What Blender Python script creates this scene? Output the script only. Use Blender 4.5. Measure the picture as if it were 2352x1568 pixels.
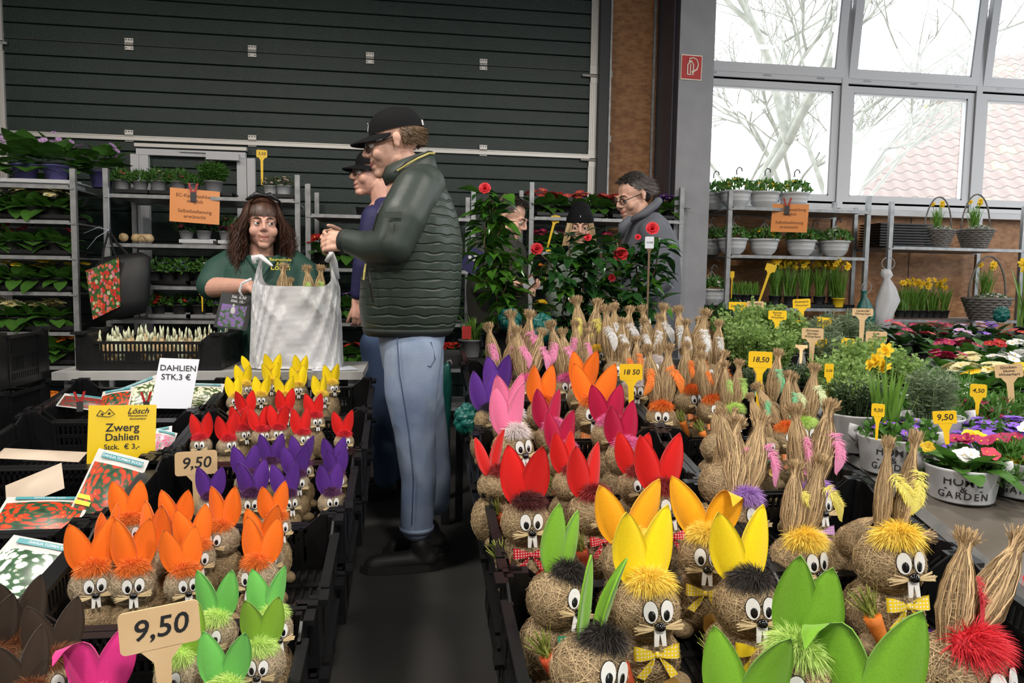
import bpy, math, random
import numpy as np
from math import sin, cos, pi, radians, atan2, sqrt
from mathutils import Vector, Matrix, Euler, Quaternion
for o in list(bpy.data.objects): bpy.data.objects.remove(o)
S = bpy.context.scene
COL = S.collection
# ------------------------------------------------------------------ camera
FPX, IW, IH, CAMH = 1700.0, 2352.0, 1568.0, 1.182
_ps, _th, _rh = radians(8.12), radians(4.54), radians(.92)
FW = Vector((sin(_ps)*cos(_th), cos(_ps)*cos(_th), -sin(_th)))
_r0 = Vector((cos(_ps), -sin(_ps), 0)); _u0 = _r0.cross(FW)
RT = _r0*cos(_rh)+_u0*sin(_rh); UP = _u0*cos(_rh)-_r0*sin(_rh)
CAM = Vector((0, 0, CAMH))
cd = bpy.data.cameras.new('camera'); co = bpy.data.objects.new('camera', cd); COL.objects.link(co)
cd.sensor_width = 36; cd.lens = FPX/IW*36; cd.clip_start = .05; cd.clip_end = 200
_b = -FW
co.matrix_world = Matrix(((RT.x, UP.x, _b.x, CAM.x), (RT.y, UP.y, _b.y, CAM.y), (RT.z, UP.z, _b.z, CAM.z), (0, 0, 0, 1)))
S.camera = co
def ray(px, py): return FW+RT*((px-IW/2)/FPX)-UP*((py-IH/2)/FPX)
def at(px, py, Y):
    v = ray(px, py); return CAM+v*(Y/v.y)
def atz(px, py, z):
    v = ray(px, py); return CAM+v*((z-CAMH)/v.z)
def mpp(Y): return Y/FPX*.985
# ------------------------------------------------------------------ world, light, exposure
W = bpy.data.worlds.new('overcast_sky'); S.world = W; W.use_nodes = True
bg = W.node_tree.nodes['Background']; bg.inputs[0].default_value = (.93, .97, 1, 1); bg.inputs[1].default_value = 5.5
vs = S.view_settings; vs.view_transform = 'Standard'; vs.look = 'None'; vs.gamma = 1; vs.exposure = -.1; vs.use_curve_mapping = False
def area(name, loc, rot, sx, sy, power, col=(1, 1, 1), portal=False):
    l = bpy.data.lights.new(name, 'AREA'); l.shape = 'RECTANGLE'; l.size = sx; l.size_y = sy; l.energy = power; l.color = col
    if portal: l.cycles.is_portal = True
    o = bpy.data.objects.new(name, l); COL.objects.link(o); o.location = loc; o.rotation_euler = rot
    return o
WALLY = 6.6
area('window_portal', (4.4, WALLY+.25, 3.3), (radians(-90), 0, 0), 5.6, 3.2, 1, portal=True)
area('rear_opening_portal', (3.2, -4.9, 2.6), (radians(90), 0, 0), 2.4, 2.4, 1, portal=True)  # unseen opening behind the camera, added to let sky light in
area('side_opening_portal', (8.9, 1.5, 3.0), (0, radians(90), 0), 2.6, 7.0, 1, portal=True)  # unseen opening in the right wall, added for more sky light
# ------------------------------------------------------------------ mesh helpers
rnd = random.Random(7); NR = np.random.default_rng(11)
def np_mesh(name, v, f, tint=None, smooth=True):
    """v (N,3) array, f (M,3|4) array or list of polygons"""
    me = bpy.data.meshes.new(name)
    v = np.asarray(v, dtype=np.float32).reshape(-1, 3)
    if isinstance(f, np.ndarray):
        k = f.shape[1]; n = f.shape[0]
        me.vertices.add(len(v)); me.vertices.foreach_set('co', v.ravel())
        me.loops.add(n*k); me.loops.foreach_set('vertex_index', f.astype(np.int32).ravel())
        me.polygons.add(n); me.polygons.foreach_set('loop_start', np.arange(0, n*k, k, dtype=np.int32))
        try: me.polygons.foreach_set('loop_total', np.full(n, k, dtype=np.int32))
        except Exception: pass
        me.update(calc_edges=True); me.validate()
    else:
        me.from_pydata([tuple(map(float, p)) for p in v], [], f); me.update()
    me.polygons.foreach_set('use_smooth', [smooth]*len(me.polygons))
    if tint is not None:
        a = me.attributes.new('tint', 'FLOAT_COLOR', 'POINT')
        t = np.ones((len(v), 4), np.float32); t[:, :3] = np.asarray(tint, np.float32).reshape(len(v), -1)
        a.data.foreach_set('color', t.ravel())
    return me
STUFFN = {'foliage', 'flowers', 'flower_hearts', 'stems', 'trumpets', 'ground_cover', 'small_flowers', 'hair', 'carrot_top', 'screws'}
class MB:
    def __init__(s): s.v = []; s.f = []; s.t = []
    def add(s, vs_, fs, t=1.0):
        n = len(s.v); s.v += [tuple(p) for p in vs_]; s.f += [tuple(i+n for i in q) for q in fs]; s.t += [t]*len(vs_); return s
    def box(s, c, d, M=None, t=1.0):
        c = Vector(c); h = Vector(d)/2
        P = [Vector((c.x+a*h.x, c.y+b*h.y, c.z+e*h.z)) for a in (-1, 1) for b in (-1, 1) for e in (-1, 1)]
        if M is not None: P = [M @ p for p in P]
        return s.add(P, [(0, 1, 3, 2), (4, 6, 7, 5), (0, 4, 5, 1), (2, 3, 7, 6), (0, 2, 6, 4), (1, 5, 7, 3)], t)
    def tube(s, pts, rad, n=8, cap=True, flat=1.0, upv=None):
        pts = [Vector(p) for p in pts]; m = len(pts)
        if not hasattr(rad, '__len__'): rad = [rad]*m
        V = []; ref = None
        for i, p in enumerate(pts):
            d = (pts[min(i+1, m-1)]-pts[max(i-1, 0)])
            d = d.normalized() if d.length > 1e-9 else Vector((0, 0, 1))
            if ref is None:
                ref = Vector(upv) if upv else (Vector((0, 0, 1)) if abs(d.z) < .9 else Vector((0, 1, 0)))
            a = (ref-d*ref.dot(d))
            a = a.normalized() if a.length > 1e-6 else d.orthogonal().normalized()
            ref = a; b = d.cross(a)
            for k in range(n):
                w = 2*pi*k/n; V.append(p+(a*cos(w)*flat+b*sin(w))*rad[i])
        F = [(i*n+k, i*n+(k+1) % n, (i+1)*n+(k+1) % n, (i+1)*n+k) for i in range(m-1) for k in range(n)]
        if cap: F += [tuple(range(n-1, -1, -1)), tuple((m-1)*n+k for k in range(n))]
        return s.add(V, F)
    def lathe(s, prof, n=24, c=(0, 0, 0), sx=1, sy=1):
        c = Vector(c); V = []; m = len(prof)
        for r, z in prof:
            for k in range(n):
                w = 2*pi*k/n; V.append(c+Vector((r*cos(w)*sx, r*sin(w)*sy, z)))
        return s.add(V, [(i*n+k, i*n+(k+1) % n, (i+1)*n+(k+1) % n, (i+1)*n+k) for i in range(m-1) for k in range(n)])
    def ell(s, c, r, nu=16, nv=10, M=None):
        c = Vector(c); V = []
        if not hasattr(r, '__len__'): r = (r, r, r)
        for j in range(nv+1):
            a = -pi/2+pi*j/nv
            for i in range(nu):
                w = 2*pi*i/nu; p = Vector((r[0]*cos(a)*cos(w), r[1]*cos(a)*sin(w), r[2]*sin(a)))
                if M is not None: p = M @ p
                V.append(c+p)
        return s.add(V, [(j*nu+i, j*nu+(i+1) % nu, (j+1)*nu+(i+1) % nu, (j+1)*nu+i) for j in range(nv) for i in range(nu)])
    def cap(s, p, q, r1, r2, n=14, k=5):
        """tapered capsule"""
        p = Vector(p); q = Vector(q); d = q-p; L = d.length
        d = d.normalized() if L > 1e-9 else Vector((0, 0, 1))
        pts = []; rad = []
        for i in range(k+1):
            a = pi/2*(1-i/k); pts.append(p-d*r1*sin(a)); rad.append(max(r1*cos(a), .0005))
        for i in range(k+1):
            a = pi/2*i/k; pts.append(q+d*r2*sin(a)); rad.append(max(r2*cos(a), .0005))
        return s.tube(pts, rad, n)
    def loft(s, secs, n=28, capends=True):
        """secs: list of (center, axis a, axis b) ellipses"""
        V = []
        for c, a, b in secs:
            c = Vector(c); a = Vector(a); b = Vector(b)
            for k in range(n):
                w = 2*pi*k/n; V.append(c+a*cos(w)+b*sin(w))
        m = len(secs); F = [(i*n+k, i*n+(k+1) % n, (i+1)*n+(k+1) % n, (i+1)*n+k) for i in range(m-1) for k in range(n)]
        if capends: F += [tuple(range(n-1, -1, -1)), tuple((m-1)*n+k for k in range(n))]
        return s.add(V, F)
    def prism(s, out, th, M=None):
        """outline in xz plane extruded along y (centred)"""
        n = len(out); P = [Vector((x, -th/2, z)) for x, z in out]+[Vector((x, th/2, z)) for x, z in out]
        if M is not None: P = [M @ p for p in P]
        return s.add(P, [tuple(range(n)), tuple(range(2*n-1, n-1, -1))]+[(i, n+i, n+(i+1) % n, (i+1) % n) for i in range(n)])
    def mesh(s, name, smooth=False, tint=False):
        return np_mesh(name, np.array(s.v), s.f, np.repeat(np.array(s.t)[:, None], 3, 1) if tint else None, smooth)
    def build(s, name, m, parent=None, smooth=False, loc=None):
        return obj(name, s.mesh(name, smooth), m, parent, loc)
def obj(name, me, m=None, parent=None, loc=None, rot=None, scale=None, M=None):
    o = bpy.data.objects.new(name, me); COL.objects.link(o)
    if m is not None:
        if len(me.materials) == 0: me.materials.append(m)
        if me.materials[0] != m:
            o.material_slots[0].link = 'OBJECT'; o.material_slots[0].material = m
    if parent is not None: o.parent = parent
    if name in STUFFN and parent is not None: o['kind'] = 'stuff'
    if M is not None: o.matrix_local = M
    else:
        if loc is not None: o.location = loc
        if rot is not None: o.rotation_euler = rot
        if scale is not None: o.scale = scale if hasattr(scale, '__len__') else (scale,)*3
    return o
def tag(o, label, cat, group=None, kind=None):
    o['label'] = label; o['category'] = cat
    if group: o['group'] = group
    if kind: o['kind'] = kind
    return o
def thing(name, label, cat, loc=(0, 0, 0), rz=0, group=None):
    o = bpy.data.objects.new(name, None); COL.objects.link(o); o.empty_display_size = .05
    o.location = loc; o.rotation_euler = (0, 0, rz)
    return tag(o, label, cat, group)
def struct(o): o['kind'] = 'structure'; return o
def rotz(a): return Matrix.Rotation(a, 4, 'Z')
def TR(loc, rx=0, ry=0, rz=0, s=1):
    if not hasattr(s, '__len__'): s = (s, s, s)
    return Matrix.Translation(loc) @ Euler((rx, ry, rz)).to_matrix().to_4x4() @ Matrix.Diagonal((*s, 1))
ORD = ['leftmost', 'second', 'third', 'fourth', 'fifth', 'sixth', 'seventh', 'eighth', 'ninth', 'tenth', 'eleventh', 'twelfth', 'thirteenth', 'fourteenth', 'fifteenth', 'sixteenth']
def nth(i): return 'leftmost' if i == 0 else ORD[i]+' from left'
# ------------------------------------------------------------------ vectorised leaves, ribbons
def unit(a): return a/np.maximum(np.linalg.norm(a, axis=-1, keepdims=True), 1e-9)
def leaves(base, d, up, L, Wd, curl=.3, fold=.25, prof=(.2, .85, 1, .75, .05)):
    base = np.asarray(base, float); N = len(base); d = unit(np.asarray(d, float)); up = np.asarray(up, float)
    side = unit(np.cross(d, up)); up = unit(np.cross(side, d))
    L = np.broadcast_to(L, (N,)).astype(float); Wd = np.broadcast_to(Wd, (N,)).astype(float)
    R = len(prof); V = np.zeros((N, R, 3, 3))
    for i, w in enumerate(prof):
        t = i/(R-1)
        c = base+d*(L*t)[:, None]-up*(L*curl*t*t)[:, None]
        hw = (Wd*w*.5)[:, None]
        V[:, i, 1] = c; V[:, i, 0] = c-side*hw+up*hw*fold; V[:, i, 2] = c+side*hw+up*hw*fold
    q = []
    for i in range(R-1):
        for k in range(2):
            a = i*3+k; q.append((a, a+1, a+4, a+3))
    F = (np.arange(N)*R*3)[:, None, None]+np.array(q)[None]
    return V.reshape(-1, 3), F.reshape(-1, 4)
def ribbons(P, w, nrm):
    """P (N,K,3), w (N,K) or (K,), nrm (N,K,3)"""
    N, K = P.shape[:2]; T = np.gradient(P, axis=1); s = unit(np.cross(T, nrm)); w = np.broadcast_to(w, (N, K))[..., None]
    V = np.stack([P-s*w/2, P+s*w/2], 2).reshape(-1, 3)
    q = np.array([(2*i, 2*i+1, 2*i+3, 2*i+2) for i in range(K-1)])
    F = (np.arange(N)*K*2)[:, None, None]+q[None]
    return V, F.reshape(-1, 4)
def merge(*parts):
    V = []; F = []; n = 0
    for v, f in parts: V.append(v); F.append(f+n); n += len(v)
    return np.concatenate(V), np.concatenate(F)
def rdir(N, rng, zmin=-1, zmax=1):
    z = rng.uniform(zmin, zmax, N); a = rng.uniform(0, 2*pi, N); r = np.sqrt(1-z*z)
    return np.stack([r*np.cos(a), r*np.sin(a), z], 1)
# ------------------------------------------------------------------ materials
MT = {}
def mat(name, col, rough=.6, col2=None, scale=20, bump=0, bscale=None, metal=0, spec=.5, detail=4, sss=0, trans=0, coat=0, sheen=0, stretch=None):
    if name in MT: return MT[name]
    m = bpy.data.materials.new(name); m.use_nodes = True; nt = m.node_tree; N = nt.nodes; L = nt.links
    p = N['Principled BSDF']; p.inputs['Roughness'].default_value = rough; p.inputs['Metallic'].default_value = metal
    p.inputs['Specular IOR Level'].default_value = spec; p.inputs['Base Color'].default_value = (*col, 1)
    if coat: p.inputs['Coat Weight'].default_value = coat
    if sheen: p.inputs['Sheen Weight'].default_value = sheen
    if sss: p.inputs['Subsurface Weight'].default_value = sss; p.inputs['Subsurface Radius'].default_value = (.012, .004, .002)
    tc = N.new('ShaderNodeTexCoord'); mp = N.new('ShaderNodeMapping'); L.new(tc.outputs['Object'], mp.inputs[0])
    if stretch: mp.inputs['Scale'].default_value = stretch
    if col2 is not None:
        n = N.new('ShaderNodeTexNoise'); n.inputs['Scale'].default_value = scale; n.inputs['Detail'].default_value = detail
        L.new(mp.outputs[0], n.inputs['Vector'])
        r = N.new('ShaderNodeValToRGB'); r.color_ramp.elements[0].position = .33; r.color_ramp.elements[1].position = .67
        r.color_ramp.elements[0].color = (*col, 1); r.color_ramp.elements[1].color = (*col2, 1)
        L.new(n.outputs['Fac'], r.inputs[0]); L.new(r.outputs[0], p.inputs['Base Color'])
    if bump:
        n2 = N.new('ShaderNodeTexNoise'); n2.inputs['Scale'].default_value = bscale or scale*3; n2.inputs['Detail'].default_value = 5
        L.new(mp.outputs[0], n2.inputs['Vector'])
        b = N.new('ShaderNodeBump'); b.inputs['Strength'].default_value = bump; b.inputs['Distance'].default_value = .004
        L.new(n2.outputs['Fac'], b.inputs['Height']); L.new(b.outputs[0], p.inputs['Normal'])
    if trans:
        # thin translucent sheet (leaf, petal, plastic film): back light shines through
        out = N['Material Output']; t = N.new('ShaderNodeBsdfTranslucent'); mx = N.new('ShaderNodeMixShader'); mx.inputs[0].default_value = trans
        src = p.inputs['Base Color']
        if src.is_linked: L.new(src.links[0].from_socket, t.inputs[0])
        else: t.inputs[0].default_value = (*col, 1)
        L.new(p.outputs[0], mx.inputs[1]); L.new(t.outputs[0], mx.inputs[2]); L.new(mx.outputs[0], out.inputs[0])
    MT[name] = m; return m
def tintmat(name, dark, light, rough=.75, trans=0):
    """colour varies fibre by fibre through the mesh's own tint attribute"""
    m = mat(name, light, rough); nt = m.node_tree; p = nt.nodes['Principled BSDF']
    a = nt.nodes.new('ShaderNodeAttribute'); a.attribute_name = 'tint'
    r = nt.nodes.new('ShaderNodeValToRGB'); r.color_ramp.elements[0].color = (*dark, 1); r.color_ramp.elements[1].color = (*light, 1)
    nt.links.new(a.outputs['Fac'], r.inputs[0]); nt.links.new(r.outputs[0], p.inputs['Base Color'])
    return m
def emis(name, col, st):
    m = mat(name, (0, 0, 0)); p = m.node_tree.nodes['Principled BSDF']; p.inputs['Emission Color'].default_value = (*col, 1); p.inputs['Emission Strength'].default_value = st; return m
BLACKP = mat('black_plastic', (.006, .006, .0065), .34, (.009, .009, .010), 6, .12, 60, spec=.4)
GALV = mat('galvanised_steel', (.22, .225, .23), .45, (.34, .345, .35), 14, .1, 40, metal=.6)
WHITE = mat('white_paint', (.62, .61, .60), .45)
CARD = mat('paper_white', (.62, .65, .72), .35)
INK = mat('black_ink', (.012, .012, .014), .6)
TAGY = mat('yellow_tag_plastic', (.85, .52, .01), .4, (.9, .58, .02), 9)
TAGB = mat('beige_tag_wood', (.62, .42, .22), .5, (.68, .48, .27), 15)
ORANGEC = mat('orange_card', (.78, .27, .06), .3, (.82, .31, .08), 5, coat=.4)
SOIL = mat('potting_soil', (.03, .018, .01), .95, (.06, .04, .02), 60, .8, 120)
TXC = {}
def text(parent, body, size, loc, m=INK, rx=pi/2, align='CENTER', shear=0, name='lettering', sx=1, M=None):
    k = (body, align, shear)
    if k not in TXC:
        c = bpy.data.curves.new(name, 'FONT'); c.body = body; c.size = 1; c.align_x = align; c.align_y = 'CENTER'; c.extrude = .004; c.offset = .012; c.shear = shear; c.resolution_u = 3
        t = bpy.data.objects.new('temporary_text', c); TXC[k] = bpy.data.meshes.new_from_object(t); TXC[k].name = name; bpy.data.objects.remove(t); bpy.data.curves.remove(c)
    o = obj(name, TXC[k], m, parent)
    if M is not None: o.matrix_local = M @ Matrix.Diagonal((size, size, size, 1))
    else: o.location = loc; o.rotation_euler = (rx, 0, 0); o.scale = (sx*size, size, size)
    return o
# ------------------------------------------------------------------ room shell
CONC = mat('dark_concrete', (.020, .019, .018), .8, (.034, .033, .031), 2.2, .3, 40)
PLASTER = mat('grey_plaster', (.34, .34, .34), .8, (.4, .4, .4), 3)
CEILM = mat('dark_ceiling_sheet', (.16, .16, .165), .8)
OSB = mat('osb_board', (.22, .085, .022), .55, (.40, .19, .07), 16, .25, 30, stretch=(1, 1, 2.2), detail=9)
DOORM = mat('green_door_sheet', (.0085, .020, .0165), .40, (.0125, .026, .0215), 8, .6, 90, spec=.38)
DGREY = mat('dark_grey_rail', (.02, .022, .026), .5)
WINF = mat('window_pvc', (.55, .55, .57), .4)
STEELD = mat('shaded_blue_grey_column', (.055, .06, .085), .45, (.07, .075, .10), 4)  # blue-grey column side, its shade put into the darker colour
STEELL = mat('lit_grey_column_front', (.23, .23, .245), .5, (.27, .27, .285), 6)  # front of the same column, lighter tone painted in for the lit face
ALU = mat('aluminium_profile', (.52, .5, .47), .38, metal=.35)
def slab(name, c, d, m): return struct(MB().box(c, d).build(name, m))
X0, X1, Y0, Y1, ZC = -6.0, 9.0, -5.0, WALLY, 4.9
slab('floor', ((X0+X1)/2, (Y0+Y1)/2+.2, -.05), (X1-X0+.4, Y1-Y0+.8, .1), CONC)
slab('ceiling', ((X0+X1)/2, (Y0+Y1)/2, ZC+.06), (X1-X0+.4, Y1-Y0+.5, .12), CEILM)
slab('wall_left', (X0-.08, (Y0+Y1)/2, ZC/2), (.16, Y1-Y0+.5, ZC), PLASTER)
b = MB()
b.box((X1+.08, (Y0+Y1)/2, .85), (.16, Y1-Y0+.5, 1.7)); b.box((X1+.08, (Y0+Y1)/2, 4.65), (.16, Y1-Y0+.5, .5))
b.box((X1+.08, Y0+1.5, 3.05), (.16, 3.2, 2.7)); b.box((X1+.08, Y1-.7, 3.05), (.16, 1.6, 2.7))
struct(b.build('wall_right', PLASTER))
b = MB(); b.box((-2.0, Y0-.08, ZC/2), (8.0, .16, ZC)); b.box((6.75, Y0-.08, ZC/2), (4.7, .16, ZC)); b.box((3.2, Y0-.08, 4.4), (2.4, .16, 1.0)); b.box((3.2, Y0-.08, .7), (2.4, .16, 1.4))
struct(b.build('wall_front', PLASTER))
# sectional gate
xl = at(12, 200, WALLY).x; xr = at(1356, 200, WALLY).x
zj1 = 1.182+(2.754-1.182)*WALLY/5.5; zj2 = 1.182+(2.142-1.182)*WALLY/5.5; hs = zj1-zj2
dw = xr-xl; dcx = (xl+xr)/2
door = struct(MB().box((0, .045, 2.45), (dw+.3, .03, 4.9)).build('door_1', DOORM)); door.location = (dcx, WALLY, 0)
strip = hs/6
def panel_mesh():
    m = MB(); h = strip-.007; w = dw
    prof = [(-h/2, .03), (-h/2, .004), (-h/2+.004, 0), (h/2-.004, 0), (h/2, .004), (h/2, .03)]
    V = [(x, y, z) for x in (-w/2, w/2) for z, y in prof]
    n = len(prof); m.add(V, [(i, i+1, n+i+1, n+i) for i in range(n-1)])
    return m.mesh('panel')
pm = panel_mesh()
k = -6*4
z0 = zj2+strip/2
for i in range(-19, 22):
    z = z0+i*strip
    if z < .05 or z > 4.85: continue
    obj('panel', pm, DOORM, door, (0, 0, z))
for zz in (zj1, zj2, zj1+hs, zj2-hs):
    MB().box((0, -.004, 0), (dw, .012, .009)).build('joint_strip', DGREY, door, loc=(0, 0, zz))
MB().box((0, -.016, 0), (dw, .03, .028)).box((0, -.012, .022), (dw, .02, .008)).build('bottom_rail', ALU, door, loc=(0, 0, zj2-.022))
SCREW = mat('screw_steel', (.12, .12, .12), .4, metal=.8)
hm = MB(); hm.box((0, -.006, .03), (.066, .012, .036)); hm.box((0, -.006, -.03), (.066, .012, .03)); hm.tube([(-.033, -.014, 0), (.033, -.014, 0)], .009, 8); hm = hm.mesh('hinge')
sc = MB()
for a, c in ((-.022, .036), (.022, .036), (0, .036), (-.022, -.03), (.022, -.03)): sc.tube([(a, -.012, c), (a, -.016, c)], .006, 8)
sc = sc.mesh('screws')
for px in (298, 580, 850, 1110):
    for zz, py in ((zj1, 110+(px-300)*.055), (zj2, 320)):
        h = obj('hinge', hm, ALU, door, (at(px, py, WALLY).x-dcx, -.004, zz)); obj('screws', sc, SCREW, h)
for sgn, px in ((-1, 3), (1, 1362)):
    x = at(px, 250, WALLY).x-dcx
    for zz0, zz1 in ((zj1+.04, 4.85), (zj2+.04, zj1-.1), (zj2-hs+.04, zj2-.1), (.05, zj2-hs-.1)):
        s_ = MB(); s_.box((0, -.012, (zz0+zz1)/2), (.075, .024, zz1-zz0))
        for gx in (-.018, 0, .018): s_.box((gx, -.026, (zz0+zz1)/2), (.009, .006, zz1-zz0))
        s_.build('stile', ALU, door, loc=(x, 0, 0))
    for zz in (zj1, zj2):
        r_ = MB(); r_.tube([(-.11, -.03, -.045), (.07, -.03, -.05)], .012, 8); r_.box((0, -.012, .005), (.08, .03, .07)); r_.box((-.0, -.02, -.08), (.07, .02, .06)); r_.build('roller_bracket', ALU if zz else DGREY, door, loc=(x, 0, zz))
# wicket door in the gate
def fr(px0, px1, pyt, name, th, thk=.05):
    a = at(px0, pyt, WALLY-.03); c = at(px1, pyt, WALLY-.03); return a, c
a1 = at(322, 345, WALLY-.03); a2 = at(568, 356, WALLY-.03); zt = at(440, 345, WALLY-.03).z
for px, w in ((312, .07), (332, .075), (557, .085), (577, .07)):
    x = at(px, 380, WALLY-.03).x-dcx
    MB().box((0, -.03, (zt-.05)/2), (w*.96, .05, zt-.05)).build('frame_post', WINF, door, loc=(x, 0, 0))
xm0 = at(318, 345, WALLY).x-dcx; xm1 = at(567, 345, WALLY).x-dcx
MB().box(((xm0+xm1)/2, -.035, zt-.03), (xm1-xm0, .05, .05)).build('frame_head', WINF, door)
MB().box(((xm0+xm1)/2, -.04, zt+.022), (xm1-xm0+.02, .06, .028)).build('frame_cap', ALU, door)
cx_ = at(512, 353, WALLY-.1).x-dcx
MB().box((cx_, -.09, zt-.055), (.26, .07, .055)).box((cx_-.14, -.075, zt-.018), (.42, .015, .012)).build('door_closer', WINF, door)
# guide rail, board strip, column
xg = at(1383, 250, WALLY).x
slab('trim_1', (xg-.012, WALLY-.02, 2.45), (.085, .16, 4.9), DGREY)
slab('trim_2', (xg+.04, WALLY-.05, 2.45), (.016, .12, 4.9), GALV)
xo = at(1395, 250, WALLY).x; xq = at(1505, 250, WALLY).x
wb = slab('wall_back', ((xo+xq)/2+.1, WALLY+.05, 2.45), (xq-xo+.3, .1, 4.9), OSB)
for px, py in ((1401, 20), (1399, 170), (1396, 319)):
    p = at(px, py, WALLY-.01)
    q = MB(); q.box((0, -.005, 0), (.055, .01, .06)); q.tube([(.012, -.01, 0), (.012, -.022, 0)], .012, 6); q.build('anchor_plate', GALV, wb, loc=p-wb.location if False else Vector(p))
rr = lambda px: (lambda v: v.x/v.y)(ray(px, 250))
xcol = rr(1504)*WALLY; ycf = xcol/rr(1556); xcr = rr(1636)*ycf
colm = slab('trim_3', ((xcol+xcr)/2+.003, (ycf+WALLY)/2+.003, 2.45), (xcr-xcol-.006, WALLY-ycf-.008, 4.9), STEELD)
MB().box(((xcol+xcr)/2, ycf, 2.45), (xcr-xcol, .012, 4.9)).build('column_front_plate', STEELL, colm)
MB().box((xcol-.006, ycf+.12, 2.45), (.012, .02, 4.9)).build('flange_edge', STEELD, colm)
MB().box((xq-.03, WALLY-.01, 3.6), (.022, .02, 2.9)).build('board_edge_strip', GALV, colm)
# fire extinguisher sign
RED = mat('sign_red', (.42, .02, .02), .4); SIGNW = mat('sign_white', (.75, .66, .55), .5)
p = at(1588, 155, ycf-.012); s_ = mpp(ycf)
sg = tag(MB().box((0, 0, 0), (52*s_, .004, 58*s_)).build('fire_sign', SIGNW, loc=p), 'red fire extinguisher sign with white symbol on the grey column', 'sign'); sg.rotation_euler = (0, radians(1), 0)
MB().box((0, -.003, 0), (48*s_, .004, 53*s_)).build('sign_field', RED, sg)
u = s_; q = MB()
q.tube([(-10*u, 0, -17*u), (-10*u, 0, 6*u), (-6*u, 0, 11*u), (0, 0, 12*u), (4*u, 0, 6*u), (4*u, 0, -17*u), (-10*u, 0, -17*u)], 1.6*u, 6)
q.tube([(-3*u, 0, -17*u), (-3*u, 0, 8*u)], 1.3*u, 6); q.tube([(-6*u, 0, 14*u), (-6*u, 0, 20*u), (3*u, 0, 22*u), (12*u, 0, 18*u), (16*u, 0, 8*u), (13*u, 0, -4*u), (0*u, 0, -12*u)], [1.5*u]*5+[2*u, 2.6*u], 6); q.tube([(-8*u, 0, 13*u), (0, 0, 15*u)], 1.5*u, 6)
q.build('extinguisher_symbol', SIGNW, sg, loc=(0, -.0065, 0))
# window wall
zs = at(1900, 477, WALLY).z; zt2 = at(1900, 185, WALLY).z; ztop = zt2+(zt2-zs)*1.28
xw0 = xcr-.02; mx = [xw0, at(1933, 320, WALLY).x, at(2240, 330, WALLY).x]; mx += [mx[2]+(mx[2]-mx[1]), mx[2]+2*(mx[2]-mx[1]), mx[2]+3*(mx[2]-mx[1])]
xw1 = mx[-1]
b = MB(); b.box(((xcol+X1)/2, WALLY+.06, zs/2-.02), (X1-xcol+.2, .12, zs-.04))
struct(b.build('wall_back.001', OSB))
for j in range(1, 5): MB().box((xcol+1.25*j+.1, WALLY-.0015, zs/2-.03), (.006, .004, zs-.06)).build('board_joint', DGREY, bpy.data.objects['wall_back.001'])
b = MB(); b.box(((xcol+X1)/2, WALLY+.08, (ztop+ZC)/2), (X1-xcol+.2, .16, ZC-ztop)); b.box(((xw1+X1)/2, WALLY+.08, (zs+ztop)/2), (X1-xw1+.2, .16, ztop-zs)); struct(b.build('wall_back.002', PLASTER))
slab('wall_back.003', ((X0+xl)/2-.05, WALLY+.05, 2.45), (xl-X0, .1, 4.9), PLASTER)
slab('trim_4', ((xw0+X1)/2, WALLY-.03, zs-.045), (X1-xw0, .2, .05), WINF)
GL = bpy.data.materials.new('window_glass'); GL.use_nodes = True; nt = GL.node_tree; nt.nodes.clear()
_o = nt.nodes.new('ShaderNodeOutputMaterial'); _t = nt.nodes.new('ShaderNodeBsdfTransparent'); _g = nt.nodes.new('ShaderNodeBsdfGlossy'); _m = nt.nodes.new('ShaderNodeMixShader'); _m.inputs[0].default_value = .05
_g.inputs['Roughness'].default_value = .02; _t.inputs[0].default_value = (.97, .98, .98, 1); nt.links.new(_t.outputs[0], _m.inputs[1]); nt.links.new(_g.outputs[0], _m.inputs[2]); nt.links.new(_m.outputs[0], _o.inputs[0])
def sash(parent, x0, x1, zb, zt_, fw, y=0):
    w = x1-x0; h = zt_-zb
    f = MB(); f.box((w/2, y, fw/2), (w, .06, fw)); f.box((w/2, y, h-fw/2), (w, .06, fw)); f.box((fw/2, y, h/2), (fw, .06, h-2*fw)); f.box((w-fw/2, y, h/2), (fw, .06, h-2*fw))
    g = .012
    f.box((w/2, y+.004, fw+g/2), (w-2*fw, .05, g)); f.box((w/2, y+.004, h-fw-g/2), (w-2*fw, .05, g)); f.box((fw+g/2, y+.004, h/2), (g, .05, h-2*fw)); f.box((w-fw-g/2, y+.004, h/2), (g, .05, h-2*fw))
    o = f.build('sash', WINF, parent); MB().box((w/2, y+.01, h/2), (w-2*fw, .006, h-2*fw)).build('pane', GL, o)
    return o
for i in range(5):
    x0, x1 = mx[i], mx[i+1]; w = x1-x0
    win = struct(MB().box((w/2, .05, (ztop-zs)/2) if False else (0, .05, (ztop-zs)/2), (.07, .1, ztop-zs)).box((w/2, .05, .03), (w, .1, .06)).box((w/2, .05, zt2-zs), (w, .1, .075)).box((w/2, .05, ztop-zs-.03), (w, .1, .06)).box((0, .012, (ztop-zs)/2), (.062, .06, ztop-zs)).box((w/2, .014, zt2-zs+.005), (w, .055, .046)).build('window_%d' % (i+1), WINF))
    win.location = (x0, WALLY, zs)
    s1 = sash(win, .03, w-.03, .04, zt2-zs-.02, .075); s1.location = (.03, .03, .04)
    s2 = sash(win, .03, w-.03, zt2-zs+.03, ztop-zs-.04, .075); s2.location = (.03, .01, zt2-zs+.03); s2.rotation_euler = (radians(5.5), 0, 0)
    for fx in (.16, .5, .84): MB().box((w*fx, -.005, zt2-zs+.012), (.075, .02, .016)).build('hinge', GALV, win)
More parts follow.
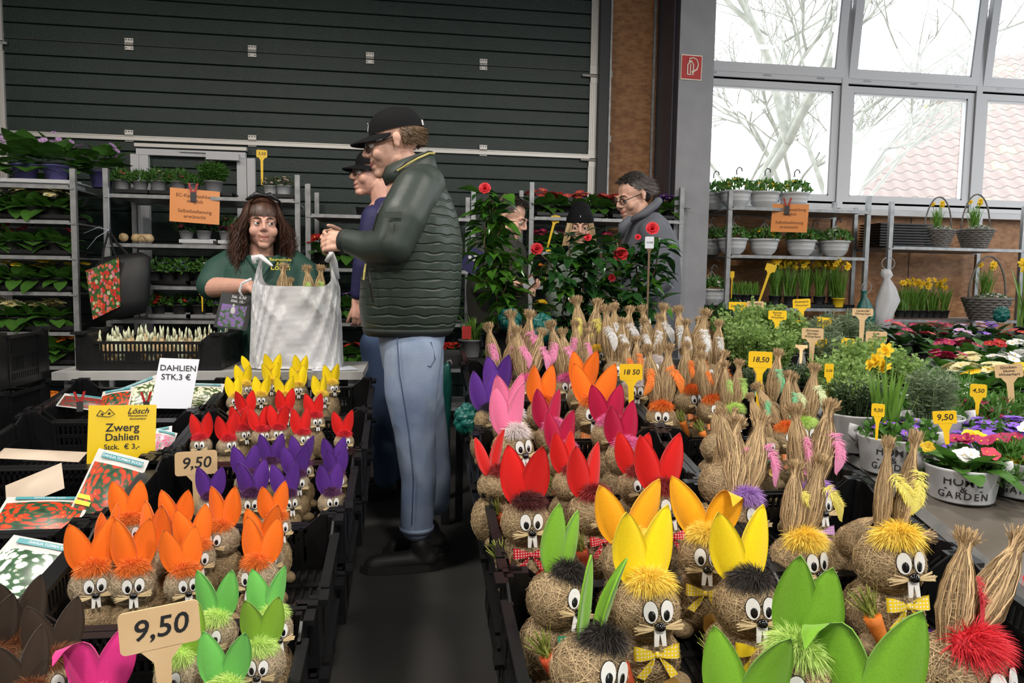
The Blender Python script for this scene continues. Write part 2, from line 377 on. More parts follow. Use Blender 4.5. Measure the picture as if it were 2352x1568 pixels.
# ceiling lamps
for r_, (lx, ly, pw) in enumerate(((-3.7, 2.2, 95), (-1.2, 2.2, 95), (2.0, 2.2, 70), (-2.6, -1.2, 150), (.6, -1.2, 170), (3.6, -1.2, 150), (5.2, 2.2, 60))):
    l = thing('high_bay_lamp', 'round grey high bay lamp under the ceiling, %s' % ['above the left racks', 'above the seller', 'above the right table', 'behind at left', 'behind in the middle', 'behind at right', 'far right near the windows'][r_], 'lamp', (lx, ly, 3.95), group='ceiling lamps')
    MB().lathe([(.02, .3), (.09, .29), (.11, .17), (.31, .02), (.31, 0), (.29, 0), (.10, .15), (.001, .15)], 28).build('reflector', GALV, l, True); MB().tube([(0, 0, .28), (0, 0, .97)], .008, 6).build('suspension', DGREY, l)
    la = area('lamp_light', (0, 0, -.01), (0, 0, 0), .5, .5, pw, (1, .93, .84)); la.data.shape = 'DISK'; la.parent = l
# ------------------------------------------------------------------ outside: ground, roof, trees
slab('ground_outside', (8, 30, -.35), (90, 46, .1), mat('pale_gravel', (.4, .38, .35), .9, (.5, .48, .45), 3))
TILE = mat('red_roof_tile', (.155, .092, .076), .85, (.20, .145, .125), 3, .2); MOSS = mat('mossy_roof_tile', (.28, .27, .13), .9)
ea = radians(24); E_ = Vector((cos(ea), -sin(ea), 0)); U_ = Vector((sin(ea), cos(ea), 0))*cos(radians(38))+Vector((0, 0, 1))*sin(radians(38)); N_ = E_.cross(U_)
RO = at(1955, 478, 15.0)
roof = thing('neighbour_house', 'neighbouring house with red pantile roof seen through the window', 'house', (RO.x, RO.y, -.3))
base = roof.location.copy()
def RP(a, c, n=0): return RO+E_*a+U_*c+N_*n-base
Lr = 16; Hr = 7.6; kk = .52
MB().add([RP(0, 0), RP(Lr, 0), RP(Lr, Hr), RP(Hr*kk, Hr), RP(0, 0, -.12), RP(Lr, 0, -.12), RP(Lr, Hr, -.12), RP(Hr*kk, Hr, -.12)], [(0, 1, 2, 3), (7, 6, 5, 4), (0, 4, 5, 1), (0, 3, 7, 4), (1, 5, 6, 2), (3, 2, 6, 7)]).build('roof_deck', TILE, roof)
tw, tl = .30, .36
prof = [(-.5, .0), (-.38, .035), (-.22, .05), (-.05, .035), (.1, .0), (.3, -.012), (.5, .0)]
tm = MB(); V = []
for c, lift in ((-.02, .028), (tl*1.06, .006)):
    for a, n in prof: p = E_*(a*tw)+U_*c+N_*(n+lift); V.append(p)
n_ = len(prof); tm.add(V, [(i, i+1, n_+i+1, n_+i) for i in range(n_-1)])
V2 = [E_*(a*tw)+U_*(-.02)+N_*(n+.028) for a, n in prof]+[E_*(a*tw)+U_*(-.02)+N_*(n+.010) for a, n in prof]
tm.add(V2, [(i, n_+i, n_+i+1, i+1) for i in range(n_-1)]); tm = tm.mesh('roof_tile', True)
def projpx(p):
    q = p-CAM; d = q.dot(FW); return IW/2+FPX*q.dot(RT)/d, IH/2-FPX*q.dot(UP)/d
cnt = 0; rest = []
for j in range(int(Hr/tl)):
    for i in range(int(Lr/tw)):
        a = i*tw+.15; c = j*tl
        if a < c*kk: continue
        p = RO+E_*a+U_*c; x, y = projpx(p)
        if x > 2420 or y < 130: rest.append(RP(a, c)); continue
        if cnt < 330: obj('tile', tm, MOSS if rnd.random() < .04 else TILE, roof, RP(a, c, .0)); cnt += 1
        else: rest.append(RP(a, c))
if rest:
    tv = np.array([v.co[:] for v in tm.vertices]); tf = [list(pp.vertices) for pp in tm.polygons]
    VV = np.concatenate([tv+np.array(r)[None] for r in rest]); FF = np.concatenate([np.array(tf)+i*len(tv) for i in range(len(rest))])
    o = obj('far_tiles', np_mesh('far_tiles', VV, FF), TILE, roof); o['kind'] = 'stuff'
hw = MB(); q0, q1 = RP(.3, .25, -.15), RP(Lr, .25, -.15); hw.add([q0, q1, Vector((q1.x, q1.y, 0)), Vector((q0.x, q0.y, 0)), q0+U_*.2, q1+U_*.2, Vector((q1.x, q1.y+.2, 0)), Vector((q0.x, q0.y+.2, 0))], [(0, 1, 2, 3), (4, 7, 6, 5), (0, 3, 7, 4), (1, 5, 6, 2), (0, 4, 5, 1)]).build('house_wall', WINF, roof)
gt = MB(); gt.tube([RP(-.2, -.1, -.05), RP(Lr, -.1, -.05)], .07, 8); gt.build('gutter', GALV, roof)
BARK = mat('pale_bark', (.22, .22, .19), .9, (.32, .32, .28), 6)
def tree(px, py, Y, H, seed, label):
    r = random.Random(seed); m = MB()
    def br(p, d, L, rad, dep):
        pts = [p]; rr_ = [rad]; q = p; dd = d
        for i in range(4):
            dd = (dd+Vector((r.uniform(-.25, .25), r.uniform(-.25, .25), r.uniform(-.1, .18)))).normalized(); q = q+dd*L/4; pts.append(q); rr_.append(rad*(1-.12*(i+1)))
        m.tube(pts, rr_, 6 if dep < 3 else 4, cap=False)
        if dep >= 6 or rad < .003: return
        for i in range(3 if dep < 3 else 3):
            a = pts[r.choice((2, 3, 4))]; nd = (dd+Vector((r.uniform(-1, 1), r.uniform(-.8, .8), r.uniform(-.35, .7)))).normalized(); br(a, nd, L*r.uniform(.55, .8), rad*.62, dep+1)
    br(Vector((0, 0, 0)), Vector((r.uniform(-.1, .1), 0, 1)), H*.42, H*.013, 0)
    p = at(px, py, Y); o = thing('bare_tree', label, 'tree', (p.x, p.y, -.3)); m.build('branches', BARK, o, True)
tree(1660, 420, 13, 10, 3, 'bare leafless tree outside behind the first window by the column')
tree(1890, 420, 12.5, 8, 5, 'bare leafless tree outside left of the tiled roof')
tree(1790, 420, 22, 10, 8, 'distant bare tree outside between the two nearer trees')
# ------------------------------------------------------------------ straw, felt and fur
STRAW = tintmat('straw', (.12, .075, .032), (.68, .51, .29), .7)
STRAWG = tintmat('greyish_straw', (.14, .10, .055), (.72, .59, .40), .7)
STRAWE = tintmat('woven_straw_ear', (.12, .07, .03), (.66, .47, .25), .75)
def felt(n, c): return mat('felt_'+n, c, .9, tuple(x*.86 for x in c), 60, .12, 300, spec=.15, sheen=.15)
FELT = dict(red=felt('red', (.62, .012, .010)), orange=felt('orange', (.86, .16, .012)), tangerine=felt('tangerine', (.85, .20, .02)), purple=felt('purple', (.085, .022, .22)), yellow=felt('yellow', (.88, .64, .01)), amber=felt('amber', (.85, .38, .01)),
            green=felt('green', (.16, .36, .025)), bright_green=felt('bright_green', (.14, .46, .09)), olive_green=felt('olive_green', (.19, .36, .03)), crimson=felt('crimson', (.42, .008, .05)), pink=felt('pink', (.78, .17, .32)), brown=felt('brown', (.035, .022, .014)), magenta=felt('magenta', (.6, .03, .2)))
def fur(n, d, l): return tintmat('fur_'+n, d, l, .7)
FUR = dict(maroon=fur('maroon', (.02, .004, .004), (.11, .012, .012)), red=fur('red', (.35, .004, .01), (.80, .03, .05)), orange=fur('orange', (.55, .09, .01), (.88, .24, .03)), yellow=fur('yellow', (.78, .50, .02), (.95, .74, .14)), black=fur('black', (.006, .005, .005), (.05, .04, .035)), purple=fur('purple', (.03, .005, .03), (.13, .03, .13)),
           lilac=fur('lilac', (.20, .07, .35), (.55, .34, .72)), green=fur('green', (.30, .50, .05), (.66, .85, .28)), pink=fur('pink', (.5, .04, .2), (.86, .22, .46)), white=fur('white', (.55, .42, .42), (.85, .80, .80)), brown=fur('brown', (.06, .015, .005), (.24, .08, .025)), dark_red=fur('dark_red', (.08, .004, .004), (.40, .03, .03)), darkblue=fur('darkblue', (.01, .006, .02), (.04, .03, .06)))
FEA = {n: mat('feather_'+n, c, .7, tuple(min(1, x*1.2+.03) for x in c), 40, trans=.25) for n, c in dict(pink=(.78, .28, .48), white=(.72, .72, .72), orange=(.85, .22, .02), yellow=(.78, .70, .16), green=(.46, .68, .18), teal=(.22, .60, .33), red=(.60, .03, .05), pale=(.68, .75, .45)).items()}
EYEW = mat('eye_white_plastic', (.72, .72, .70), .25); EYEK = mat('eye_black_plastic', (.004, .004, .005), .08, coat=.6); TOOTH = mat('tooth_white', (.7, .69, .66), .5)
RAFFIA = tintmat('raffia', (.40, .28, .12), (.72, .58, .34), .7); CARR = mat('carrot_red', (.48, .05, .015), .55, (.58, .09, .02), 30, .4, 40, stretch=(1, 1, 6)); CARO = mat('carrot_orange', (.62, .15, .015), .55, (.7, .21, .02), 30, .4, 40, stretch=(1, 1, 6)); CGRN = tintmat('carrot_top', (.12, .16, .02), (.36, .40, .08), .7)
def straw_ball(seed, n=1500, flat=1.0):
    r = np.random.default_rng(seed); b = MB().ell((0, 0, 0), (.968, .968, .968), 24, 14)
    bv = np.array(b.v); bf = np.array(b.f); bt = np.full((len(bv), 3), .22)
    K = 6; c = rdir(n, r); t = unit(np.cross(c, rdir(n, r))); arc = r.uniform(.35, 1.15, n); R = r.uniform(.975, 1.03, n)
    u = np.linspace(-.5, .5, K)[None, :, None]*arc[:, None, None]
    P = (c[:, None]*np.cos(u)+t[:, None]*np.sin(u))
    lift = 1+((np.linspace(-1, 1, K)**4)[None, :]*r.uniform(-.01, .05, n)[:, None])
    P = P*(R[:, None]*lift)[..., None]; nrm = unit(P)+r.normal(0, .35, (n, 1, 3))
    v, f = ribbons(P, r.uniform(.006, .017, n)[:, None], nrm)
    tt = np.repeat(np.clip(r.normal(.56, .28, n), .04, 1), K*2)[:, None].repeat(3, 1)
    V, F = merge((bv, bf), (v, f)); return np_mesh('straw_ball', V, F, np.concatenate([bt, tt]))
BALLS = [straw_ball(40+i) for i in range(5)]
def felt_ear(seed, bend=.10, foldtip=0.0):
    r = np.random.default_rng(seed); nz, nx = 13, 7; F_ = []; B_ = []
    for i in range(nz):
        t = i/(nz-1); w = .235*(sin(pi*min(1, (t*.93+.07))**.80))**.72 if t < 1 else .004
        if t < .1: w = max(w, .10)
        for j in range(nx):
            s = j/(nx-1)*2-1; x = s*w; y = .09*s*s*w/.235+bend*t*t*.6-.05*t; z = t
            if foldtip and t > .62: a = (t-.62)/.38*foldtip; z = .62+(t-.62)*cos(a); y += (t-.62)*sin(a)*1.0; x += .1*a*(t-.62)
            F_.append((x, y-.013, z)); B_.append((x, y+.013, z))
    V = F_+B_; o = nz*nx; q = []
    for i in range(nz-1):
        for j in range(nx-1):
            a = i*nx+j; q.append((a, a+1, a+nx+1, a+nx)); q.append((o+a, o+a+nx, o+a+nx+1, o+a+1))
    ring = [i*nx for i in range(nz)]+[(nz-1)*nx+j for j in range(1, nx)]+[i*nx+nx-1 for i in range(nz-2, -1, -1)]+[j for j in range(nx-2, 0, -1)]
    for a, c in zip(ring, ring[1:]+ring[:1]): q.append((a, o+a, o+c, c))
    return np_mesh('ear', np.array(V), q)
EARS = [felt_ear(1), felt_ear(2, .22), felt_ear(3, -.12), felt_ear(4, .05, -1.6)]
def fur_tuft(seed, n=2000):
    r = np.random.default_rng(seed); d = rdir(n, r, -.4, 1); d[:, 1] -= .35; d = unit(d)
    base = d*np.array([.27, .17, .13])*r.uniform(.5, 1, n)[:, None]; K = 5; L = r.uniform(.12, .27, n); wind = np.array([r.uniform(-.7, .7), -.25, .15])
    t = np.linspace(0, 1, K)[None, :, None]; cl = rdir(40, r)[r.integers(0, 40, n)]
    dd = unit(d*.9+r.normal(0, .12, (n, 3))+wind+cl*.25)
    P = base[:, None]+dd[:, None]*t*L[:, None, None]+np.array([.0, -.05, -.22])*(t**2)*L[:, None, None]*1.6
    v, f = ribbons(P, np.array([.0075, .007, .006, .004, .001])[None]*r.uniform(.6, 1.4, n)[:, None], np.broadcast_to(unit(rdir(n, r))[:, None], P.shape))
    b = MB().ell((0, 0, 0), (.27, .16, .13), 12, 8); tt = np.repeat(np.clip(r.normal(.68, .25, n), .05, 1), K*2)[:, None].repeat(3, 1)
    V, F = merge((np.array(b.v), np.array(b.f)), (v, f)); return np_mesh('fur_tuft', V, F, np.concatenate([np.full((len(b.v), 3), .35), tt]))
TUFTS = [fur_tuft(60+i) for i in range(4)]
# eye, nose, whiskers, teeth: head diameter is 1, the face looks along -y
m = MB(); m.tube([(0, -.012, 0), (0, .012, 0)], 1, 20); m.v = [(x*.105, y, z*.155) for x, y, z in m.v]; EYE = m.mesh('eye', False)
m = MB(); m.tube([(0, -.0, 0), (0, .010, 0)], 1, 20); m.v = [(x*.115, y, z*.166) for x, y, z in m.v]; EYERIM = m.mesh('eye_rim', False)
EYEDOME = MB().ell((0, 0, 0), (.095, .022, .145), 14, 8).mesh('eye', True)
PUP = MB().ell((0, 0, 0), (.055, .016, .078), 12, 8).mesh('pupil', True)
NOSE = MB().ell((0, 0, 0), (.085, .07, .07), 14, 10).mesh('nose', True)
def whisker(sgn, seed):
    r = np.random.default_rng(seed); n = 16; K = 3; t = np.linspace(0, 1, K)
    e = np.stack([np.full(n, .34*sgn)*r.uniform(.85, 1.1, n), r.uniform(-.1, .02, n), r.normal(0, .045, n)], 1)
    P = e[:, None]*t[None, :, None]+np.array([0, .05, 0])*(t**2)[None, :, None]
    v, f = ribbons(P, np.array([.012, .018, .014])[None], np.tile(np.array([0, -1, .2]), (n, K, 1)))
    return np_mesh('whisker', v, f, np.repeat(r.uniform(.2, 1, n), K*2)[:, None].repeat(3, 1))
WHI = [whisker(-1, 1), whisker(1, 2)]
TEETH = MB().prism([(-.085, 0), (-.095, -.24), (-.03, -.24), (-.005, -.08), (.005, -.08), (.03, -.24), (.095, -.24), (.085, 0)], .016).mesh('teeth')
def bow_mesh():
    P = []; m = MB()
    def rib(pts, w):
        V = []
        for p, ww in zip(pts, w): V += [(p[0], p[1], p[2]-ww/2), (p[0], p[1], p[2]+ww/2)]
        m.add(V, [(2*i, 2*i+1, 2*i+3, 2*i+2) for i in range(len(pts)-1)])
    for s in (-1, 1):
        rib([(0, -.04, 0), (.12*s, -.11, .02), (.27*s, -.12, .04), (.34*s, -.06, .04), (.28*s, .0, .03), (.1*s, -.01, 0), (0, -.03, 0)], [.06, .13, .19, .20, .17, .1, .06])
        V = [(.0, -.05, .02), (.05*s, -.05, -.02), (.10*s, -.10, -.18), (.21*s, -.08, -.16), (.19*s, -.05, -.33), (.31*s, -.04, -.28)]; m.add(V, [(0, 1, 3), (0, 2, 1), (1, 2, 4, 3), (3, 4, 5)])
    m.ell((0, -.06, 0), (.045, .035, .05), 10, 6); return m.mesh('bow', True)
BOW = bow_mesh()
def ribbonmat(n, c, dot=True):
    m = mat('ribbon_'+n, c, .3, spec=.6); m2 = m.node_tree; p = m2.nodes['Principled BSDF']
    if dot:
        tc = m2.nodes.new('ShaderNodeTexCoord'); v = m2.nodes.new('ShaderNodeTexVoronoi'); v.voronoi_dimensions = '2D'; v.inputs['Scale'].default_value = 20; v.inputs['Randomness'].default_value = .1; mp_ = m2.nodes.new('ShaderNodeMapping'); mp_.inputs['Rotation'].default_value = (pi/2, 0, 0); m2.links.new(tc.outputs['Object'], mp_.inputs[0]); m2.links.new(mp_.outputs[0], v.inputs['Vector'])
        r = m2.nodes.new('ShaderNodeValToRGB'); r.color_ramp.interpolation = 'CONSTANT'; r.color_ramp.elements[0].color = (.75, .72, .68, 1); r.color_ramp.elements[1].position = .24; r.color_ramp.elements[1].color = (*c, 1)
        m2.links.new(v.outputs['Distance'], r.inputs[0]); m2.links.new(r.outputs[0], p.inputs['Base Color'])
    return m
RIB = dict(red=ribbonmat('red', (.55, .02, .03)), yellow=ribbonmat('yellow', (.82, .60, .03)), plain=ribbonmat('plain_yellow', (.85, .62, .02), False), green=ribbonmat('green', (.05, .42, .22)), orange=ribbonmat('orange', (.80, .20, .02)), lilac=ribbonmat('lilac', (.55, .25, .55)), pink=ribbonmat('pink', (.75, .30, .34)), purple=ribbonmat('purple', (.35, .04, .45), False))
def carrot_mesh():
    m = MB(); m.tube([(0, 0, -.42), (0, 0, -.39), (.01, 0, -.2), (0, 0, 0), (0, 0, .09), (0, 0, .10)], [.012, .035, .075, .10, .105, .06], 14); return m.mesh('carrot', True)
CARM = carrot_mesh()
r_ = np.random.default_rng(5); n_ = 46; K_ = 4; t_ = np.linspace(0, 1, K_)
e_ = np.stack([r_.normal(0, .10, n_), r_.normal(0, .08, n_), r_.uniform(.24, .40, n_)], 1); b_ = np.stack([r_.normal(0, .03, n_), r_.normal(0, .03, n_), np.full(n_, .09)], 1)
v_, f_ = ribbons(b_[:, None]+e_[:, None]*t_[None, :, None], np.array([.016, .018, .016, .010])[None], np.tile(rdir(n_, r_)[:, None], (1, K_, 1)))
CARL = np_mesh('carrot_top', v_, f_, np.repeat(r_.uniform(.1, 1, n_), K_*2)[:, None].repeat(3, 1))
def petal_flower(np_, wd, curl, seed=0):
    a = np.arange(np_)/np_*2*pi; d = np.stack([np.cos(a), np.full(np_, -.35), np.sin(a)], 1); v, f = leaves(np.zeros((np_, 3)), d, np.tile([0, -1, 0], (np_, 1)), 1, wd, curl, .3, (.25, .8, 1, .85, .35)); return np_mesh('fabric_flower', v, f)
FLW = petal_flower(5, 1.05, -.25); FLC = MB().ell((0, -.12, 0), (.22, .12, .22), 10, 6).mesh('flower_centre', True)
FLM = dict(yellow=mat('fabric_yellow', (.72, .48, .14), .7), red=mat('fabric_red', (.5, .02, .01), .7), pink=mat('fabric_pink', (.66, .28, .26), .7), orange=mat('fabric_orange', (.7, .25, .03), .7), purple=mat('fabric_purple', (.13, .03, .30), .7))
FLCM = mat('flower_heart', (.35, .22, .03), .8)
def straw_ear(seed):
    """woven straw spindle, length 1 along z, tied near the tip"""
    r = np.random.default_rng(seed); zz = np.array([0, .12, .3, .5, .68, .80, .845, .90, 1.0]); rr = np.array([.065, .085, .125, .118, .085, .050, .040, .055, .075])
    b = MB(); b.tube([(0, 0, z) for z in zz[:8]], list(rr[:8]*.92), 12); bt = np.full((len(b.v), 3), .3)
    n = 340; K = len(zz); a = r.uniform(0, 2*pi, n); sl = r.uniform(-.6, .6, n)
    rad = rr[None]*r.uniform(.93, 1.17, (n, 1))*r.uniform(.90, 1.10, (n, K)); rad[:, -1] *= r.uniform(.1, 1.7, n); z = np.tile(zz, (n, 1)); z[:, -1] += r.uniform(-.07, .05, n); z[:, 0] += r.uniform(-.02, .12, n)
    an = a[:, None]+sl[:, None]*zz[None]+r.normal(0, .10, (n, K)); P = np.stack([rad*np.cos(an), rad*np.sin(an), z], 2); nrm = np.stack([np.cos(an), np.sin(an), np.zeros_like(an)], 2)+r.normal(0, .5, (n, 1, 3))
    v, f = ribbons(P, r.uniform(.004, .010, n)[:, None]*np.ones((1, K)), nrm); tt = np.repeat(np.clip(r.normal(.50, .30, n), .03, 1), K*2)[:, None].repeat(3, 1)
    # net threads and tie
    m2 = 22; K2 = 26; an = np.linspace(0, 2*pi, K2)[None]+r.uniform(0, 6, m2)[:, None]; z2 = np.linspace(.04, .8, m2)[:, None]+r.uniform(-.02, .02, m2)[:, None]+.02*np.sin(an*2+r.uniform(0, 6, m2)[:, None]); z2[-3:] = .845
    rad = np.interp(z2, zz, rr)*1.09; P = np.stack([rad*np.cos(an), rad*np.sin(an), z2], 2); nrm = np.stack([np.cos(an), np.sin(an), 0*an], 2)
    v3, f3 = ribbons(P, np.full((m2, K2), .0032), nrm); t3 = np.full((len(v3), 3), .85)
    V, F = merge((v, f), (v3, f3)); T = np.concatenate([tt, t3])
    V2 = np.concatenate([np.array(b.v), V]); FL = [tuple(q) for q in b.f]+[tuple(int(x)+len(b.v) for x in q) for q in F]
    return np_mesh('straw_ear', V2, FL, np.concatenate([bt, T]))
SEARS = [straw_ear(80+i) for i in range(3)]
def feather(seed):
    """hangs along -z from 0 to -1: downy at the top, curved vane below"""
    r = np.random.default_rng(seed); n = 110; K = 5; t = r.uniform(0, .55, n); s = np.where(np.arange(n) % 2, 1, -1); sp = lambda q: np.stack([.16*np.sin(q*2.6), -.05*np.sin(q*3), -q], 1)
    L = r.uniform(.14, .26, n)*(1-.5*t); d = unit(np.stack([s*1.0, r.normal(-.3, .35, n), r.uniform(-.4, .9, n)], 1)); u = np.linspace(0, 1, K)
    P = sp(t)[:, None]+d[:, None]*u[None, :, None]*L[:, None, None]; P[:, :, 2] -= .10*(u**2)[None]
    v, f = ribbons(P, np.array([.014, .013, .011, .008, .002])[None]*np.ones((n, 1)), np.tile([0, -1, 0.2], (n, K, 1)))
    q = np.linspace(.25, 1, 12); c = sp(q); w = .15*np.sin(np.clip((q-.2)/.8, 0, 1)*pi*.93+.1)**.7; V = []
    for i in range(12): V += [c[i]+np.array([-w[i], .015, .05]), c[i]+np.array([0, -.02, 0]), c[i]+np.array([w[i], .015, .05])]
    F = np.array([(3*i+k, 3*i+k+1, 3*i+k+4, 3*i+k+3) for i in range(11) for k in (0, 1)])
    V, F = merge((v, f), (np.array(V), F)); return np_mesh('feather', V, F)
FEATH = [feather(91), feather(92)]
# ------------------------------------------------------------------ rabbits
def face(root, hd):
    """hd: matrix of the head (diameter 1 space)"""
    for i, sg in enumerate((-1, 1)):
        Mx = hd @ TR((.125*sg, -.485, .13), radians(-6), radians(4*sg), radians(13*sg))
        e = obj('eye', EYE, EYEW, root, M=Mx); obj('eye_rim', EYERIM, EYEK, e, (0, .004, 0)); obj('pupil', PUP, EYEK, e, (-.012*sg, -.014, -.055))
        obj('whisker', WHI[i], RAFFIA, root, M=hd @ TR((.02*sg, -.52, -.10)))
    obj('nose', NOSE, EYEK, root, M=hd @ TR((0, -.54, -.075))); obj('teeth', TEETH, TOOTH, root, M=hd @ TR((0, -.52, -.11), radians(-8)))
BUNN = [0]
def aim(p, turn): return -atan2(p.x, p.y)+radians(turn)
def body(root, D, hz, rr):
    bh = max(hz-.34*D, .5*D); ball = BALLS[BUNN[0] % 5]
    obj('body', BALLS[(BUNN[0]+2) % 5], STRAW, root, M=TR((0, .10*D, bh*.52), 0, 0, rr.uniform(0, 6), (.56*D, .58*D, bh*.53)))
    for sg in (-1, 1): obj('paw', BALLS[(BUNN[0]+3) % 5], STRAW, root, M=TR((.36*D*sg, -.22*D, .17*D), 0, 0, rr.uniform(0, 6), (.2*D, .28*D, .18*D)))
def accessories(root, D, hz, bow, carrot, flower, rr):
    neck = hz-.48*D
    if bow: obj('bow', BOW, RIB[bow], root, M=TR((0, -.40*D, neck-.03*D), radians(-12), 0, 0, D*1.05))
    if carrot:
        sg = carrot[0]; c = obj('carrot', CARM, CARO if carrot[1] == 'o' else CARR, root, M=TR((.50*D*sg, -.42*D, neck-.26*D), radians(-10), radians(-20 if sg < 0 else 10), 0, D*1.25)); obj('carrot_top', CARL, CGRN, c)
    if flower:
        f = obj('fabric_flower', FLW, FLM[flower], root, M=TR((.14*D, -.58*D, max(neck-.50*D, .16*D)), radians(-15), 0, 0, .24*D)); obj('flower_centre', FLC, FLCM, f)
def felt_bunny(px, py, dia, Y, ear, tuft, turn, label, group, zf, bow=None, carrot=None, flower=None, el=1.22, tilt=13, fold=0, straw=None, lean=0, eyaw=0):
    rr = random.Random(BUNN[0]*7+1); p = at(px, py, Y); D = dia*mpp((p-CAM).length); z0 = zf(p.y); hz = p.z-z0
    root = thing('felt_eared_rabbit', label, 'rabbit figure', (p.x, p.y, z0), aim(p, turn), group)
    hd = TR((0, 0, hz), radians(-4), radians(lean), 0, D); body(root, D, hz, rr)
    obj('head', BALLS[BUNN[0] % 5], straw or STRAW, root, M=hd @ TR((0, 0, 0), 0, 0, rr.uniform(0, .6)-.3, (.5, .5, .475)))
    face(root, hd)
    for i, sg in enumerate((-1, 1)):
        a = tilt+rr.uniform(-4, 5); e = EARS[(BUNN[0]+i) % 3] if not (fold and i == fold-1) else EARS[3]
        obj('ear', e, FELT[ear], root, M=hd @ TR((.13*sg, .03, .36), radians(rr.uniform(-8, 4)), radians(a*sg), radians(rr.uniform(-14, 14)+8*sg+eyaw), (el*1.02, el, el*rr.uniform(.96, 1.05))))
    obj('fur_tuft', TUFTS[BUNN[0] % 4], FUR[tuft], root, M=hd @ TR((0, -.14, .47), radians(12), 0, radians(rr.uniform(-20, 20)), 1.0))
    accessories(root, D, hz, bow, carrot, flower, rr); BUNN[0] += 1
    return root
def straw_bunny(px, py, dia, Y, tips, tuft, feath, turn, label, group, zf, bow=None, carrot=None, flower=None, ew=1.0, back=0.0):
    rr = random.Random(BUNN[0]*7+1); p = at(px, py, Y); D = dia*mpp((p-CAM).length); z0 = zf(p.y); hz = p.z-z0; rz = aim(p, turn)
    root = thing('straw_eared_rabbit', label, 'rabbit figure', (p.x, p.y, z0), rz, group)
    hd = TR((0, 0, hz), radians(-4), 0, 0, D); body(root, D, hz, rr)
    obj('head', BALLS[BUNN[0] % 5], STRAW, root, M=hd @ TR((0, 0, 0), 0, 0, 0, (.5, .5, .475))); face(root, hd)
    Ri = rotz(-rz)
    for i, (tx, ty) in enumerate(tips):
        sg = -1 if i == 0 else 1
        t = at(tx, ty, Y+.05+back); tl_ = Ri @ (t-Vector((p.x, p.y, z0))); bs = Vector((.15*sg*D, .04*D, hz+.36*D)); d = tl_-bs; L = d.length
        Q = d.to_track_quat('Z', 'Y').to_matrix().to_4x4(); M = Matrix.Translation(bs) @ Q @ Matrix.Diagonal((L*ew, L*ew, L, 1))
        obj('straw_ear', SEARS[(BUNN[0]+i) % 3], STRAWE, root, M=M)
        if feath:
            fp = bs+d*.66+Vector((.02*D*sg, -.118*L*ew-.004, 0)); fl = L*.46
            obj('feather', FEATH[i], FEA[feath], root, M=TR(fp, radians(-8), radians(rr.uniform(-25, 25)), radians(rr.uniform(-20, 20)), fl))
    if tuft: obj('fur_tuft', TUFTS[BUNN[0] % 4], FUR[tuft], root, M=hd @ TR((0, -.16, .45), radians(12), 0, radians(rr.uniform(-20, 20)), 1.05))
    accessories(root, D, hz, bow, carrot, flower, rr); BUNN[0] += 1
    return root
# ------------------------------------------------------------------ black plastic crates
def crate_meshes(w, d, h):
    base = MB(); base.box((0, 0, .004), (w-.03, d-.03, .008))
    n = int((w-.06)/.02)
    for i in range(n): base.box((-(w-.06)/2+.02*(i+.5), 0, .011), (.008, d-.05, .008))
    for y in (-d/4, 0, d/4): base.box((0, y, .013), (w-.05, .018, .010))
    def wall(L, dip):
        m = MB(); e = .085; hl = h-dip; t = .006
        m.box((0, 0, .014), (L, t*1.6, .028))
        for s in (-1, 1):
            x0, x1 = s*L/2, s*(L/2-e)
            m.prism([(x0, .02), (x1, .02), (x1-s*0, hl), (x0-s*e*.45, h), (x0, h)] if s < 0 else [(x1, .02), (x0, .02), (x0, h), (x0-s*e*.45, h), (x1, hl)], t)
            m.box((s*(L/2-e*.22), -.011, h-.006), (e*.5, .026, .012))
            m.box((s*(L/2-e*1.05), 0, hl/2), (.012, t*2, hl))
        Lm = L-2*e
        m.box((0, -.008, hl-.006), (Lm+.02, .022, .012)); m.box((0, 0, hl*.60), (Lm, t*1.5, .012)); m.box((0, 0, hl*.28), (Lm, t*1.3, .010))
        k = int(Lm/.0165)
        for i in range(k+1):
            x = -Lm/2+Lm*i/k
            m.box((x, 0, hl*.79), (.007, t, hl*.38))
            if i % 9 in (0, 1, 7, 8): m.box((x, 0, hl*.44), (.016, t, hl*.32))
            else: m.box((x, 0, hl*.44), (.007, t, hl*.32))
            m.box((x, 0, hl*.19), (.009, t, hl*.2))
        return m.mesh('wall')
    return base.mesh('base'), wall(w-.012, .04), wall(d-.012, .016)
CM = {}
def crate(cx, cy, z, w, d, h, label, tilt=0, rz=0, group='black plastic crates'):
    k = (w, d, h)
    if k not in CM: CM[k] = crate_meshes(*k)
    b, wl, ws = CM[k]; o = thing('plastic_crate', label, 'crate', (cx, cy, z), rz, group); o.rotation_euler = (tilt, 0, rz)
    obj('base', b, BLACKP, o); obj('wall', wl, BLACKP, o, (0, -d/2+.008, 0)); obj('wall', wl, BLACKP, o, (0, d/2-.008, 0), (0, 0, pi)); obj('wall', ws, BLACKP, o, (-w/2+.008, 0, 0), (0, 0, -pi/2)); obj('wall', ws, BLACKP, o, (w/2-.008, 0, 0), (0, 0, pi/2))
    if ('c', h) not in CM: CM[('c', h)] = MB().box((0, 0, h/2), (.020, .020, h)).mesh('corner_post')
    for sx in (-1, 1):
        for sy in (-1, 1): obj('corner_post', CM[('c', h)], BLACKP, o, (sx*(w/2-.014), sy*(d/2-.014), 0))
    return o
HC = .165
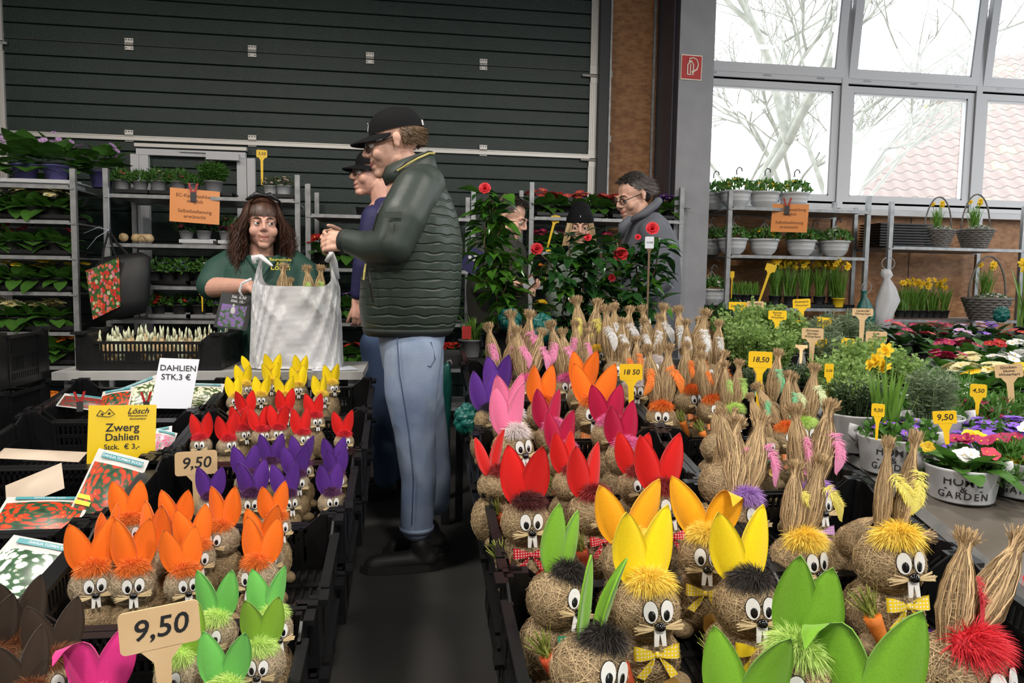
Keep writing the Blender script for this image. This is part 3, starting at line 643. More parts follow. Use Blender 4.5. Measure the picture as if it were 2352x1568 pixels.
# left display: rear right rim corners read off the photograph
LR = [('green', 712, 1375, 1.57), ('orange', 778, 1172, 2.01), ('purple', 820, 1035, 2.45), ('red', 848, 938, 2.89), ('yellow', 857, 862, 3.33)]
lp = [at(x, y, Y) for _, x, y, Y in LR]
A_ = np.polyfit([p.y for p in lp], [p.z for p in lp], 1); ltilt = math.atan(A_[0])
def lrim(Y): return A_[0]*Y+A_[1]
def lfloor(Y): return lrim(Y)-HC+.016
lx = [p.x for p in lp]
for i, (n, x, y, Y) in enumerate(LR):
    cy = Y-.21; xr_ = lx[i]; z = lrim(cy)-HC
    crate(xr_-.30, cy, z, .6, .42, HC, 'black crate holding the %s' % ['green-eared and brown-eared small rabbits', 'orange-eared small rabbits', 'purple-eared small rabbits', 'red-eared small rabbits', 'yellow-eared small rabbits'][i], ltilt)
    crate(xr_-.30, cy, z-.175, .6, .42, HC, 'empty black crate stacked beneath the crate of %s-eared rabbits' % n, ltilt)
    if i > 0:
        crate(xr_-.92, cy, z, .6, .42, HC, 'black crate of %s' % ['', 'white dahlia packets beside the orange-eared rabbits', 'red dahlia packets beside the purple-eared rabbits', 'dwarf dahlia packets behind the yellow price card', 'dahlia packets with the white price card'][i], ltilt)
        if i < 4: crate(xr_-.92, cy, z-.175, .6, .42, HC, 'empty black crate beneath the %s dahlia crate from the front' % ['', 'first', 'second', 'third', 'fourth'][i], ltilt)
# right display
def rrim(Y): return .52+.158*(Y-1.19)
def rfloor(Y): return rrim(Y)-HC+.016
rtilt = math.atan(.158); RB = [1.12, 1.54, 1.96, 2.38, 2.80, 3.22]
rn = ['green and yellow-eared rabbits at the front', 'red-eared rabbits', 'crimson-eared and pink-eared rabbits', 'orange-eared and purple-eared rabbits', 'pink-feathered straw rabbits', 'white-feathered straw rabbits at the back']
for i, y0 in enumerate(RB):
    cy = y0+.21; z = rrim(cy)-HC; xo_ = .20+.012*i
    crate(xo_+.30, cy, z, .6, .42, HC, 'black crate holding the %s' % rn[i], rtilt)
    if i < 4: crate(xo_+.30, cy, z-.175, .6, .42, HC, 'empty black crate stacked beneath the %s' % rn[i], rtilt)
    if i < 5: crate(xo_+.30+.30+.02+.235, cy, z, .46, .42, HC, 'narrow black crate right of the %s' % rn[i], rtilt)
crate(.50, .905, rrim(.905)-HC, .6, .42, HC, 'black crate at the bottom edge with half-visible green-eared rabbits', rtilt)
crate(1.055, .905, rrim(.905)-HC, .46, .42, HC, 'narrow black crate at the bottom edge with the red-feathered rabbit', rtilt)
# sloping stands below the crates
STEELK = mat('dark_stand_steel', (.03, .03, .032), .5)
def stand(label, x0, x1, y0, y1, zf, drop):
    o = thing('display_stand', label, 'display stand', ((x0+x1)/2, y0, 0)); cx = (x0+x1)/2
    za, zb = zf(y0)-drop, zf(y1)-drop
    for x in (x0, x1):
        for y, z in ((y0, za), (y1, zb)): MB().box((x-cx, y-y0, z/2), (.035, .035, z)).build('leg', STEELK, o)
        MB().add([Vector((x-cx+dx, y-y0, z+dz)) for y, z in ((y0, za), (y1, zb)) for dx in (-.015, .015) for dz in (-.04, 0)], [(0, 1, 3, 2), (4, 6, 7, 5), (0, 4, 5, 1), (2, 3, 7, 6), (0, 2, 6, 4), (1, 5, 7, 3)]).build('rail', STEELK, o)
    for y, z in ((y0, za), ((y0+y1)/2, (za+zb)/2), (y1, zb)): MB().box((0, y-y0, z-.02), (x1-x0, .03, .03)).build('crossbar', STEELK, o)
stand('dark steel sloping stand under the left rabbit crates', lx[2]-.55, lx[2]-.06, 1.2, 3.3, lrim, HC+.18)
stand('dark steel sloping stand under the dahlia crates', lx[2]-1.17, lx[2]-.68, 1.7, 3.3, lrim, HC+.18)
stand('dark steel sloping stand under the right rabbit crates', .26, .74, .8, 3.6, rrim, HC+.18)
stand('dark steel sloping stand under the narrow right crates', .90, 1.2, .8, 3.2, rrim, HC+.005)
# ------------------------------------------------------------------ price tags and cards
def rrect(w, h, r, k=4):
    o = []
    for cx, cz, a0 in ((w/2-r, h/2-r, 0), (-w/2+r, h/2-r, pi/2), (-w/2+r, -h/2+r, pi), (w/2-r, -h/2+r, 1.5*pi)):
        for i in range(k+1): a = a0+pi/2*i/k; o.append((cx+r*cos(a), cz+r*sin(a)))
    return o
def price_tag(px, py, w, h, Y, txt, m, spy, label, lean=0, turn=0, dx=0, lines=None, back=0, ts=.62, group='price tags', sm=None):
    p = at(px, py, Y); b = at(px+dx, spy, Y); s = mpp((p-CAM).length)
    o = thing('price_tag', label, 'price tag', b, aim(p, turn), group); L = (p-b).length; ww, hh = w*s, h*s
    o.rotation_euler = (radians(-back), radians(lean), aim(p, turn))
    MB().prism(rrect(ww, hh, min(ww, hh)*.13), .003).build('plate', m, o, loc=(0, 0, L))
    st = MB(); sw = max(min(ww*.13, .012), .004); st.prism([(-sw*.7, -L), (sw*.7, -L), (sw, -hh*.5-.02), (sw*2.4, -hh*.5+.001), (-sw*2.4, -hh*.5+.001), (-sw, -hh*.5-.02)], .003); st.build('stake', sm or m, o, loc=(0, .0, L))
    ls = lines or [txt]
    for i, t in enumerate(ls):
        sz = hh*ts/len(ls)*(1.25 if len(ls) > 1 else 1); sz = min(sz, ww*1.62/max(len(t), 1)); zz = ((len(ls)-1)/2-i)*hh*.8/len(ls)
        text(o, t, sz, (0, -.002, L+zz), shear=.15)
    return o
price_tag(453, 1063, 83, 51, 2.33, '9,50', TAGB, 1190, 'small beige wooden price tag 9,50 standing by the purple-eared rabbits', ts=.85)
price_tag(389, 1438, 146, 86, 1.13, '9,50', TAGB, 1600, 'large beige wooden price tag 9,50 in front of the green-eared rabbits', lean=-3, dx=-8, ts=.85)
price_tag(1462, 855, 52, 38, 2.5, '18 50', TAGY, 965, 'yellow price tag 18 50 among the crimson and orange-eared rabbits', lean=-2, ts=.7, dx=-12)
price_tag(1753, 826, 50, 36, 2.35, '18,50', TAGY, 950, 'yellow price tag 18,50 among the green-feathered straw rabbits', ts=.75, dx=-12)
TX = mat('teal_print', (.05, .25, .28), .4); YL = mat('yellow_sticker', (.8, .65, .03), .5)
def printmat(n, c1, c2, bgc, sc=9, cen=(.8, .55, .05)):
    """printed flower photograph on a packet or sign"""
    m = mat('print_'+n, bgc, .3, spec=.5); nt = m.node_tree; p = nt.nodes['Principled BSDF']; tc = nt.nodes.new('ShaderNodeTexCoord'); v = nt.nodes.new('ShaderNodeTexVoronoi'); v.inputs['Scale'].default_value = sc; nt.links.new(tc.outputs['Generated'], v.inputs['Vector'])
    r = nt.nodes.new('ShaderNodeValToRGB'); e = r.color_ramp.elements; e[0].position = 0; e[0].color = (*cen, 1); e[1].position = .12; e[1].color = (*c1, 1)
    for ps_, c in ((.50, c2), (.56, bgc), (.85, tuple(x*.4 for x in bgc))): x = e.new(ps_); x.color = (*c, 1)
    n_ = nt.nodes.new('ShaderNodeTexNoise'); n_.inputs['Scale'].default_value = 60; mxn = nt.nodes.new('ShaderNodeMath'); mxn.operation = 'MULTIPLY_ADD'; mxn.inputs[1].default_value = .22; nt.links.new(n_.outputs['Fac'], mxn.inputs[0]); ad = nt.nodes.new('ShaderNodeMath'); ad.operation = 'SUBTRACT'; ad.inputs[1].default_value = .11
    nt.links.new(v.outputs['Distance'], ad.inputs[0]); nt.links.new(ad.outputs[0], mxn.inputs[2]); nt.links.new(mxn.outputs[0], r.inputs[0]); nt.links.new(r.outputs[0], p.inputs['Base Color']); return m
PR = dict(red=printmat('red_dahlia', (.55, .06, .01), (.45, .03, .01), (.03, .09, .04), 6), white=printmat('white_dahlia', (.75, .74, .68), (.7, .7, .62), (.04, .12, .05), 6), cream=printmat('cream_dahlia', (.7, .68, .55), (.62, .62, .45), (.10, .16, .05), 8, (.6, .6, .3)), pink=printmat('pink_dahlia', (.62, .06, .2), (.6, .2, .3), (.5, .4, .42), 7), dark=printmat('dark_red_dahlia', (.3, .02, .02), (.2, .02, .02), (.08, .08, .06), 7))
BACKP = mat('packet_back', (.42, .34, .26), .5, (.5, .41, .32), 8); PKW = mat('packet_border', (.52, .52, .50), .3)
def packet(px, py, Y, w, h, rx, ry, rz, kind, title, label, sticker=False):
    p = at(px, py, Y); o = thing('dahlia_packet', label, 'packet', p, 0, 'dahlia packets'); o.rotation_euler = (radians(rx), radians(ry), radians(rz))
    g = MB()
    nx, nz = 6, 8; V = []
    for s in (1, -1):
        for j in range(nz+1):
            for i in range(nx+1):
                u_, v_ = i/nx, j/nz; bul = .012*sin(pi*u_)*sin(pi*v_); V.append(((u_-.5)*w, -s*(.0006+bul*(1 if s > 0 else .6)), (v_-.5)*h))
    q = (nx+1)*(nz+1); F = []
    for j in range(nz):
        for i in range(nx): a = j*(nx+1)+i; F.append((a, a+1, a+nx+2, a+nx+1)); F.append((q+a, q+a+nx+1, q+a+nx+2, q+a+1))
    g.add(V, F).build('bag', PKW if kind != 'back' else BACKP, o, True)
    if kind != 'back':
        m2 = MB(); V = []
        for j in range(nz+1):
            for i in range(nx+1):
                u_, v_ = i/nx, j/nz; uu = .04+.92*u_; vv = .05+.75*v_; V.append(((uu-.5)*w, -.0014-.012*sin(pi*uu)*sin(pi*vv), (vv-.5)*h))
        m2.add(V, F[0::2]).build('photo_print', PR[kind], o, True)
        MB().box((.02*w, -.0075, h*.41), (w*.8, .001, h*.075)).build('title_strip', TX, o)
        text(o, title, h*.05, (.02*w, -.0085, h*.41), CARD)
        if sticker:
            for k in (0, 1): MB().box((-w*.33, -.0075-.002*k, -h*(.22+.09*k)), (w*.28, .001, h*.06)).build('sticker', YL, o)
packet(252, 1118, 2.28, .145, .21, -35, 18, 6, 'red', 'DAHLIA TOPMIX ROOD', 'upright red dahlia packet leaning under the yellow price card', True)
packet(95, 1180, 2.20, .22, .15, -68, 3, 6, 'red', 'DAHLIA TOPMIX ROOD', 'red dahlia packet lying flat at the left front of its crate')
packet(80, 1118, 2.33, .16, .10, -50, -22, 10, 'back', '', 'beige back side of a dahlia packet standing askew')
packet(60, 1318, 1.84, .19, .20, -62, 10, -8, 'white', 'DAHLIA TOPMIX WIT', 'glossy white dahlia packet lying on top in the frontmost dahlia crate')
packet(315, 912, 3.14, .17, .16, -45, -22, 0, 'cream', 'DAHLIA PLAYA BLANCA', 'cream white dahlia packet tilted beside the white price card')
packet(462, 908, 3.14, .16, .13, -48, 2, 0, 'cream', 'DAHLIA PLAYA BLANCA', 'cream white dahlia packet right of the white price card')
packet(265, 922, 3.12, .12, .14, -52, -10, 0, 'red', 'DAHLIA ROOD', 'red dahlia packet left of the cream dahlia packet')
packet(200, 925, 3.12, .20, .08, -60, 8, 0, 'dark', '', 'dark red dahlia packet behind the red clip')
packet(360, 1012, 2.70, .10, .10, -40, -10, 0, 'pink', '', 'pink dahlia packet right of the yellow price card')
packet(372, 1018, 2.68, .07, .10, -40, 14, 0, 'pink', '', 'narrow pink dahlia packet edge next to the crate wall')
packet(95, 1045, 2.62, .26, .07, -75, 4, 0, 'back', '', 'flat pale packet lying in the shadow of the dwarf dahlia crate')
# cards
def card(px, py, Y, w, h, m, label, name='price_card', lean=0, back=10, th=.003, shear=0):
    p = at(px, py, Y); s = mpp((p-CAM).length); o = thing(name, label, 'sign', at(px, py+h/2, Y), 0); o.rotation_euler = (radians(-back), radians(lean), aim(p, 0)); ww, hh = w*s, h*s
    MB().prism([(-ww/2, 0), (ww/2, 0), (ww/2+shear*hh, hh), (-ww/2+shear*hh, hh)], th).build('card', m, o); o['hh'] = hh; return o, ww, hh
o, w, h = card(392, 884, 3.0, 78, 108, CARD, 'white tilted price card reading DAHLIEN STK. 3 euro', lean=4, back=16, shear=.12)
text(o, 'DAHLIEN', h*.16, (h*.10, -.003, h*.80)); text(o, 'STK.3 €', h*.16, (h*.07, -.003, h*.62))
YC = mat('yellow_card', (.80, .55, .01), .3, coat=.3)
o, w, h = card(278, 1017, 2.50, 124, 140, YC, 'yellow laminated price card reading Zwerg Dahlien Stck. 3 euro', lean=3, back=6)
text(o, 'Zwerg', h*.165, (0, -.003, h*.67)); text(o, 'Dahlien', h*.145, (0, -.003, h*.53)); text(o, 'Stck.  € 3,-', h*.105, (0, -.003, h*.39)); text(o, 'Lösch', h*.12, (w*.22, -.003, h*.91), shear=.4); text(o, 'Pflanzenmarkt\nAmmerland', h*.045, (w*.22, -.003, h*.82))
lg = MB(); lg.tube([(-.38*w, 0, h*.85), (-.33*w, 0, h*.93), (-.26*w, 0, h*.88), (-.2*w, 0, h*.95), (-.12*w, 0, h*.87), (-.2*w, 0, h*.83), (-.38*w, 0, h*.85)], .0012, 5); lg.ell((-.3*w, 0, h*.87), (.02*w, .001, .02*w), 8, 4); lg.ell((-.2*w, 0, h*.88), (.02*w, .001, .02*w), 8, 4); lg.build('logo', INK, o, loc=(0, -.003, 0))
CLIPR = mat('red_clip_plastic', (.38, .015, .012), .4)
def clip(px, py, Y, s, label):
    p = at(px, py, Y); k = mpp(Y)*s; o = thing('spring_clip', label, 'clip', p, aim(p, 0), 'red spring clips')
    for sg in (-1, 1): MB().add([Vector((sg*x_*k, y_*k, z_*k)) for y_ in (-3, 3) for x_, z_ in ((1, 0), (7, 22), (12, 22), (6, 0))], [(0, 1, 2, 3), (7, 6, 5, 4), (0, 4, 5, 1), (2, 6, 7, 3), (1, 5, 6, 2)]).build('handle', CLIPR, o)
    MB().box((0, 0, -10*k), (13*k, 5*k, 24*k)).build('jaw', STEELK, o)
clip(183, 922, 2.86, 1, 'red spring clip on the crate rim, left of the yellow card'); clip(336, 922, 2.86, 1, 'red spring clip on the crate rim, holding the yellow card')
# ------------------------------------------------------------------ small rabbits on the left
def lrow(lst, ear, tuft, dia, name, col, bow=None, el=1.28):
    for i, e in enumerate(lst):
        px, py, Y = e[:3]; tn = e[3] if len(e) > 3 else 0; rowname = e[4]
        cols = [q for q in lst if q[4] == rowname]; cols.sort(key=lambda q: q[0]); k_ = cols.index(e)
        felt_bunny(px, py, e[5] if len(e) > 5 else dia, Y, ear if not callable(ear) else ear(i), tuft, tn, 'small straw rabbit with %s felt ears, %s in the %s row' % (col, nth(k_), rowname), 'small %s-eared rabbits' % col, lfloor, bow=bow, el=el, flower=None, straw=STRAWG)
yl = [(540, 925, 3.02, 5, 'front', 36), (600, 922, 3.02, 0, 'front', 36), (655, 922, 3.02, 10, 'front', 36), (738, 922, 3.02, 20, 'front', 38), (563, 898, 3.18, 25, 'middle'), (624, 893, 3.18, 0, 'middle'), (686, 900, 3.18, 0, 'middle'), (762, 895, 3.18, 20, 'middle'), (628, 868, 3.28, 0, 'back', 34), (690, 872, 3.28, 0, 'back', 34)]
lrow(yl, 'yellow', 'yellow', 36, 'y', 'yellow')
rl = [(462, 1024, 2.60, -10, 'front', 44), (522, 1026, 2.60, 25, 'front', 44), (694, 1012, 2.62, 20, 'front', 44), (790, 1016, 2.60, 10, 'front', 44), (556, 1002, 2.70, 25, 'second', 42), (600, 1004, 2.68, 20, 'second', 42), (640, 1000, 2.68, 0, 'second', 42), (565, 965, 2.78, 0, 'back', 40), (655, 960, 2.78, 10, 'back', 40), (724, 972, 2.76, 15, 'back', 42)]
lrow(rl, 'red', 'red', 44, 'r', 'red')
pl = [(484, 1165, 2.16, 0, 'front', 54), (580, 1160, 2.18, -5, 'front', 60), (660, 1158, 2.18, 20, 'front', 56), (760, 1155, 2.16, 10, 'front', 56), (568, 1112, 2.27, 10, 'middle', 54), (682, 1112, 2.27, 10, 'middle', 54), (772, 1108, 2.27, 15, 'middle', 50), (622, 1082, 2.36, 0, 'back', 50), (694, 1085, 2.36, 20, 'back', 50), (765, 1082, 2.36, 0, 'back', 48)]
lrow(pl, 'purple', 'purple', 54, 'p', 'purple')
ol = [(214, 1345, 1.73, 5, 'front', 84), (306, 1344, 1.73, 0, 'front', 86), (424, 1344, 1.73, 10, 'front', 78), (594, 1328, 1.75, -25, 'front', 84), (345, 1292, 1.83, -25, 'second', 78), (262, 1288, 1.83, 60, 'second', 70), (452, 1285, 1.83, 10, 'second', 74), (608, 1285, 1.83, 15, 'second', 74), (510, 1240, 1.90, -30, 'third', 72), (300, 1225, 1.92, 0, 'third', 70), (406, 1236, 1.92, 0, 'third', 66), (632, 1215, 1.92, 25, 'third', 66)]
lrow(ol, 'orange', 'orange', 78, 'o', 'orange', el=1.2)
gl = [(495, 1458, 1.44, -14, 'back', 86), (622, 1448, 1.46, 20, 'back', 88), (602, 1525, 1.34, -12, 'middle', 92), (412, 1552, 1.32, -25, 'middle', 92), (520, 1618, 1.24, 0, 'front', 98)]
lrow(gl, lambda i: 'bright_green' if i in (0, 1, 4) else 'olive_green', 'green', 95, 'g', 'green', el=1.14)
for e in ((52, 1510, 1.36, 25, 'the back one'), (132, 1560, 1.28, 15, 'right of the others'), (-22, 1560, 1.30, 10, 'cut off by the left picture edge'), (60, 1640, 1.18, 10, 'mostly below the picture edge')):
    felt_bunny(e[0], e[1], 102, e[2], 'brown', 'brown', e[3], 'small straw rabbit with dark brown felt ears, %s' % e[4], 'small brown-eared rabbits', lfloor, el=1.1)
felt_bunny(225, 1652, 104, 1.18, 'magenta', 'pink', -10, 'small straw rabbit with one bright magenta ear showing at the bottom edge', None, lfloor, el=1.35, fold=1, tilt=22)
# ------------------------------------------------------------------ large felt-eared rabbits on the right
RF = 'large felt-eared straw rabbits'
for a in (
    (1208, 1200, 112, 1.70, 'red', 'maroon', 14, 'large red-eared straw rabbit with polka-dot bow facing the aisle camera', dict(bow='red', carrot=(-1, 'r'), flower='red')),
    (1357, 1178, 102, 1.72, 'red', 'dark_red', 38, 'large red-eared straw rabbit turned right, second of the front red row', dict(bow='red', carrot=(-1, 'r'))),
    (1520, 1165, 104, 1.72, 'red', 'dark_red', 25, 'large red-eared straw rabbit in front of the 18 50 tag, rightmost red', dict(bow='red')),
    (1137, 1116, 80, 1.92, 'red', 'dark_red', 60, 'red-eared straw rabbit at the aisle edge behind the maroon-tufted one', dict(carrot=(-1, 'r'))),
    (1308, 1114, 78, 1.90, 'red', 'dark_red', 40, 'red-eared straw rabbit in the second red row, middle', {}),
    (1460, 1118, 80, 1.90, 'red', 'dark_red', 20, 'red-eared straw rabbit in the second red row, right', {}),
    (1177, 1033, 96, 2.08, 'pink', 'white', 35, 'pink-eared straw rabbit with white fur tuft', dict(bow='red', carrot=(-1, 'r'), flower='pink')),
    (1172, 985, 82, 2.26, 'pink', 'white', 20, 'pink-eared straw rabbit just behind the white-tufted one', {}),
    (1121, 965, 64, 2.45, 'purple', 'darkblue', 30, 'purple-eared straw rabbit with black tuft beside the aisle', dict(bow='purple', carrot=(-1, 'r'), el=1.5)),
    (1142, 925, 58, 2.62, 'purple', 'darkblue', 10, 'purple-eared straw rabbit behind the other purple one', dict(el=1.55)),
    (1246, 955, 76, 2.48, 'orange', 'orange', 30, 'orange-eared straw rabbit at left of the orange-eared group', dict(bow='orange')),
    (1362, 958, 82, 2.48, 'orange', 'orange', 4, 'orange-eared straw rabbit facing forward in the middle of its crate', dict(bow='orange', tilt=20)),
    (1338, 915, 72, 2.68, 'orange', 'orange', 0, 'orange-eared straw rabbit half hidden behind the forward-facing one', {}),
    (1266, 1010, 78, 2.26, 'crimson', 'pink', 30, 'crimson-eared straw rabbit, left of the back crimson pair', dict(tilt=16, bow='pink')),
    (1396, 1000, 76, 2.26, 'crimson', 'pink', 20, 'crimson-eared straw rabbit, right of the back crimson pair', {}),
    (1293, 1063, 78, 2.08, 'crimson', 'pink', 40, 'crimson-eared straw rabbit, left of the front crimson pair', dict(carrot=(-1, 'r'))),
    (1432, 1053, 82, 2.08, 'crimson', 'pink', 28, 'crimson-eared straw rabbit, right of the front crimson pair, bright pink tuft', dict(bow='pink')),
    (1279, 1376, 134, 1.36, 'green', 'black', 42, 'green-eared straw rabbit with black and grey tuft and teal bow', dict(bow='green', carrot=(-1, 'r'), el=1.15, tilt=8, lean=20)),
    (1351, 1540, 162, 1.16, 'green', 'black', 40, 'green-eared straw rabbit with black tuft at the bottom edge', dict(carrot=(1, 'r'), el=1.1, lean=17, eyaw=58, tilt=10)),
    (1485, 1397, 142, 1.34, 'yellow', 'yellow', 22, 'yellow-eared straw rabbit with yellow dotted bow and pale flower', dict(bow='yellow', flower='yellow', carrot=(-1, 'r'), el=1.2)),
    (1447, 1292, 122, 1.50, 'amber', 'yellow', 30, 'amber-eared straw rabbit half hidden behind the yellow-eared one', dict(tilt=24)),
    (1621, 1279, 118, 1.50, 'amber', 'yellow', 4, 'amber-eared straw rabbit with one folded ear tip', dict(bow='yellow', flower='yellow', tilt=26, fold=2)),
    (1714, 1390, 136, 1.34, 'yellow', 'black', 26, 'yellow-eared straw rabbit with round black tuft', dict(bow='plain', carrot=(-1, 'r'), el=1.15)),
    (1822, 1562, 168, 1.10, 'green', 'green', -14, 'big green-eared straw rabbit with light green tuft tilting its head', dict(el=1.1, tilt=5, lean=8)),
    (1708, 1728, 165, 1.02, 'green', 'green', 20, 'green-eared straw rabbit with only its ear tips at the bottom edge', dict(el=1.1, tilt=16)),
    (1985, 1745, 190, 1.00, 'green', 'green', 0, 'green-eared straw rabbit with one ear folded over at the bottom edge', dict(el=1.2, tilt=20, fold=1)),
): felt_bunny(*a[:8], RF, rfloor, **a[8])
# ------------------------------------------------------------------ straw-eared rabbits on the right
SG = 'straw-eared rabbits'
for a in (
    (1152, 888, 56, 2.95, ((1120, 745), (1186, 757)), 'pink', 'pink', 5, 'straw-eared rabbit with pink feathers, leftmost at the back', {}),
    (1198, 868, 54, 3.15, ((1172, 716), (1218, 716)), None, 'pink', 5, 'straw-eared rabbit with pink feathers and the tallest ears at left', {}),
    (1212, 893, 58, 2.88, ((1186, 752), (1246, 757)), 'pink', 'pink', 20, 'straw-eared rabbit with hot pink tuft above the orange ears', dict(bow='red')),
    (1300, 893, 58, 2.90, ((1264, 740), (1290, 757)), 'pink', 'pink', 10, 'straw-eared rabbit with hot pink tuft in the middle of the back', {}),
    (1330, 862, 54, 3.05, ((1322, 738), (1352, 758)), None, 'pink', 0, 'straw-eared rabbit with pink feathers right of the middle', {}),
    (1347, 835, 54, 3.30, ((1323, 684), (1373, 690)), None, 'yellow', 0, 'straw-eared rabbit with yellow feathers, highest of all ears', {}),
    (1368, 820, 46, 3.22, ((1352, 742), (1392, 740)), 'yellow', 'yellow', 20, 'straw-eared rabbit with yellow tuft below the camellia', dict(bow='yellow')),
    (1412, 855, 56, 3.10, ((1390, 704), (1430, 733)), None, 'white', 0, 'straw-eared rabbit with white feathers, leftmost of the white group', {}),
    (1430, 835, 52, 3.30, ((1408, 700), (1447, 706)), None, 'white', 0, 'straw-eared rabbit with white feathers in the rear of the white group', {}),
    (1500, 850, 56, 3.08, ((1478, 733), (1516, 724)), 'white', 'white', 0, 'straw-eared rabbit with white feathers and white tuft, middle of the group', {}),
    (1502, 835, 52, 3.32, ((1474, 704), (1526, 701)), None, 'white', 0, 'straw-eared rabbit with white feathers, middle of the rearmost ears', {}),
    (1585, 845, 54, 3.12, ((1556, 706), (1606, 730)), None, 'white', 0, 'straw-eared rabbit with white feathers, right of the middle', {}),
    (1590, 860, 54, 3.00, ((1576, 736), (1622, 713)), None, 'white', 0, 'straw-eared rabbit with white feathers in front of the right column foot', {}),
    (1636, 862, 54, 3.10, ((1618, 742), (1652, 738)), None, 'white', 10, 'straw-eared rabbit with white feathers, rightmost of the white group', {}),
    (1456, 905, 66, 2.72, ((1438, 790), (1462, 775)), 'white', 'orange', 12, 'straw-eared rabbit hidden behind the 18 50 tag', {}),
    (1518, 962, 68, 2.48, ((1487, 795), (1536, 792)), 'orange', 'orange', 4, 'straw-eared rabbit with orange tuft and dotted orange bow facing forward', dict(bow='orange', flower='orange')),
    (1580, 922, 62, 2.62, ((1577, 787), (1612, 792)), 'orange', 'orange', 40, 'straw-eared rabbit with orange tuft turned to the right', dict(bow='orange', carrot=(-1, 'o'))),
    (1632, 945, 62, 2.52, ((1612, 812), (1664, 808)), 'orange', 'orange', 30, 'straw-eared rabbit with orange tuft, right end of the orange ones', dict(bow='orange', carrot=(-1, 'o'))),
    (1680, 965, 62, 2.45, ((1665, 832), (1699, 828)), 'green', 'green', 30, 'straw-eared rabbit with light green feathers left of the 18,50 tag', {}),
    (1760, 950, 66, 2.42, ((1737, 848), (1789, 806)), None, 'teal', 5, 'straw-eared rabbit with teal green feathers behind the 18,50 tag', {}),
    (1800, 1010, 66, 2.22, ((1735, 882), (1812, 855)), 'orange', 'teal', 35, 'straw-eared rabbit with bushy orange tuft below the green feathers', dict(bow='orange')),
    (1845, 1000, 66, 2.24, ((1823, 862), (1872, 838)), 'green', 'pale', 20, 'straw-eared rabbit with pale yellow-green feathers at the herb side', {}),
    (1650, 1030, 76, 2.14, ((1652, 925), (1690, 940)), None, 'green', 30, 'straw-eared rabbit turned away with green feather and carrot', dict(carrot=(1, 'o'))),
    (1763, 1028, 48, 2.12, ((1722, 905), (1750, 945)), None, None, 12, 'small straw rabbit with green bow and carrot between the pink feathers', dict(bow='green', carrot=(-1, 'o'), flower='yellow')),
    (1700, 1185, 104, 1.78, ((1690, 965), (1750, 955)), 'lilac', 'pink', 42, 'straw-eared rabbit with lilac tuft and curved pink feathers', dict(back=.1)),
    (1660, 1112, 104, 1.86, ((1655, 938), (1700, 960)), None, None, 165, 'straw-eared rabbit seen from behind left of the lilac-tufted one', {}),
    (1858, 1160, 92, 1.86, ((1825, 932), (1908, 922)), 'lilac', 'pink', 40, 'straw-eared rabbit with tall ears and large pink feathers', dict(bow='lilac')),
    (1832, 1290, 118, 1.52, ((1828, 1062), (1888, 1048)), 'yellow', 'yellow', 44, 'straw-eared rabbit with yellow tuft beside the yellow-eared felt one', dict(bow='yellow', flower='purple')),
    (2042, 1290, 132, 1.42, ((2042, 1008), (2105, 996)), 'yellow', 'yellow', 38, 'straw-eared rabbit holding an orange carrot in the right crate', dict(bow='yellow', carrot=(-1, 'o'), flower='purple', ew=.62)),
    (2200, 1560, 176, 1.12, ((2222, 1222), (2352, 1225)), 'red', 'red', 60, 'large straw-eared rabbit with red tuft in the bottom right corner', {}),
): straw_bunny(*a[:9], SG, rfloor, **a[9])
# rabbit lying on its side
p = at(1955, 1235, 1.55); z0 = rfloor(1.55); o = thing('straw_eared_rabbit', 'straw rabbit lying on its side between the narrow crates', 'rabbit figure', (p.x, p.y, z0), 0, SG)
hz = p.z-z0
obj('head', BALLS[1], STRAW, o, M=TR((.02, .0, hz-.01), 0, 0, .4, (.052, .05, .042))); obj('body', BALLS[2], STRAW, o, M=TR((0, .03, hz*.45), 0, 0, 0, (.06, .055, hz*.45))); obj('body', BALLS[3], STRAW, o, M=TR((-.07, .03, hz*.5), 0, 0, 0, (.05, .05, hz*.5)))
for k, (a, c, l) in enumerate((((.03, 0, hz), (.19, -.02, hz+.005), .17), ((.0, .03, hz), (.11, .06, hz+.03), .12))):
    d = Vector(c)-Vector(a); Q = d.to_track_quat('Z', 'Y').to_matrix().to_4x4(); obj('straw_ear', SEARS[k], STRAWE, o, M=Matrix.Translation(a) @ Q @ Matrix.Diagonal((d.length*.9, d.length*.9, d.length, 1)))
obj('feather', FEATH[0], FEA['pink'], o, M=TR((.05, -.05, hz), radians(-20), radians(50), 0, .07))
# ------------------------------------------------------------------ plants: templates made once, copied as single things
def lm(n, c, c2=None, rough=.45, tr=.22): return mat('leaf_'+n, c, rough, c2 or tuple(x*1.5 for x in c), 14, trans=tr)
LEAF = dict(dark=lm('dark', (.022, .060, .014)), mid=lm('mid', (.055, .15, .022), tr=.32), light=lm('light', (.20, .33, .08), (.32, .46, .15), tr=.4), grey=lm('grey_green', (.13, .19, .10), (.21, .28, .16), tr=.3), thyme=lm('thyme', (.05, .085, .035)), laurel=lm('laurel', (.02, .055, .015), rough=.25), blade=lm('blade', (.11, .25, .03), (.19, .36, .06), tr=.4), camellia=lm('camellia', (.010, .045, .012), (.022, .075, .018), .16, .12), fresh=lm('fresh_camellia', (.03, .11, .012), (.07, .19, .02), .2, .2))
PET = {n: mat('petal_'+n, c, .6, tuple(min(1, x*1.25+.01) for x in c), 30, trans=.25) for n, c in dict(cream=(.66, .60, .34), yellow=(.80, .55, .02), orange=(.72, .20, .01), red=(.42, .012, .012), coral=(.72, .10, .10), pink=(.66, .25, .38), lilac=(.58, .36, .62), white=(.78, .78, .76), blue=(.18, .22, .55), purple=(.12, .04, .34), violet=(.24, .10, .58), crimson=(.36, .01, .08), rose=(.60, .05, .10), pale=(.66, .52, .50)).items()}
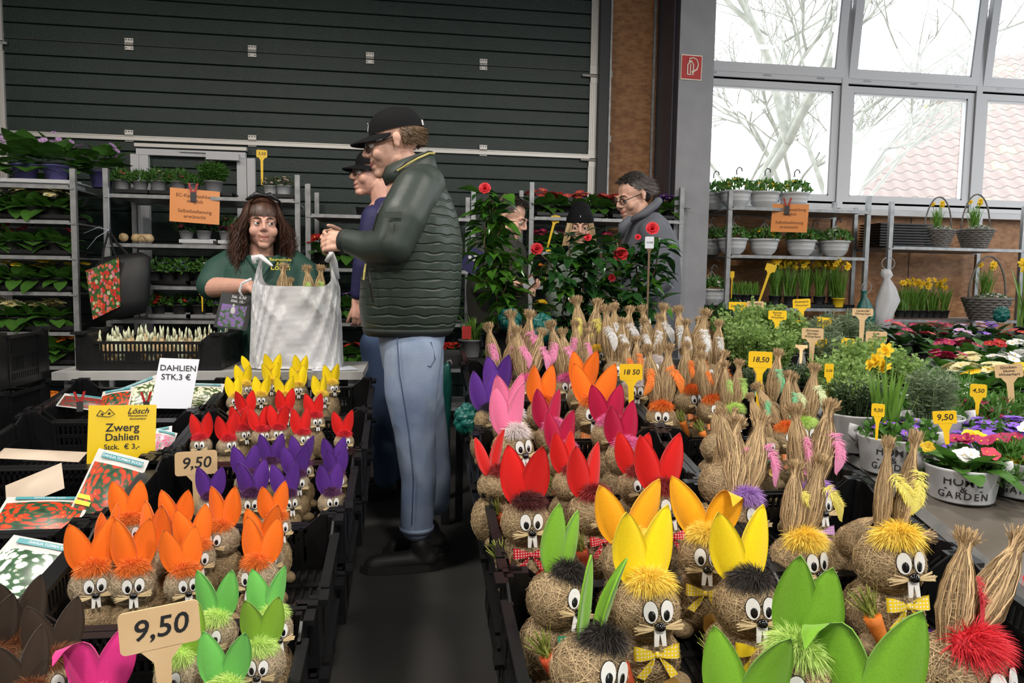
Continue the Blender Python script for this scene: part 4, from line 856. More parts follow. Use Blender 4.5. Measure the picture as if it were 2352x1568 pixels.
HEART = mat('flower_yellow_heart', (.75, .50, .03), .7)
TERRA = mat('black_pot_plastic', (.02, .02, .021), .5); GPOT = mat('grey_pot_plastic', (.22, .22, .23), .55); WPOT = mat('white_pot_plastic', (.50, .51, .52), .4); YPOT = mat('yellow_pot', (.75, .50, .02), .45); BPOT = mat('violet_pot', (.08, .07, .22), .5); ZINC = mat('whitewashed_zinc', (.52, .53, .55), .45, (.44, .45, .47), 8)
def pot_mesh(rt, h, k=.74, ridges=0):
    pr = [(.001, .004), (rt*k, .004), (rt*k, 0), (rt*k*1.01, .002)]
    if ridges:
        for i in range(ridges): z = h*(.15+.7*i/ridges); r = rt*(k+(1-k)*sqrt(z/h)); pr += [(r, z), (r*1.012, z+.004), (r, z+.008)]
    pr += [(rt*.985, h*.9), (rt*1.03, h*.9), (rt*1.03, h), (rt*.95, h), (rt*.93, h*.86), (.001, h*.86)]
    return MB().lathe(pr, 22).mesh('pot', True)
def rosette(n, L, Wd, z, seed, e0=10, e1=75, curl=.35):
    r = np.random.default_rng(seed); a = np.arange(n)*2.4+r.normal(0, .2, n); el = np.radians(e1+(e0-e1)*(np.arange(n)/max(n-1, 1))**.8+r.normal(0, 6, n))
    d = np.stack([np.cos(a)*np.cos(el), np.sin(a)*np.cos(el), np.sin(el)], 1); b = np.stack([np.cos(a)*.012, np.sin(a)*.012, np.full(n, z)], 1)
    return leaves(b, d, np.stack([-np.cos(a)*np.sin(el), -np.sin(a)*np.sin(el), np.cos(el)], 1), r.uniform(.75, 1.15, n)*L, r.uniform(.85, 1.15, n)*Wd, curl, .22, (.14, .55, .95, 1, .72, .08))
def dome(n, rx, h, z, seed, zmin=.0):
    r = np.random.default_rng(seed); d = rdir(n, r, zmin, 1); return d*np.array([rx, rx, h])*r.uniform(.72, 1.05, n)[:, None]+np.array([0, 0, z]), d, r
def cushion(n, rx, h, z, L, Wd, seed, up=.4, curl=.2, zmin=0):
    b, d, r = dome(n, rx, h, z, seed, zmin); dd = unit(d+np.array([0, 0, up])+r.normal(0, .45, (n, 3))); return leaves(b, dd, d+r.normal(0, .3, (n, 3)), r.uniform(.7, 1.2, n)*L, Wd*r.uniform(.8, 1.2, n), curl, .2)
def stems(n, rx, h, z, seed, per=16, L=.012, Wd=.008, spread=.5):
    r = np.random.default_rng(seed); a = r.uniform(0, 2*pi, n); q = np.sqrt(r.uniform(0, 1, n))*rx*.55; b = np.stack([q*np.cos(a), q*np.sin(a), np.full(n, z)], 1)
    H = h*r.uniform(.65, 1.05, n)*(1-.35*(q/rx)); tip = b+np.stack([np.cos(a)*rx*spread*r.uniform(.2, 1, n), np.sin(a)*rx*spread*r.uniform(.2, 1, n), H], 1)
    K = 4; t = np.linspace(0, 1, K); P = b[:, None]*(1-t[None, :, None])+tip[:, None]*t[None, :, None]; v1, f1 = ribbons(P, np.full((n, K), .0028), np.tile(rdir(n, r)[:, None], (1, K, 1)))
    tt = r.uniform(.15, 1.02, (n, per)); bb = b[:, None]*(1-tt[..., None])+tip[:, None]*tt[..., None]; d = rdir(n*per, r, -.1, .8); v2, f2 = leaves(bb.reshape(-1, 3), d, rdir(n*per, r, .2, 1), L*r.uniform(.7, 1.3, n*per), Wd, .1, .2, (.3, 1, .05))
    return merge((v1, f1), (v2, f2))
def blooms(pos, nrm, R, pw, seed, npet=5, curl=.1, prof=(.3, .9, 1, .55)):
    r = np.random.default_rng(seed); n = len(pos); nrm = unit(nrm); a1 = unit(np.cross(nrm, rdir(n, r))); a2 = np.cross(nrm, a1); V = []; B = []; D = []; U = []; LL = []
    R = np.broadcast_to(R, (n,))
    for k in range(npet):
        w = 2*pi*k/npet; d = a1*np.cos(w)+a2*np.sin(w)+nrm*.25; B.append(pos); D.append(d); U.append(nrm); LL.append(R)
    return leaves(np.concatenate(B), np.concatenate(D), np.concatenate(U), np.concatenate(LL), np.concatenate(LL)*pw, curl, .15, prof)
def hearts(pos, nrm, R):
    V = []; F = []; m = MB()
    for p, n_, r in zip(pos, unit(nrm), np.broadcast_to(R, (len(pos),))): m.ell(Vector(p)+Vector(n_)*r*.2, (r*.3, r*.3, r*.26), 6, 4)
    return m.mesh('flower_hearts', True)
TP = {}
def tmpl(k, f):
    if k not in TP: TP[k] = f()
    return TP[k]
def M_(vf, name='foliage'): return np_mesh(name, *vf)
def t_primrose(col, v, leafm='dark', nf=10, big=1.0, ph=.075):
    def f():
        r = np.random.default_rng(v*31+5); nl = 15; pos = np.stack([r.normal(0, .032, nf), r.normal(0, .032, nf)-.012, .056+ph+r.uniform(-.01, .018, nf)], 1); nr = unit(pos-np.array([0, 0, ph-.025]))+np.array([0, 0, .3])
        return [('pot', pot_mesh(.048, ph), TERRA), ('foliage', M_(rosette(nl, .105, .062, ph-.008, v, -12, 70)), LEAF[leafm]), ('flowers', M_(blooms(pos, nr, .019*big, 1.0, v), 'flowers'), PET[col]), ('flower_hearts', hearts(pos, nr, .012), HEART)]
    return tmpl(('primrose', col, v, leafm, nf, ph, big), f)
def t_cush(key, col, leafm, n, rx, h, L, Wd, nf, R, npet=5, v=0, potr=.05, poth=.07, potm=None, kind='cushion', heart=True):
    def f():
        z = poth*.85
        fo = cushion(n, rx, h, z, L, Wd, v+3) if kind == 'cushion' else stems(n, rx, h, z, v+3, L=L, Wd=Wd)
        out = [('pot', pot_mesh(potr, poth), potm or TERRA), ('foliage', M_(fo), LEAF[leafm])]
        if nf:
            b, d, r = dome(nf, rx*.95, h*1.05, z, v+9, .35); b = b+d*.006; nr = d+np.array([0, 0, .6]); out.append(('flowers', M_(blooms(b, nr, R, .9, v, npet), 'flowers'), PET[col]))
            if heart: out.append(('flower_hearts', hearts(b, nr, R*.6), HEART))
        return out
    return tmpl((key, col, v), f)
def t_daff(v, h=.22, nf=6, potm=None, nb=34, pot=True):
    def f():
        r = np.random.default_rng(v+77); z = .06; a = r.uniform(0, 2*pi, nb); b = np.stack([r.normal(0, .018, nb), r.normal(0, .018, nb), np.full(nb, z)], 1); d = np.stack([np.cos(a)*.16, np.sin(a)*.16, np.full(nb, 1.)], 1)
        bl = leaves(b, d, np.stack([np.cos(a), np.sin(a), 0*a], 1)*-1, r.uniform(.7, 1.05, nb)*h, .010, .12, .1, (.7, 1, 1, .9, .1))
        a = r.uniform(0, 2*pi, nf); pos = np.stack([np.cos(a)*.045*r.uniform(.3, 1.2, nf), np.sin(a)*.045*r.uniform(.3, 1.2, nf)-.01, z+h*r.uniform(.92, 1.22, nf)], 1); nr = unit(np.stack([np.cos(a)*.9, np.sin(a)*.5-.7, r.uniform(-.1, .5, nf)], 1))
        if nf == 0: return ([('pot', pot_mesh(.045, .07), potm or TERRA)] if pot else [])+[('foliage', M_(bl), LEAF['blade'])]
        st = MB(); cu = MB()
        for p, n_ in zip(pos, nr): st.tube([(p[0]*.2, p[1]*.2, z), (p[0]*.8, p[1]*.8, z+h*.6), p-n_*.004], .0022, 5); p_ = Vector(p); nn = Vector(n_); cu.tube([p_, p_+nn*.012, p_+nn*.017], [.006, .0085, .0115], 8, cap=False)
        out = [('pot', pot_mesh(.045, .07), potm or TERRA)] if pot else []
        return out+[('foliage', M_(bl), LEAF['blade']), ('stems', st.mesh('stems', True), LEAF['blade']), ('flowers', M_(blooms(pos, nr, .026, .62, v, 6, .05), 'flowers'), PET['yellow']), ('trumpets', cu.mesh('trumpets', True), PET['yellow'])]
    return tmpl(('daff', v, h, nf, pot, id(potm)), f)
def t_cine(v):
    def f():
        b, d, r = dome(13, .17, .15, .15, v, .5); fl = blooms(b+d*.02, d, .020, .30, v, 12)
        bb, dd, rr_ = dome(46, .17, .17, .11, v+1, -.3); lv = leaves(bb*.86, dd+np.array([0, 0, .15]), dd+np.array([0, 0, 1.]), rr_.uniform(.07, .12, 46), rr_.uniform(.10, .14, 46), .35, .1, (.3, .95, 1, .9, .55, .08))
        return [('pot', pot_mesh(.075, .11), BPOT), ('foliage', M_(lv), LEAF['mid']), ('flowers', M_(fl, 'flowers'), PET['lilac']), ('flower_hearts', hearts(b+d*.02, d, .012), PET['purple'])]
    return tmpl(('cine', v), f)
def t_laurel(v):
    def f():
        b, d, r = dome(150, .14, .20, .14, v, -.4); lv = leaves(b, unit(d+np.array([0, 0, .5])), d+r.normal(0, .3, d.shape), r.uniform(.05, .075, 150), .026, .15, .25)
        return [('pot', pot_mesh(.08, .12), TERRA), ('foliage', M_(lv), LEAF['laurel'])]
    return tmpl(('laurel', v), f)
def plant(name, parts, loc, label, group, s=1.0, rz=0.0, cat='plant', skip_pot=False):
    o = thing(name, label, cat, loc, rz, group); o.scale = (s, s, s)
    for n, me, m in parts:
        if skip_pot and n == 'pot': continue
        obj(n, me, m, o)
    return o
# ------------------------------------------------------------------ trolleys
def trolley(label, xa, xb, yf, zs_, ztop, depth=.56, zbase=.18, right_open=False):
    cx = (xa+xb)/2; o = thing('plant_trolley', label, 'trolley', (cx, yf, 0), 0, 'galvanised plant trolleys'); w = xb-xa
    pm_ = MB(); pm_.box((0, 0, (ztop+.1)/2), (.036, .006, ztop-.1)); pm_.box((-.016, .015, (ztop+.1)/2), (.005, .03, ztop-.1)); pm_.box((.016, .015, (ztop+.1)/2), (.005, .03, ztop-.1)); pme = pm_.mesh('post')
    for x in (-w/2, w/2):
        for y in (0, depth): obj('post', pme, GALV, o, (x, y, 0))
    for z in list(zs_)+[zbase]:
        s_ = MB(); s_.box((0, depth/2, -.008), (w-.05, depth-.02, .012)); s_.box((0, .0, -.010), (w-.05, .018, .026)); s_.box((0, depth, -.010), (w-.05, .018, .026))
        for sg in (-1, 1): s_.box((sg*(w/2-.015), 0, -.018), (.05, .02, .014))
        s_.build('shelf', GALV, o, loc=(0, 0, z))
    for x in (-w/2+.08, w/2-.08):
        for y in (.06, depth-.06): MB().tube([(x, y-.015, .055), (x, y+.015, .055)], .055, 14).box((x, y, .12), (.04, .04, .06)).build('wheel', TERRA, o)
    return o
def tray(cx, cy, z, w, d, label, m=None, h=.035):
    o = tag(MB().box((0, 0, h/2), (w*.86, d*.86, h)).box((0, 0, h*.9), (w, d, .008)).box((0, 0, h+.004), (w*.98, .008, .012)).box((0, -d/2, h*.6), (w, .006, .022)).build('plant_tray', m or BLACKP, loc=(cx, cy, z)), label, 'tray', 'plant trays'); return o
def X_(px, py, Y): return at(px, py, Y).x
def zz(px, py, Y): return at(px, py, Y).z
# trolley A
YA = 5.6; XA = X_(172, 600, YA); zA = [zz(100, y, YA) for y in (425, 506, 588, 671, 763, 841)]
trolley('galvanised trolley of primroses at the left picture edge', XA-1.33, XA, YA, zA, zz(168, 387, YA))
shelfn = ['top', 'second', 'third', 'fourth', 'fifth', 'sixth']
specA = [None, ('cream', [-10, 35, 78, 122]), ('red', [-15, 30, 75, 130]), ('yellow', [-8, 40, 88, 140]), ('cream', [-12, 32, 72, 118]), ('orange', [-5, 22, 62, 108, 150])]
for si, sp in enumerate(specA):
    z = zA[si]+.008
    for half in (0, 1): tray(XA-.30-.60*half, YA+.2, z, .56, .36, 'plastic plant tray on the %s shelf of the left trolley, %s half' % (shelfn[si], ['right', 'left'][half]), m=WPOT if si == 0 else None)
    if sp is None:
        for k, (px, py) in enumerate(((-40, 400), (62, 402), (132, 398), (205, 400))):
            plant('potted_cineraria', t_cine(k), (X_(px, py, YA+.2), YA+(.18 if k < 3 else .42), z+.03), 'cineraria with lilac daisies on the left trolley top, %s' % nth(k), 'cinerarias', 1.12, k*1.3)
        continue
    for k, px in enumerate(sp[1]):
        col = sp[0] if si != 5 else ('yellow' if k < 3 else 'orange'); nf = 11 if si in (1, 4, 5) else (5 if si == 3 else 1)
        if si == 1 and k < 2: nf = 1
        plant('potted_primrose', t_primrose(col, k % 3+3*(si == 2), 'mid', nf, 1.3, .04), (X_(px, 600, YA+.1), YA+.12, z+.03), '%s primrose, %s on the %s shelf of the left trolley' % (col, nth(k), shelfn[si]), 'primroses on the left trolley', 1.6, k*2.1+si)
        if si % 2: plant('potted_primrose', t_primrose(col, (k+1) % 3, 'dark', 1, 1.3, .04), (X_(px, 600, YA+.1)+.03, YA+.36, z+.03), 'primrose in the rear, %s on the %s shelf of the left trolley' % (nth(k), shelfn[si]), 'primroses on the left trolley', 1.5, k*1.7+si)
for k, px in enumerate((110, 155)): plant('potted_primrose', t_primrose('orange', k, 'mid', 11, 1.4, .04), (X_(px, 890, YA+.1), YA+.15, .19), 'orange primrose near the floor, %s on the lowest trolley board' % nth(k), 'primroses on the left trolley', 1.3, k)
# trolley B
YB = 5.77; XB0, XB1 = X_(247, 600, YB), X_(684, 600, YB); zB = [zz(400, y, YB) for y in (450, 562, 658, 736)]
trolley('galvanised trolley behind the seller', XB0, XB1, YB, zB, zz(247, 386, YB))
def rowp(specs, Y, z, prefix, grp, dy=.14):
    for k, (px, kind, s) in enumerate(specs): plant(kind[0], kind[1], (X_(px, 500, Y+dy), Y+dy, z+.038), prefix % nth(k), grp, s, k*1.9)
def sax(c, v): return ('potted_saxifrage', t_cush('sax', c, 'mid', 420, .075, .075, .028, .006, 12 if c != 'white' else 16, .010, v=v, potm=GPOT))
rowp([(282, sax('rose', 0), 1.15), (325, sax('rose', 1), 1.1), (366, sax('cream', 2), 1.2), (412, sax('rose', 1), 1.2), (444, sax('crimson', 0), 1.0), (492, ('potted_white_saxifrage', t_cush('saxw', 'white', 'mid', 300, .075, .11, .03, .006, 16, .013, v=1, kind='stems', potm=GPOT)), 1.35), (622, ('potted_pale_saxifrage', t_cush('saxp', 'pale', 'thyme', 300, .08, .07, .018, .006, 34, .012, v=1, potm=WPOT)), 1.05), (652, ('potted_pale_saxifrage', t_cush('saxp', 'pale', 'thyme', 300, .08, .07, .018, .006, 34, .012, v=2, potm=WPOT)), 1.15)], YB, zB[0], 'small cushion plant, %s on the top shelf behind the seller', 'cushion plants behind the seller')
for k, (a, c) in enumerate(((262, 335), (338, 420), (425, 530), (592, 672))): tray((X_(a, 430, YB)+X_(c, 430, YB))/2, YB+.15, zB[0]+.008, X_(c, 430, YB)-X_(a, 430, YB), .22, 'dark plastic tray, %s on the top shelf behind the seller' % nth(k))
BULB = mat('bulb_skin', (.42, .28, .13), .6, (.55, .42, .25), 20, .2)
for k, px in enumerate((290, 305, 318, 334, 345, 352)): q = tag(MB().lathe([(.001, -.0), (.02, .004), (.034, .03), (.026, .055), (.008, .075), (.002, .085)], 12).build('flower_bulb', BULB, smooth=True, loc=(X_(px, 550, YB+.1), YB+.08+.02*(k % 2), zB[1]+.036)), 'brown flower bulb, %s in the row on the shelf behind the seller' % nth(k), 'bulb', 'bulbs on the trolley'); q.rotation_euler = (1.2, 0, k*1.1)
def ran(c, v): return ('potted_ranunculus', t_cush('ran', c, 'dark', 90, .07, .10, .05, .016, 9, .018, v=v, potm=GPOT, npet=7))
rowp([(428, ran('crimson', 0), 1.05), (468, ran('red', 1), 1.1), (520, ran('crimson', 2), 1.1)], YB, zB[1], 'ranunculus with red buds, %s on the second shelf behind the seller', 'ranunculus')
tray((X_(405, 545, YB)+X_(490, 545, YB))/2, YB+.13, zB[1]+.008, .24, .2, 'white tray under the ranunculus, left', WPOT); tray((X_(495, 545, YB)+X_(540, 545, YB))/2+.04, YB+.13, zB[1]+.008, .2, .2, 'white tray under the ranunculus, right', WPOT)
def myo(c, v): return ('potted_forget_me_not', t_cush('myo', c, 'mid', 160, .07, .075, .035, .012, 26, .008, v=v))
rowp([(352, myo('blue', 0), 1.1), (385, myo('blue', 1), 1.1), (420, myo('blue', 2), 1.15), (462, myo('white', 0), 1.15), (680, myo('blue', 1), 1.1)], YB, zB[2], 'forget-me-not, %s on the third shelf behind the seller', 'forget-me-nots')
def pan(c, v): return ('potted_pansy', t_cush('pan', c, 'mid', 120, .07, .07, .03, .015, 11, .018, v=v))
rowp([(360, pan('red', 0), 1.1), (408, pan('red', 1), 1.1), (455, pan('purple', 0), 1.1), (500, pan('purple', 1), 1.1), (555, pan('violet', 0), 1.1), (670, pan('purple', 2), 1.1)], YB, zB[3], 'pansy, %s on the fourth shelf behind the seller', 'pansies behind the seller')
for k, (a, c) in enumerate(((345, 425), (430, 515))):
    tray((X_(a, 645, YB)+X_(c, 645, YB))/2, YB+.14, zB[2]+.008, .30, .2, 'dark tray of forget-me-nots, %s' % ['left', 'right'][k]); tray((X_(a, 725, YB)+X_(c, 725, YB))/2, YB+.14, zB[3]+.008, .30, .2, 'grey tray of pansies, %s' % ['left', 'right'][k], GPOT)
price_tag(598, 353, 22, 16, YB+.1, '3,50', TAGY, 425, 'yellow price tag 3,50 above the pale saxifrages', ts=.7, dx=4)
price_tag(459, 668, 12, 18, YB-.02, '', TAGY, 715, 'small yellow price tag beside the seller arm', dx=6)
# trolley C and D
XC0, XC1 = X_(708, 600, 5.85), X_(1086, 600, 5.85); zC = [zz(800, y, 5.85) for y in (494, 617, 742, 848)]
trolley('galvanised trolley behind the two men with caps', XC0, XC1, 5.85, zC, zz(708, 422, 5.85))
def prm(c, v, nf=10, l='mid'): return ('potted_primrose', t_primrose(c, v, l, nf, 1.3, .045))
rowp([(745, prm('red', 0, 14), 1.9), (800, prm('red', 1, 14), 1.9), (1010, prm('red', 0), 1.3), (1045, prm('red', 2), 1.3)], 5.85, zC[1], 'red primrose, %s on the second shelf behind the men', 'red primroses behind the men')
rowp([(760, prm('purple', 0, 4), 1.6), (805, prm('purple', 1, 3), 1.6), (1030, prm('purple', 2, 4), 1.5)], 5.85, zC[2], 'purple primrose, %s on the third shelf behind the men', 'purple primroses behind the men')
rowp([(778, prm('white', 0, 5), 1.35), (812, prm('red', 1, 12), 1.35), (850, prm('red', 2, 12), 1.35), (1025, prm('red', 0, 14), 1.35), (1050, prm('red', 1, 14), 1.35)], 5.85, zC[3], 'primrose, %s on the fourth shelf behind the men', 'primroses on the low shelf')
tag(MB().lathe([(.001, 0), (.04, 0), (.052, .07), (.055, .07), (.05, .06), (.001, .06)], 16).build('empty_pot', TERRA, smooth=True, loc=(X_(832, 490, 5.95), 5.97, zC[0]+.006)), 'small empty black pot alone on the upper shelf', 'pot')
YD = 5.95; XD0, XD1 = X_(1219, 600, YD), X_(1562, 600, YD); zD = [zz(1400, y, YD) for y in (503, 582, 660, 742)]
trolley('galvanised trolley of pink primroses behind the shoppers', XD0, XD1, YD, zD, zz(1219, 418, YD))
for half in (0, 1): tray((XD0*(.74-.5*half)+XD1*(.26+.5*half)), YD+.17, zD[0]+.008, .56, .3, 'black tray of pink primroses, %s' % ['left', 'right'][half])
rowp([(1235, prm('coral', 0, 12), 1.55), (1262, prm('coral', 1, 12), 1.5), (1300, prm('coral', 2, 12), 1.5), (1335, prm('coral', 0, 12), 1.5), (1375, prm('coral', 1, 12), 1.5), (1410, prm('coral', 2, 14), 1.5), (1540, prm('purple', 0, 12), 1.5)], YD, zD[0], 'primrose, %s on the top shelf of the pink primrose trolley', 'pink primroses')
rowp([(1240, prm('crimson', 0, 12), 1.2), (1268, prm('white', 1, 9), 1.2), (1300, prm('crimson', 2, 12), 1.2), (1400, prm('crimson', 1, 10), 1.2)], YD, zD[1], 'primrose, %s on second shelf of the pink primrose trolley', 'second shelf primroses')
rowp([(1235, prm('orange', 0, 10), 1.2), (1262, prm('yellow', 1, 9), 1.2), (1300, prm('purple', 2, 10), 1.2)], YD, zD[2], 'primrose, %s on the third shelf of the pink primrose trolley', 'third shelf primroses')
rowp([(1250, prm('yellow', 0, 9), 1.2), (1282, prm('yellow', 1, 9), 1.2)], YD, zD[3], 'yellow primrose, %s on the lowest shelf of the pink primrose trolley', 'fourth shelf primroses')
def spy_(px, z, Y): a, b = zz(px, 500, Y), zz(px, 700, Y); return 500+200*(z-a)/(b-a)
price_tag(1275, 502, 21, 16, YD+.03, '1,50', TAGY, spy_(1257, zD[1]+.004, YD+.03), 'yellow price tag 1,50 tilted before the red primroses', lean=14, dx=-20, ts=.7)
price_tag(1262, 576, 18, 14, YD+.03, '', TAGY, spy_(1252, zD[2]+.004, YD+.03), 'second small yellow price tag below the red primroses', lean=8, dx=-10)
# right trolleys by the window
YE = 5.95; XE0, XE1 = X_(1673, 600, YE), X_(1990, 600, YE); zE = [zz(1840, y, YE) for y in (480, 589, 708)]
trolley('galvanised trolley of white hanging pots by the window', XE0, XE1, YE, zE, zz(1673, 438, YE), .52)
XF0, XF1 = X_(2043, 600, YE), X_(2348, 600, YE); zF = [zz(2200, y, YE) for y in (570, 735)]
trolley('galvanised trolley of daffodil baskets by the window', XF0, XF1, YE, zF, zz(2043, 463, YE), .52)
HPOT = None
def hang_pot(px, z, Y, col, k, label, up=True, s=1.0):
    global HPOT
    if HPOT is None: HPOT = MB().lathe([(.001, .006), (.07, .006), (.072, 0), (.075, .012), (.098, .03), (.113, .06), (.1145, .062), (.114, .066), (.121, .095), (.1225, .097), (.122, .10), (.127, .13), (.137, .132), (.137, .148), (.128, .148), (.12, .13), (.001, .128)], 28).mesh('pot', True)
    o = thing('hanging_pot', label, 'plant pot', (X_(px, 550, Y), Y, z), 0, 'white hanging pots'); o.scale = (s, s, s); obj('pot', HPOT, WPOT, o)
    parts = t_cush('viola', col, 'mid', 260, .13, .07, .03, .017, 22, .018, v=k % 2)
    for n, me, m in parts[1:]: obj(n, me, m, o, (0, 0, .070), scale=(1.08, 1.08, 1.35))
    hh = .30; h = MB()
    for a in (0, 2.1, 4.2): h.tube([(.125*cos(a), .125*sin(a), .14), (.07*cos(a), .07*sin(a), .22), (.004*cos(a), .004*sin(a), hh if up else .24)], .0025, 5)
    h.build('hanger', WPOT, o, True)
    if up: MB().tube([(0, 0, hh-.01), (0, 0, hh+.03), (.02, 0, hh+.055), (.045, 0, hh+.045), (.05, 0, hh+.02)], .006, 6).build('hook', mat('grey_hook', (.12, .12, .13), .5), o, True)
for k, px in enumerate((1634, 1686, 1751, 1818)): hang_pot(px, zE[0]+.008, YE+(.2 if k != 0 else .45), ['lilac', 'yellow', 'yellow', 'yellow'][k], k, 'white hanging pot with violas, %s on the top shelf by the window' % nth(k))
for k, px in enumerate((1632, 1683, 1755, 1840, 1866, 1918)): hang_pot(px, zE[1]+.008, YE+(.16 if k not in (0, 4) else .40), ['violet', 'white', 'yellow', 'orange', 'purple', 'white'][k], k, 'white hanging pot with violas, %s on the middle shelf by the window' % nth(k), s=.95)
hang_pot(1637, zE[2]+.008, YE+.2, 'white', 0, 'white hanging pot with white violas low beside the column')
for k, px in enumerate((1692, 1712, 1735)): plant('potted_hyacinth', t_daff(50+k, .12, 0), (X_(px, 690, YE+.1), YE+.12, zE[2]+.035), 'young bulb plant without bloom, %s left of the daffodils' % nth(k), 'young bulb plants', 1.1, k)
for k, px in enumerate(range(1775, 1945, 17)): plant('potted_daffodil', t_daff(k % 3, .27, 8), (X_(px, 690, YE+.12), YE+.10+.09*(k % 2), zE[2]+.035), 'yellow dwarf daffodils in pot, %s in the row under the hanging pots' % nth(k), 'daffodils under the hanging pots', 1.0, k*1.3)
plant('potted_daffodil', t_daff(1, .25, 6, YPOT), (X_(1924, 690, YE+.04), YE+.03, zE[2]+.012), 'daffodils in a small yellow pot at the end of the row', None, 1.15, .4)
for k in range(2): tray(XE0+.32+.58*k, YE+.16, zE[2]+.004, .56, .28, 'black tray of bulb plants under the hanging pots, %s' % ['left', 'right'][k], h=.03)
for k, px in enumerate(range(2066, 2185, 17)): plant('potted_daffodil', t_daff(k % 3, .23, 4 if k % 3 else 6), (X_(px, 715, YE+.12), YE+.12, zF[1]+.012), 'yellow dwarf daffodils in pot, %s in the row behind the white sack' % nth(k), 'daffodils behind the white sack', 1.0, k*1.7)
WICK = mat('grey_wicker', (.10, .09, .08), .7, (.17, .155, .14), 30, .5, 60)
def basket(px, z, Y, label, s=1.0, wide=1.0):
    o = thing('wicker_basket', label, 'basket', (X_(px, 560, Y), Y, z), 0, 'wicker baskets'); o.scale = (s*wide, s*wide, s); m = MB(); n = 26
    for j in range(9):
        z_ = .010+.018*j; R = .085+.052*j/8; m.tube([((R+.006*(1 if (i+j) % 2 else -1))*cos(2*pi*i/n) if True else 0, (R+.006*(1 if (i+j) % 2 else -1))*sin(2*pi*i/n), z_) for i in range(n+1)], .0105, 6)
    m.build('weave', WICK, o, True); MB().lathe([(.001, .004), (.08, .004), (.128, .15), (.001, .15)], 20).build('liner', SOIL, o)
    m = MB(); m.tube([(.135*cos(a), 0, .16+.30*sin(a)) for a in np.linspace(0, pi, 20)], .0065, 6); m.build('handle', WICK, o, True)
    for n_, me, mm in t_daff(7, .22, 5, pot=False): obj(n_, me, mm, o, (.0, .02, .09))
    for n_, me, mm in t_cush('alyss', 'white', 'grey', 200, .10, .04, .02, .008, 60, .008, v=4, heart=False)[1:]: obj('ground_cover' if n_ == 'foliage' else 'small_flowers', me, mm, o, (.02, -.01, .09))
basket(2152, zF[0]+.01, YE+.16, 'wicker basket with daffodils and tall handle, left one on the shelf', .98); basket(2238, zF[0]+.01, YE+.14, 'wicker basket with daffodils and tall handle, right one on the shelf', 1.05, 1.0); basket(2275, zF[1]+.01, YE-.35+.2, 'large wicker basket with daffodils standing low by the sacks', 1.2, 1.1)
for k in range(9): q = MB().box((0, 0, .004), (.50, .30, .006)).box((0, 0, .011), (.52, .32, .007)).build('empty_tray', BLACKP, loc=(X_(2058, 540, YE+.25), YE+.26, zF[0]+.010+.0235*k)); tag(q, 'empty black plant tray, %s of the stack beside the baskets' % ['lowest', 'second lowest', 'third lowest', 'fourth lowest', 'middle', 'fourth highest', 'third highest', 'second highest', 'topmost'][k], 'tray', 'stack of empty trays')
# ------------------------------------------------------------------ herb bench on the right
def bz(Y): return .55+.10*(Y-1.6)
def atb(px, py):
    v = ray(px, py); t = (.55-.16-CAMH)/(v.z-.10*v.y); return CAM+v*t
_e0, _e1 = atb(2062, 1118), atb(2340, 1338); _k = (_e1.x-_e0.x)/(_e1.y-_e0.y)
bx = [(_e0.x+_k*(1.1-_e0.y), 1.10), (_e0.x+_k*(2.2-_e0.y), 2.2), (1.50, 3.3), (1.70, 4.25), (3.4, 4.25), (3.2, 1.1)]
WOODT = mat('worn_table_top', (.085, .07, .055), .4, (.13, .115, .10), 3, .15, 20)
bench = thing('sales_bench', 'long sales bench with herbs and metal planters on the right', 'bench', (2.0, 2.5, 0))
V = [Vector((x-2, y-2.5, bz(y))) for x, y in bx]+[Vector((x-2, y-2.5, bz(y)-.04)) for x, y in bx]; n = len(bx)
MB().add(V, [tuple(range(n)), tuple(range(2*n-1, n-1, -1))]+[(i, n+i, n+(i+1) % n, (i+1) % n) for i in range(n)]).build('table_top', WOODT, bench)
em = MB(); em.tube([V[0]-Vector((.004, 0, .018)), V[1]-Vector((.004, 0, .018)), V[2]-Vector((.004, 0, .018))], .022, 4); em.build('metal_edge', GALV, bench)
for x, y in ((1.75, 1.4), (2.8, 1.4), (1.85, 4.1), (3.2, 4.1)): MB().box((x-2, y-2.5, bz(y)/2-.02), (.05, .05, bz(y)-.04)).build('leg', STEELK, bench)
def herb(px, py, Y, w, parts, name, label, group, rz=0, width=.16):
    """px,py: middle of the foliage; w: width in pixels"""
    p = at(px, py, Y); s = w*mpp((p-CAM).length)/width; plant(name, parts, (p.x, p.y, bz(p.y)+.001), label, group, s, rz)
H = 'potted herbs'
def oreg(v): return t_cush('oreg', 'white', 'light', 150, .09, .17, .013, .010, 0, .01, v=v, kind='stems')
def thym(v): return t_cush('thym', 'white', 'thyme', 190, .08, .10, .008, .005, 0, .01, v=v, kind='stems')
def rosm(v): return t_cush('rosm', 'white', 'grey', 110, .08, .16, .024, .004, 0, .01, v=v, kind='stems')
for k, (px, py, Y, w) in enumerate(((1690, 790, 3.5, 105), (1745, 785, 3.6, 110), (1800, 790, 3.5, 105), (1720, 815, 3.2, 110), (1770, 815, 3.15, 105))): herb(px, py, Y, w, oreg(k % 3), 'potted_oregano', 'light green bushy herb, %s of the rear group' % nth(k), H, k)
for k, (px, py, Y, w) in enumerate(((1925, 925, 2.55, 120), (1985, 915, 2.65, 130), (2045, 930, 2.6, 115), (1950, 955, 2.4, 110))): herb(px, py, Y, w, oreg((k+1) % 3), 'potted_oregano', 'light green bushy herb, %s of the front group' % nth(k), H, k)
for k, (px, py, Y, w) in enumerate(((1800, 860, 2.9, 90), (1850, 852, 2.95, 90), (1895, 860, 2.85, 85), (1745, 860, 2.9, 90))): herb(px, py, Y, w, thym(k % 2), 'potted_thyme', 'dark low thyme, %s of its row' % nth(k), H, k)
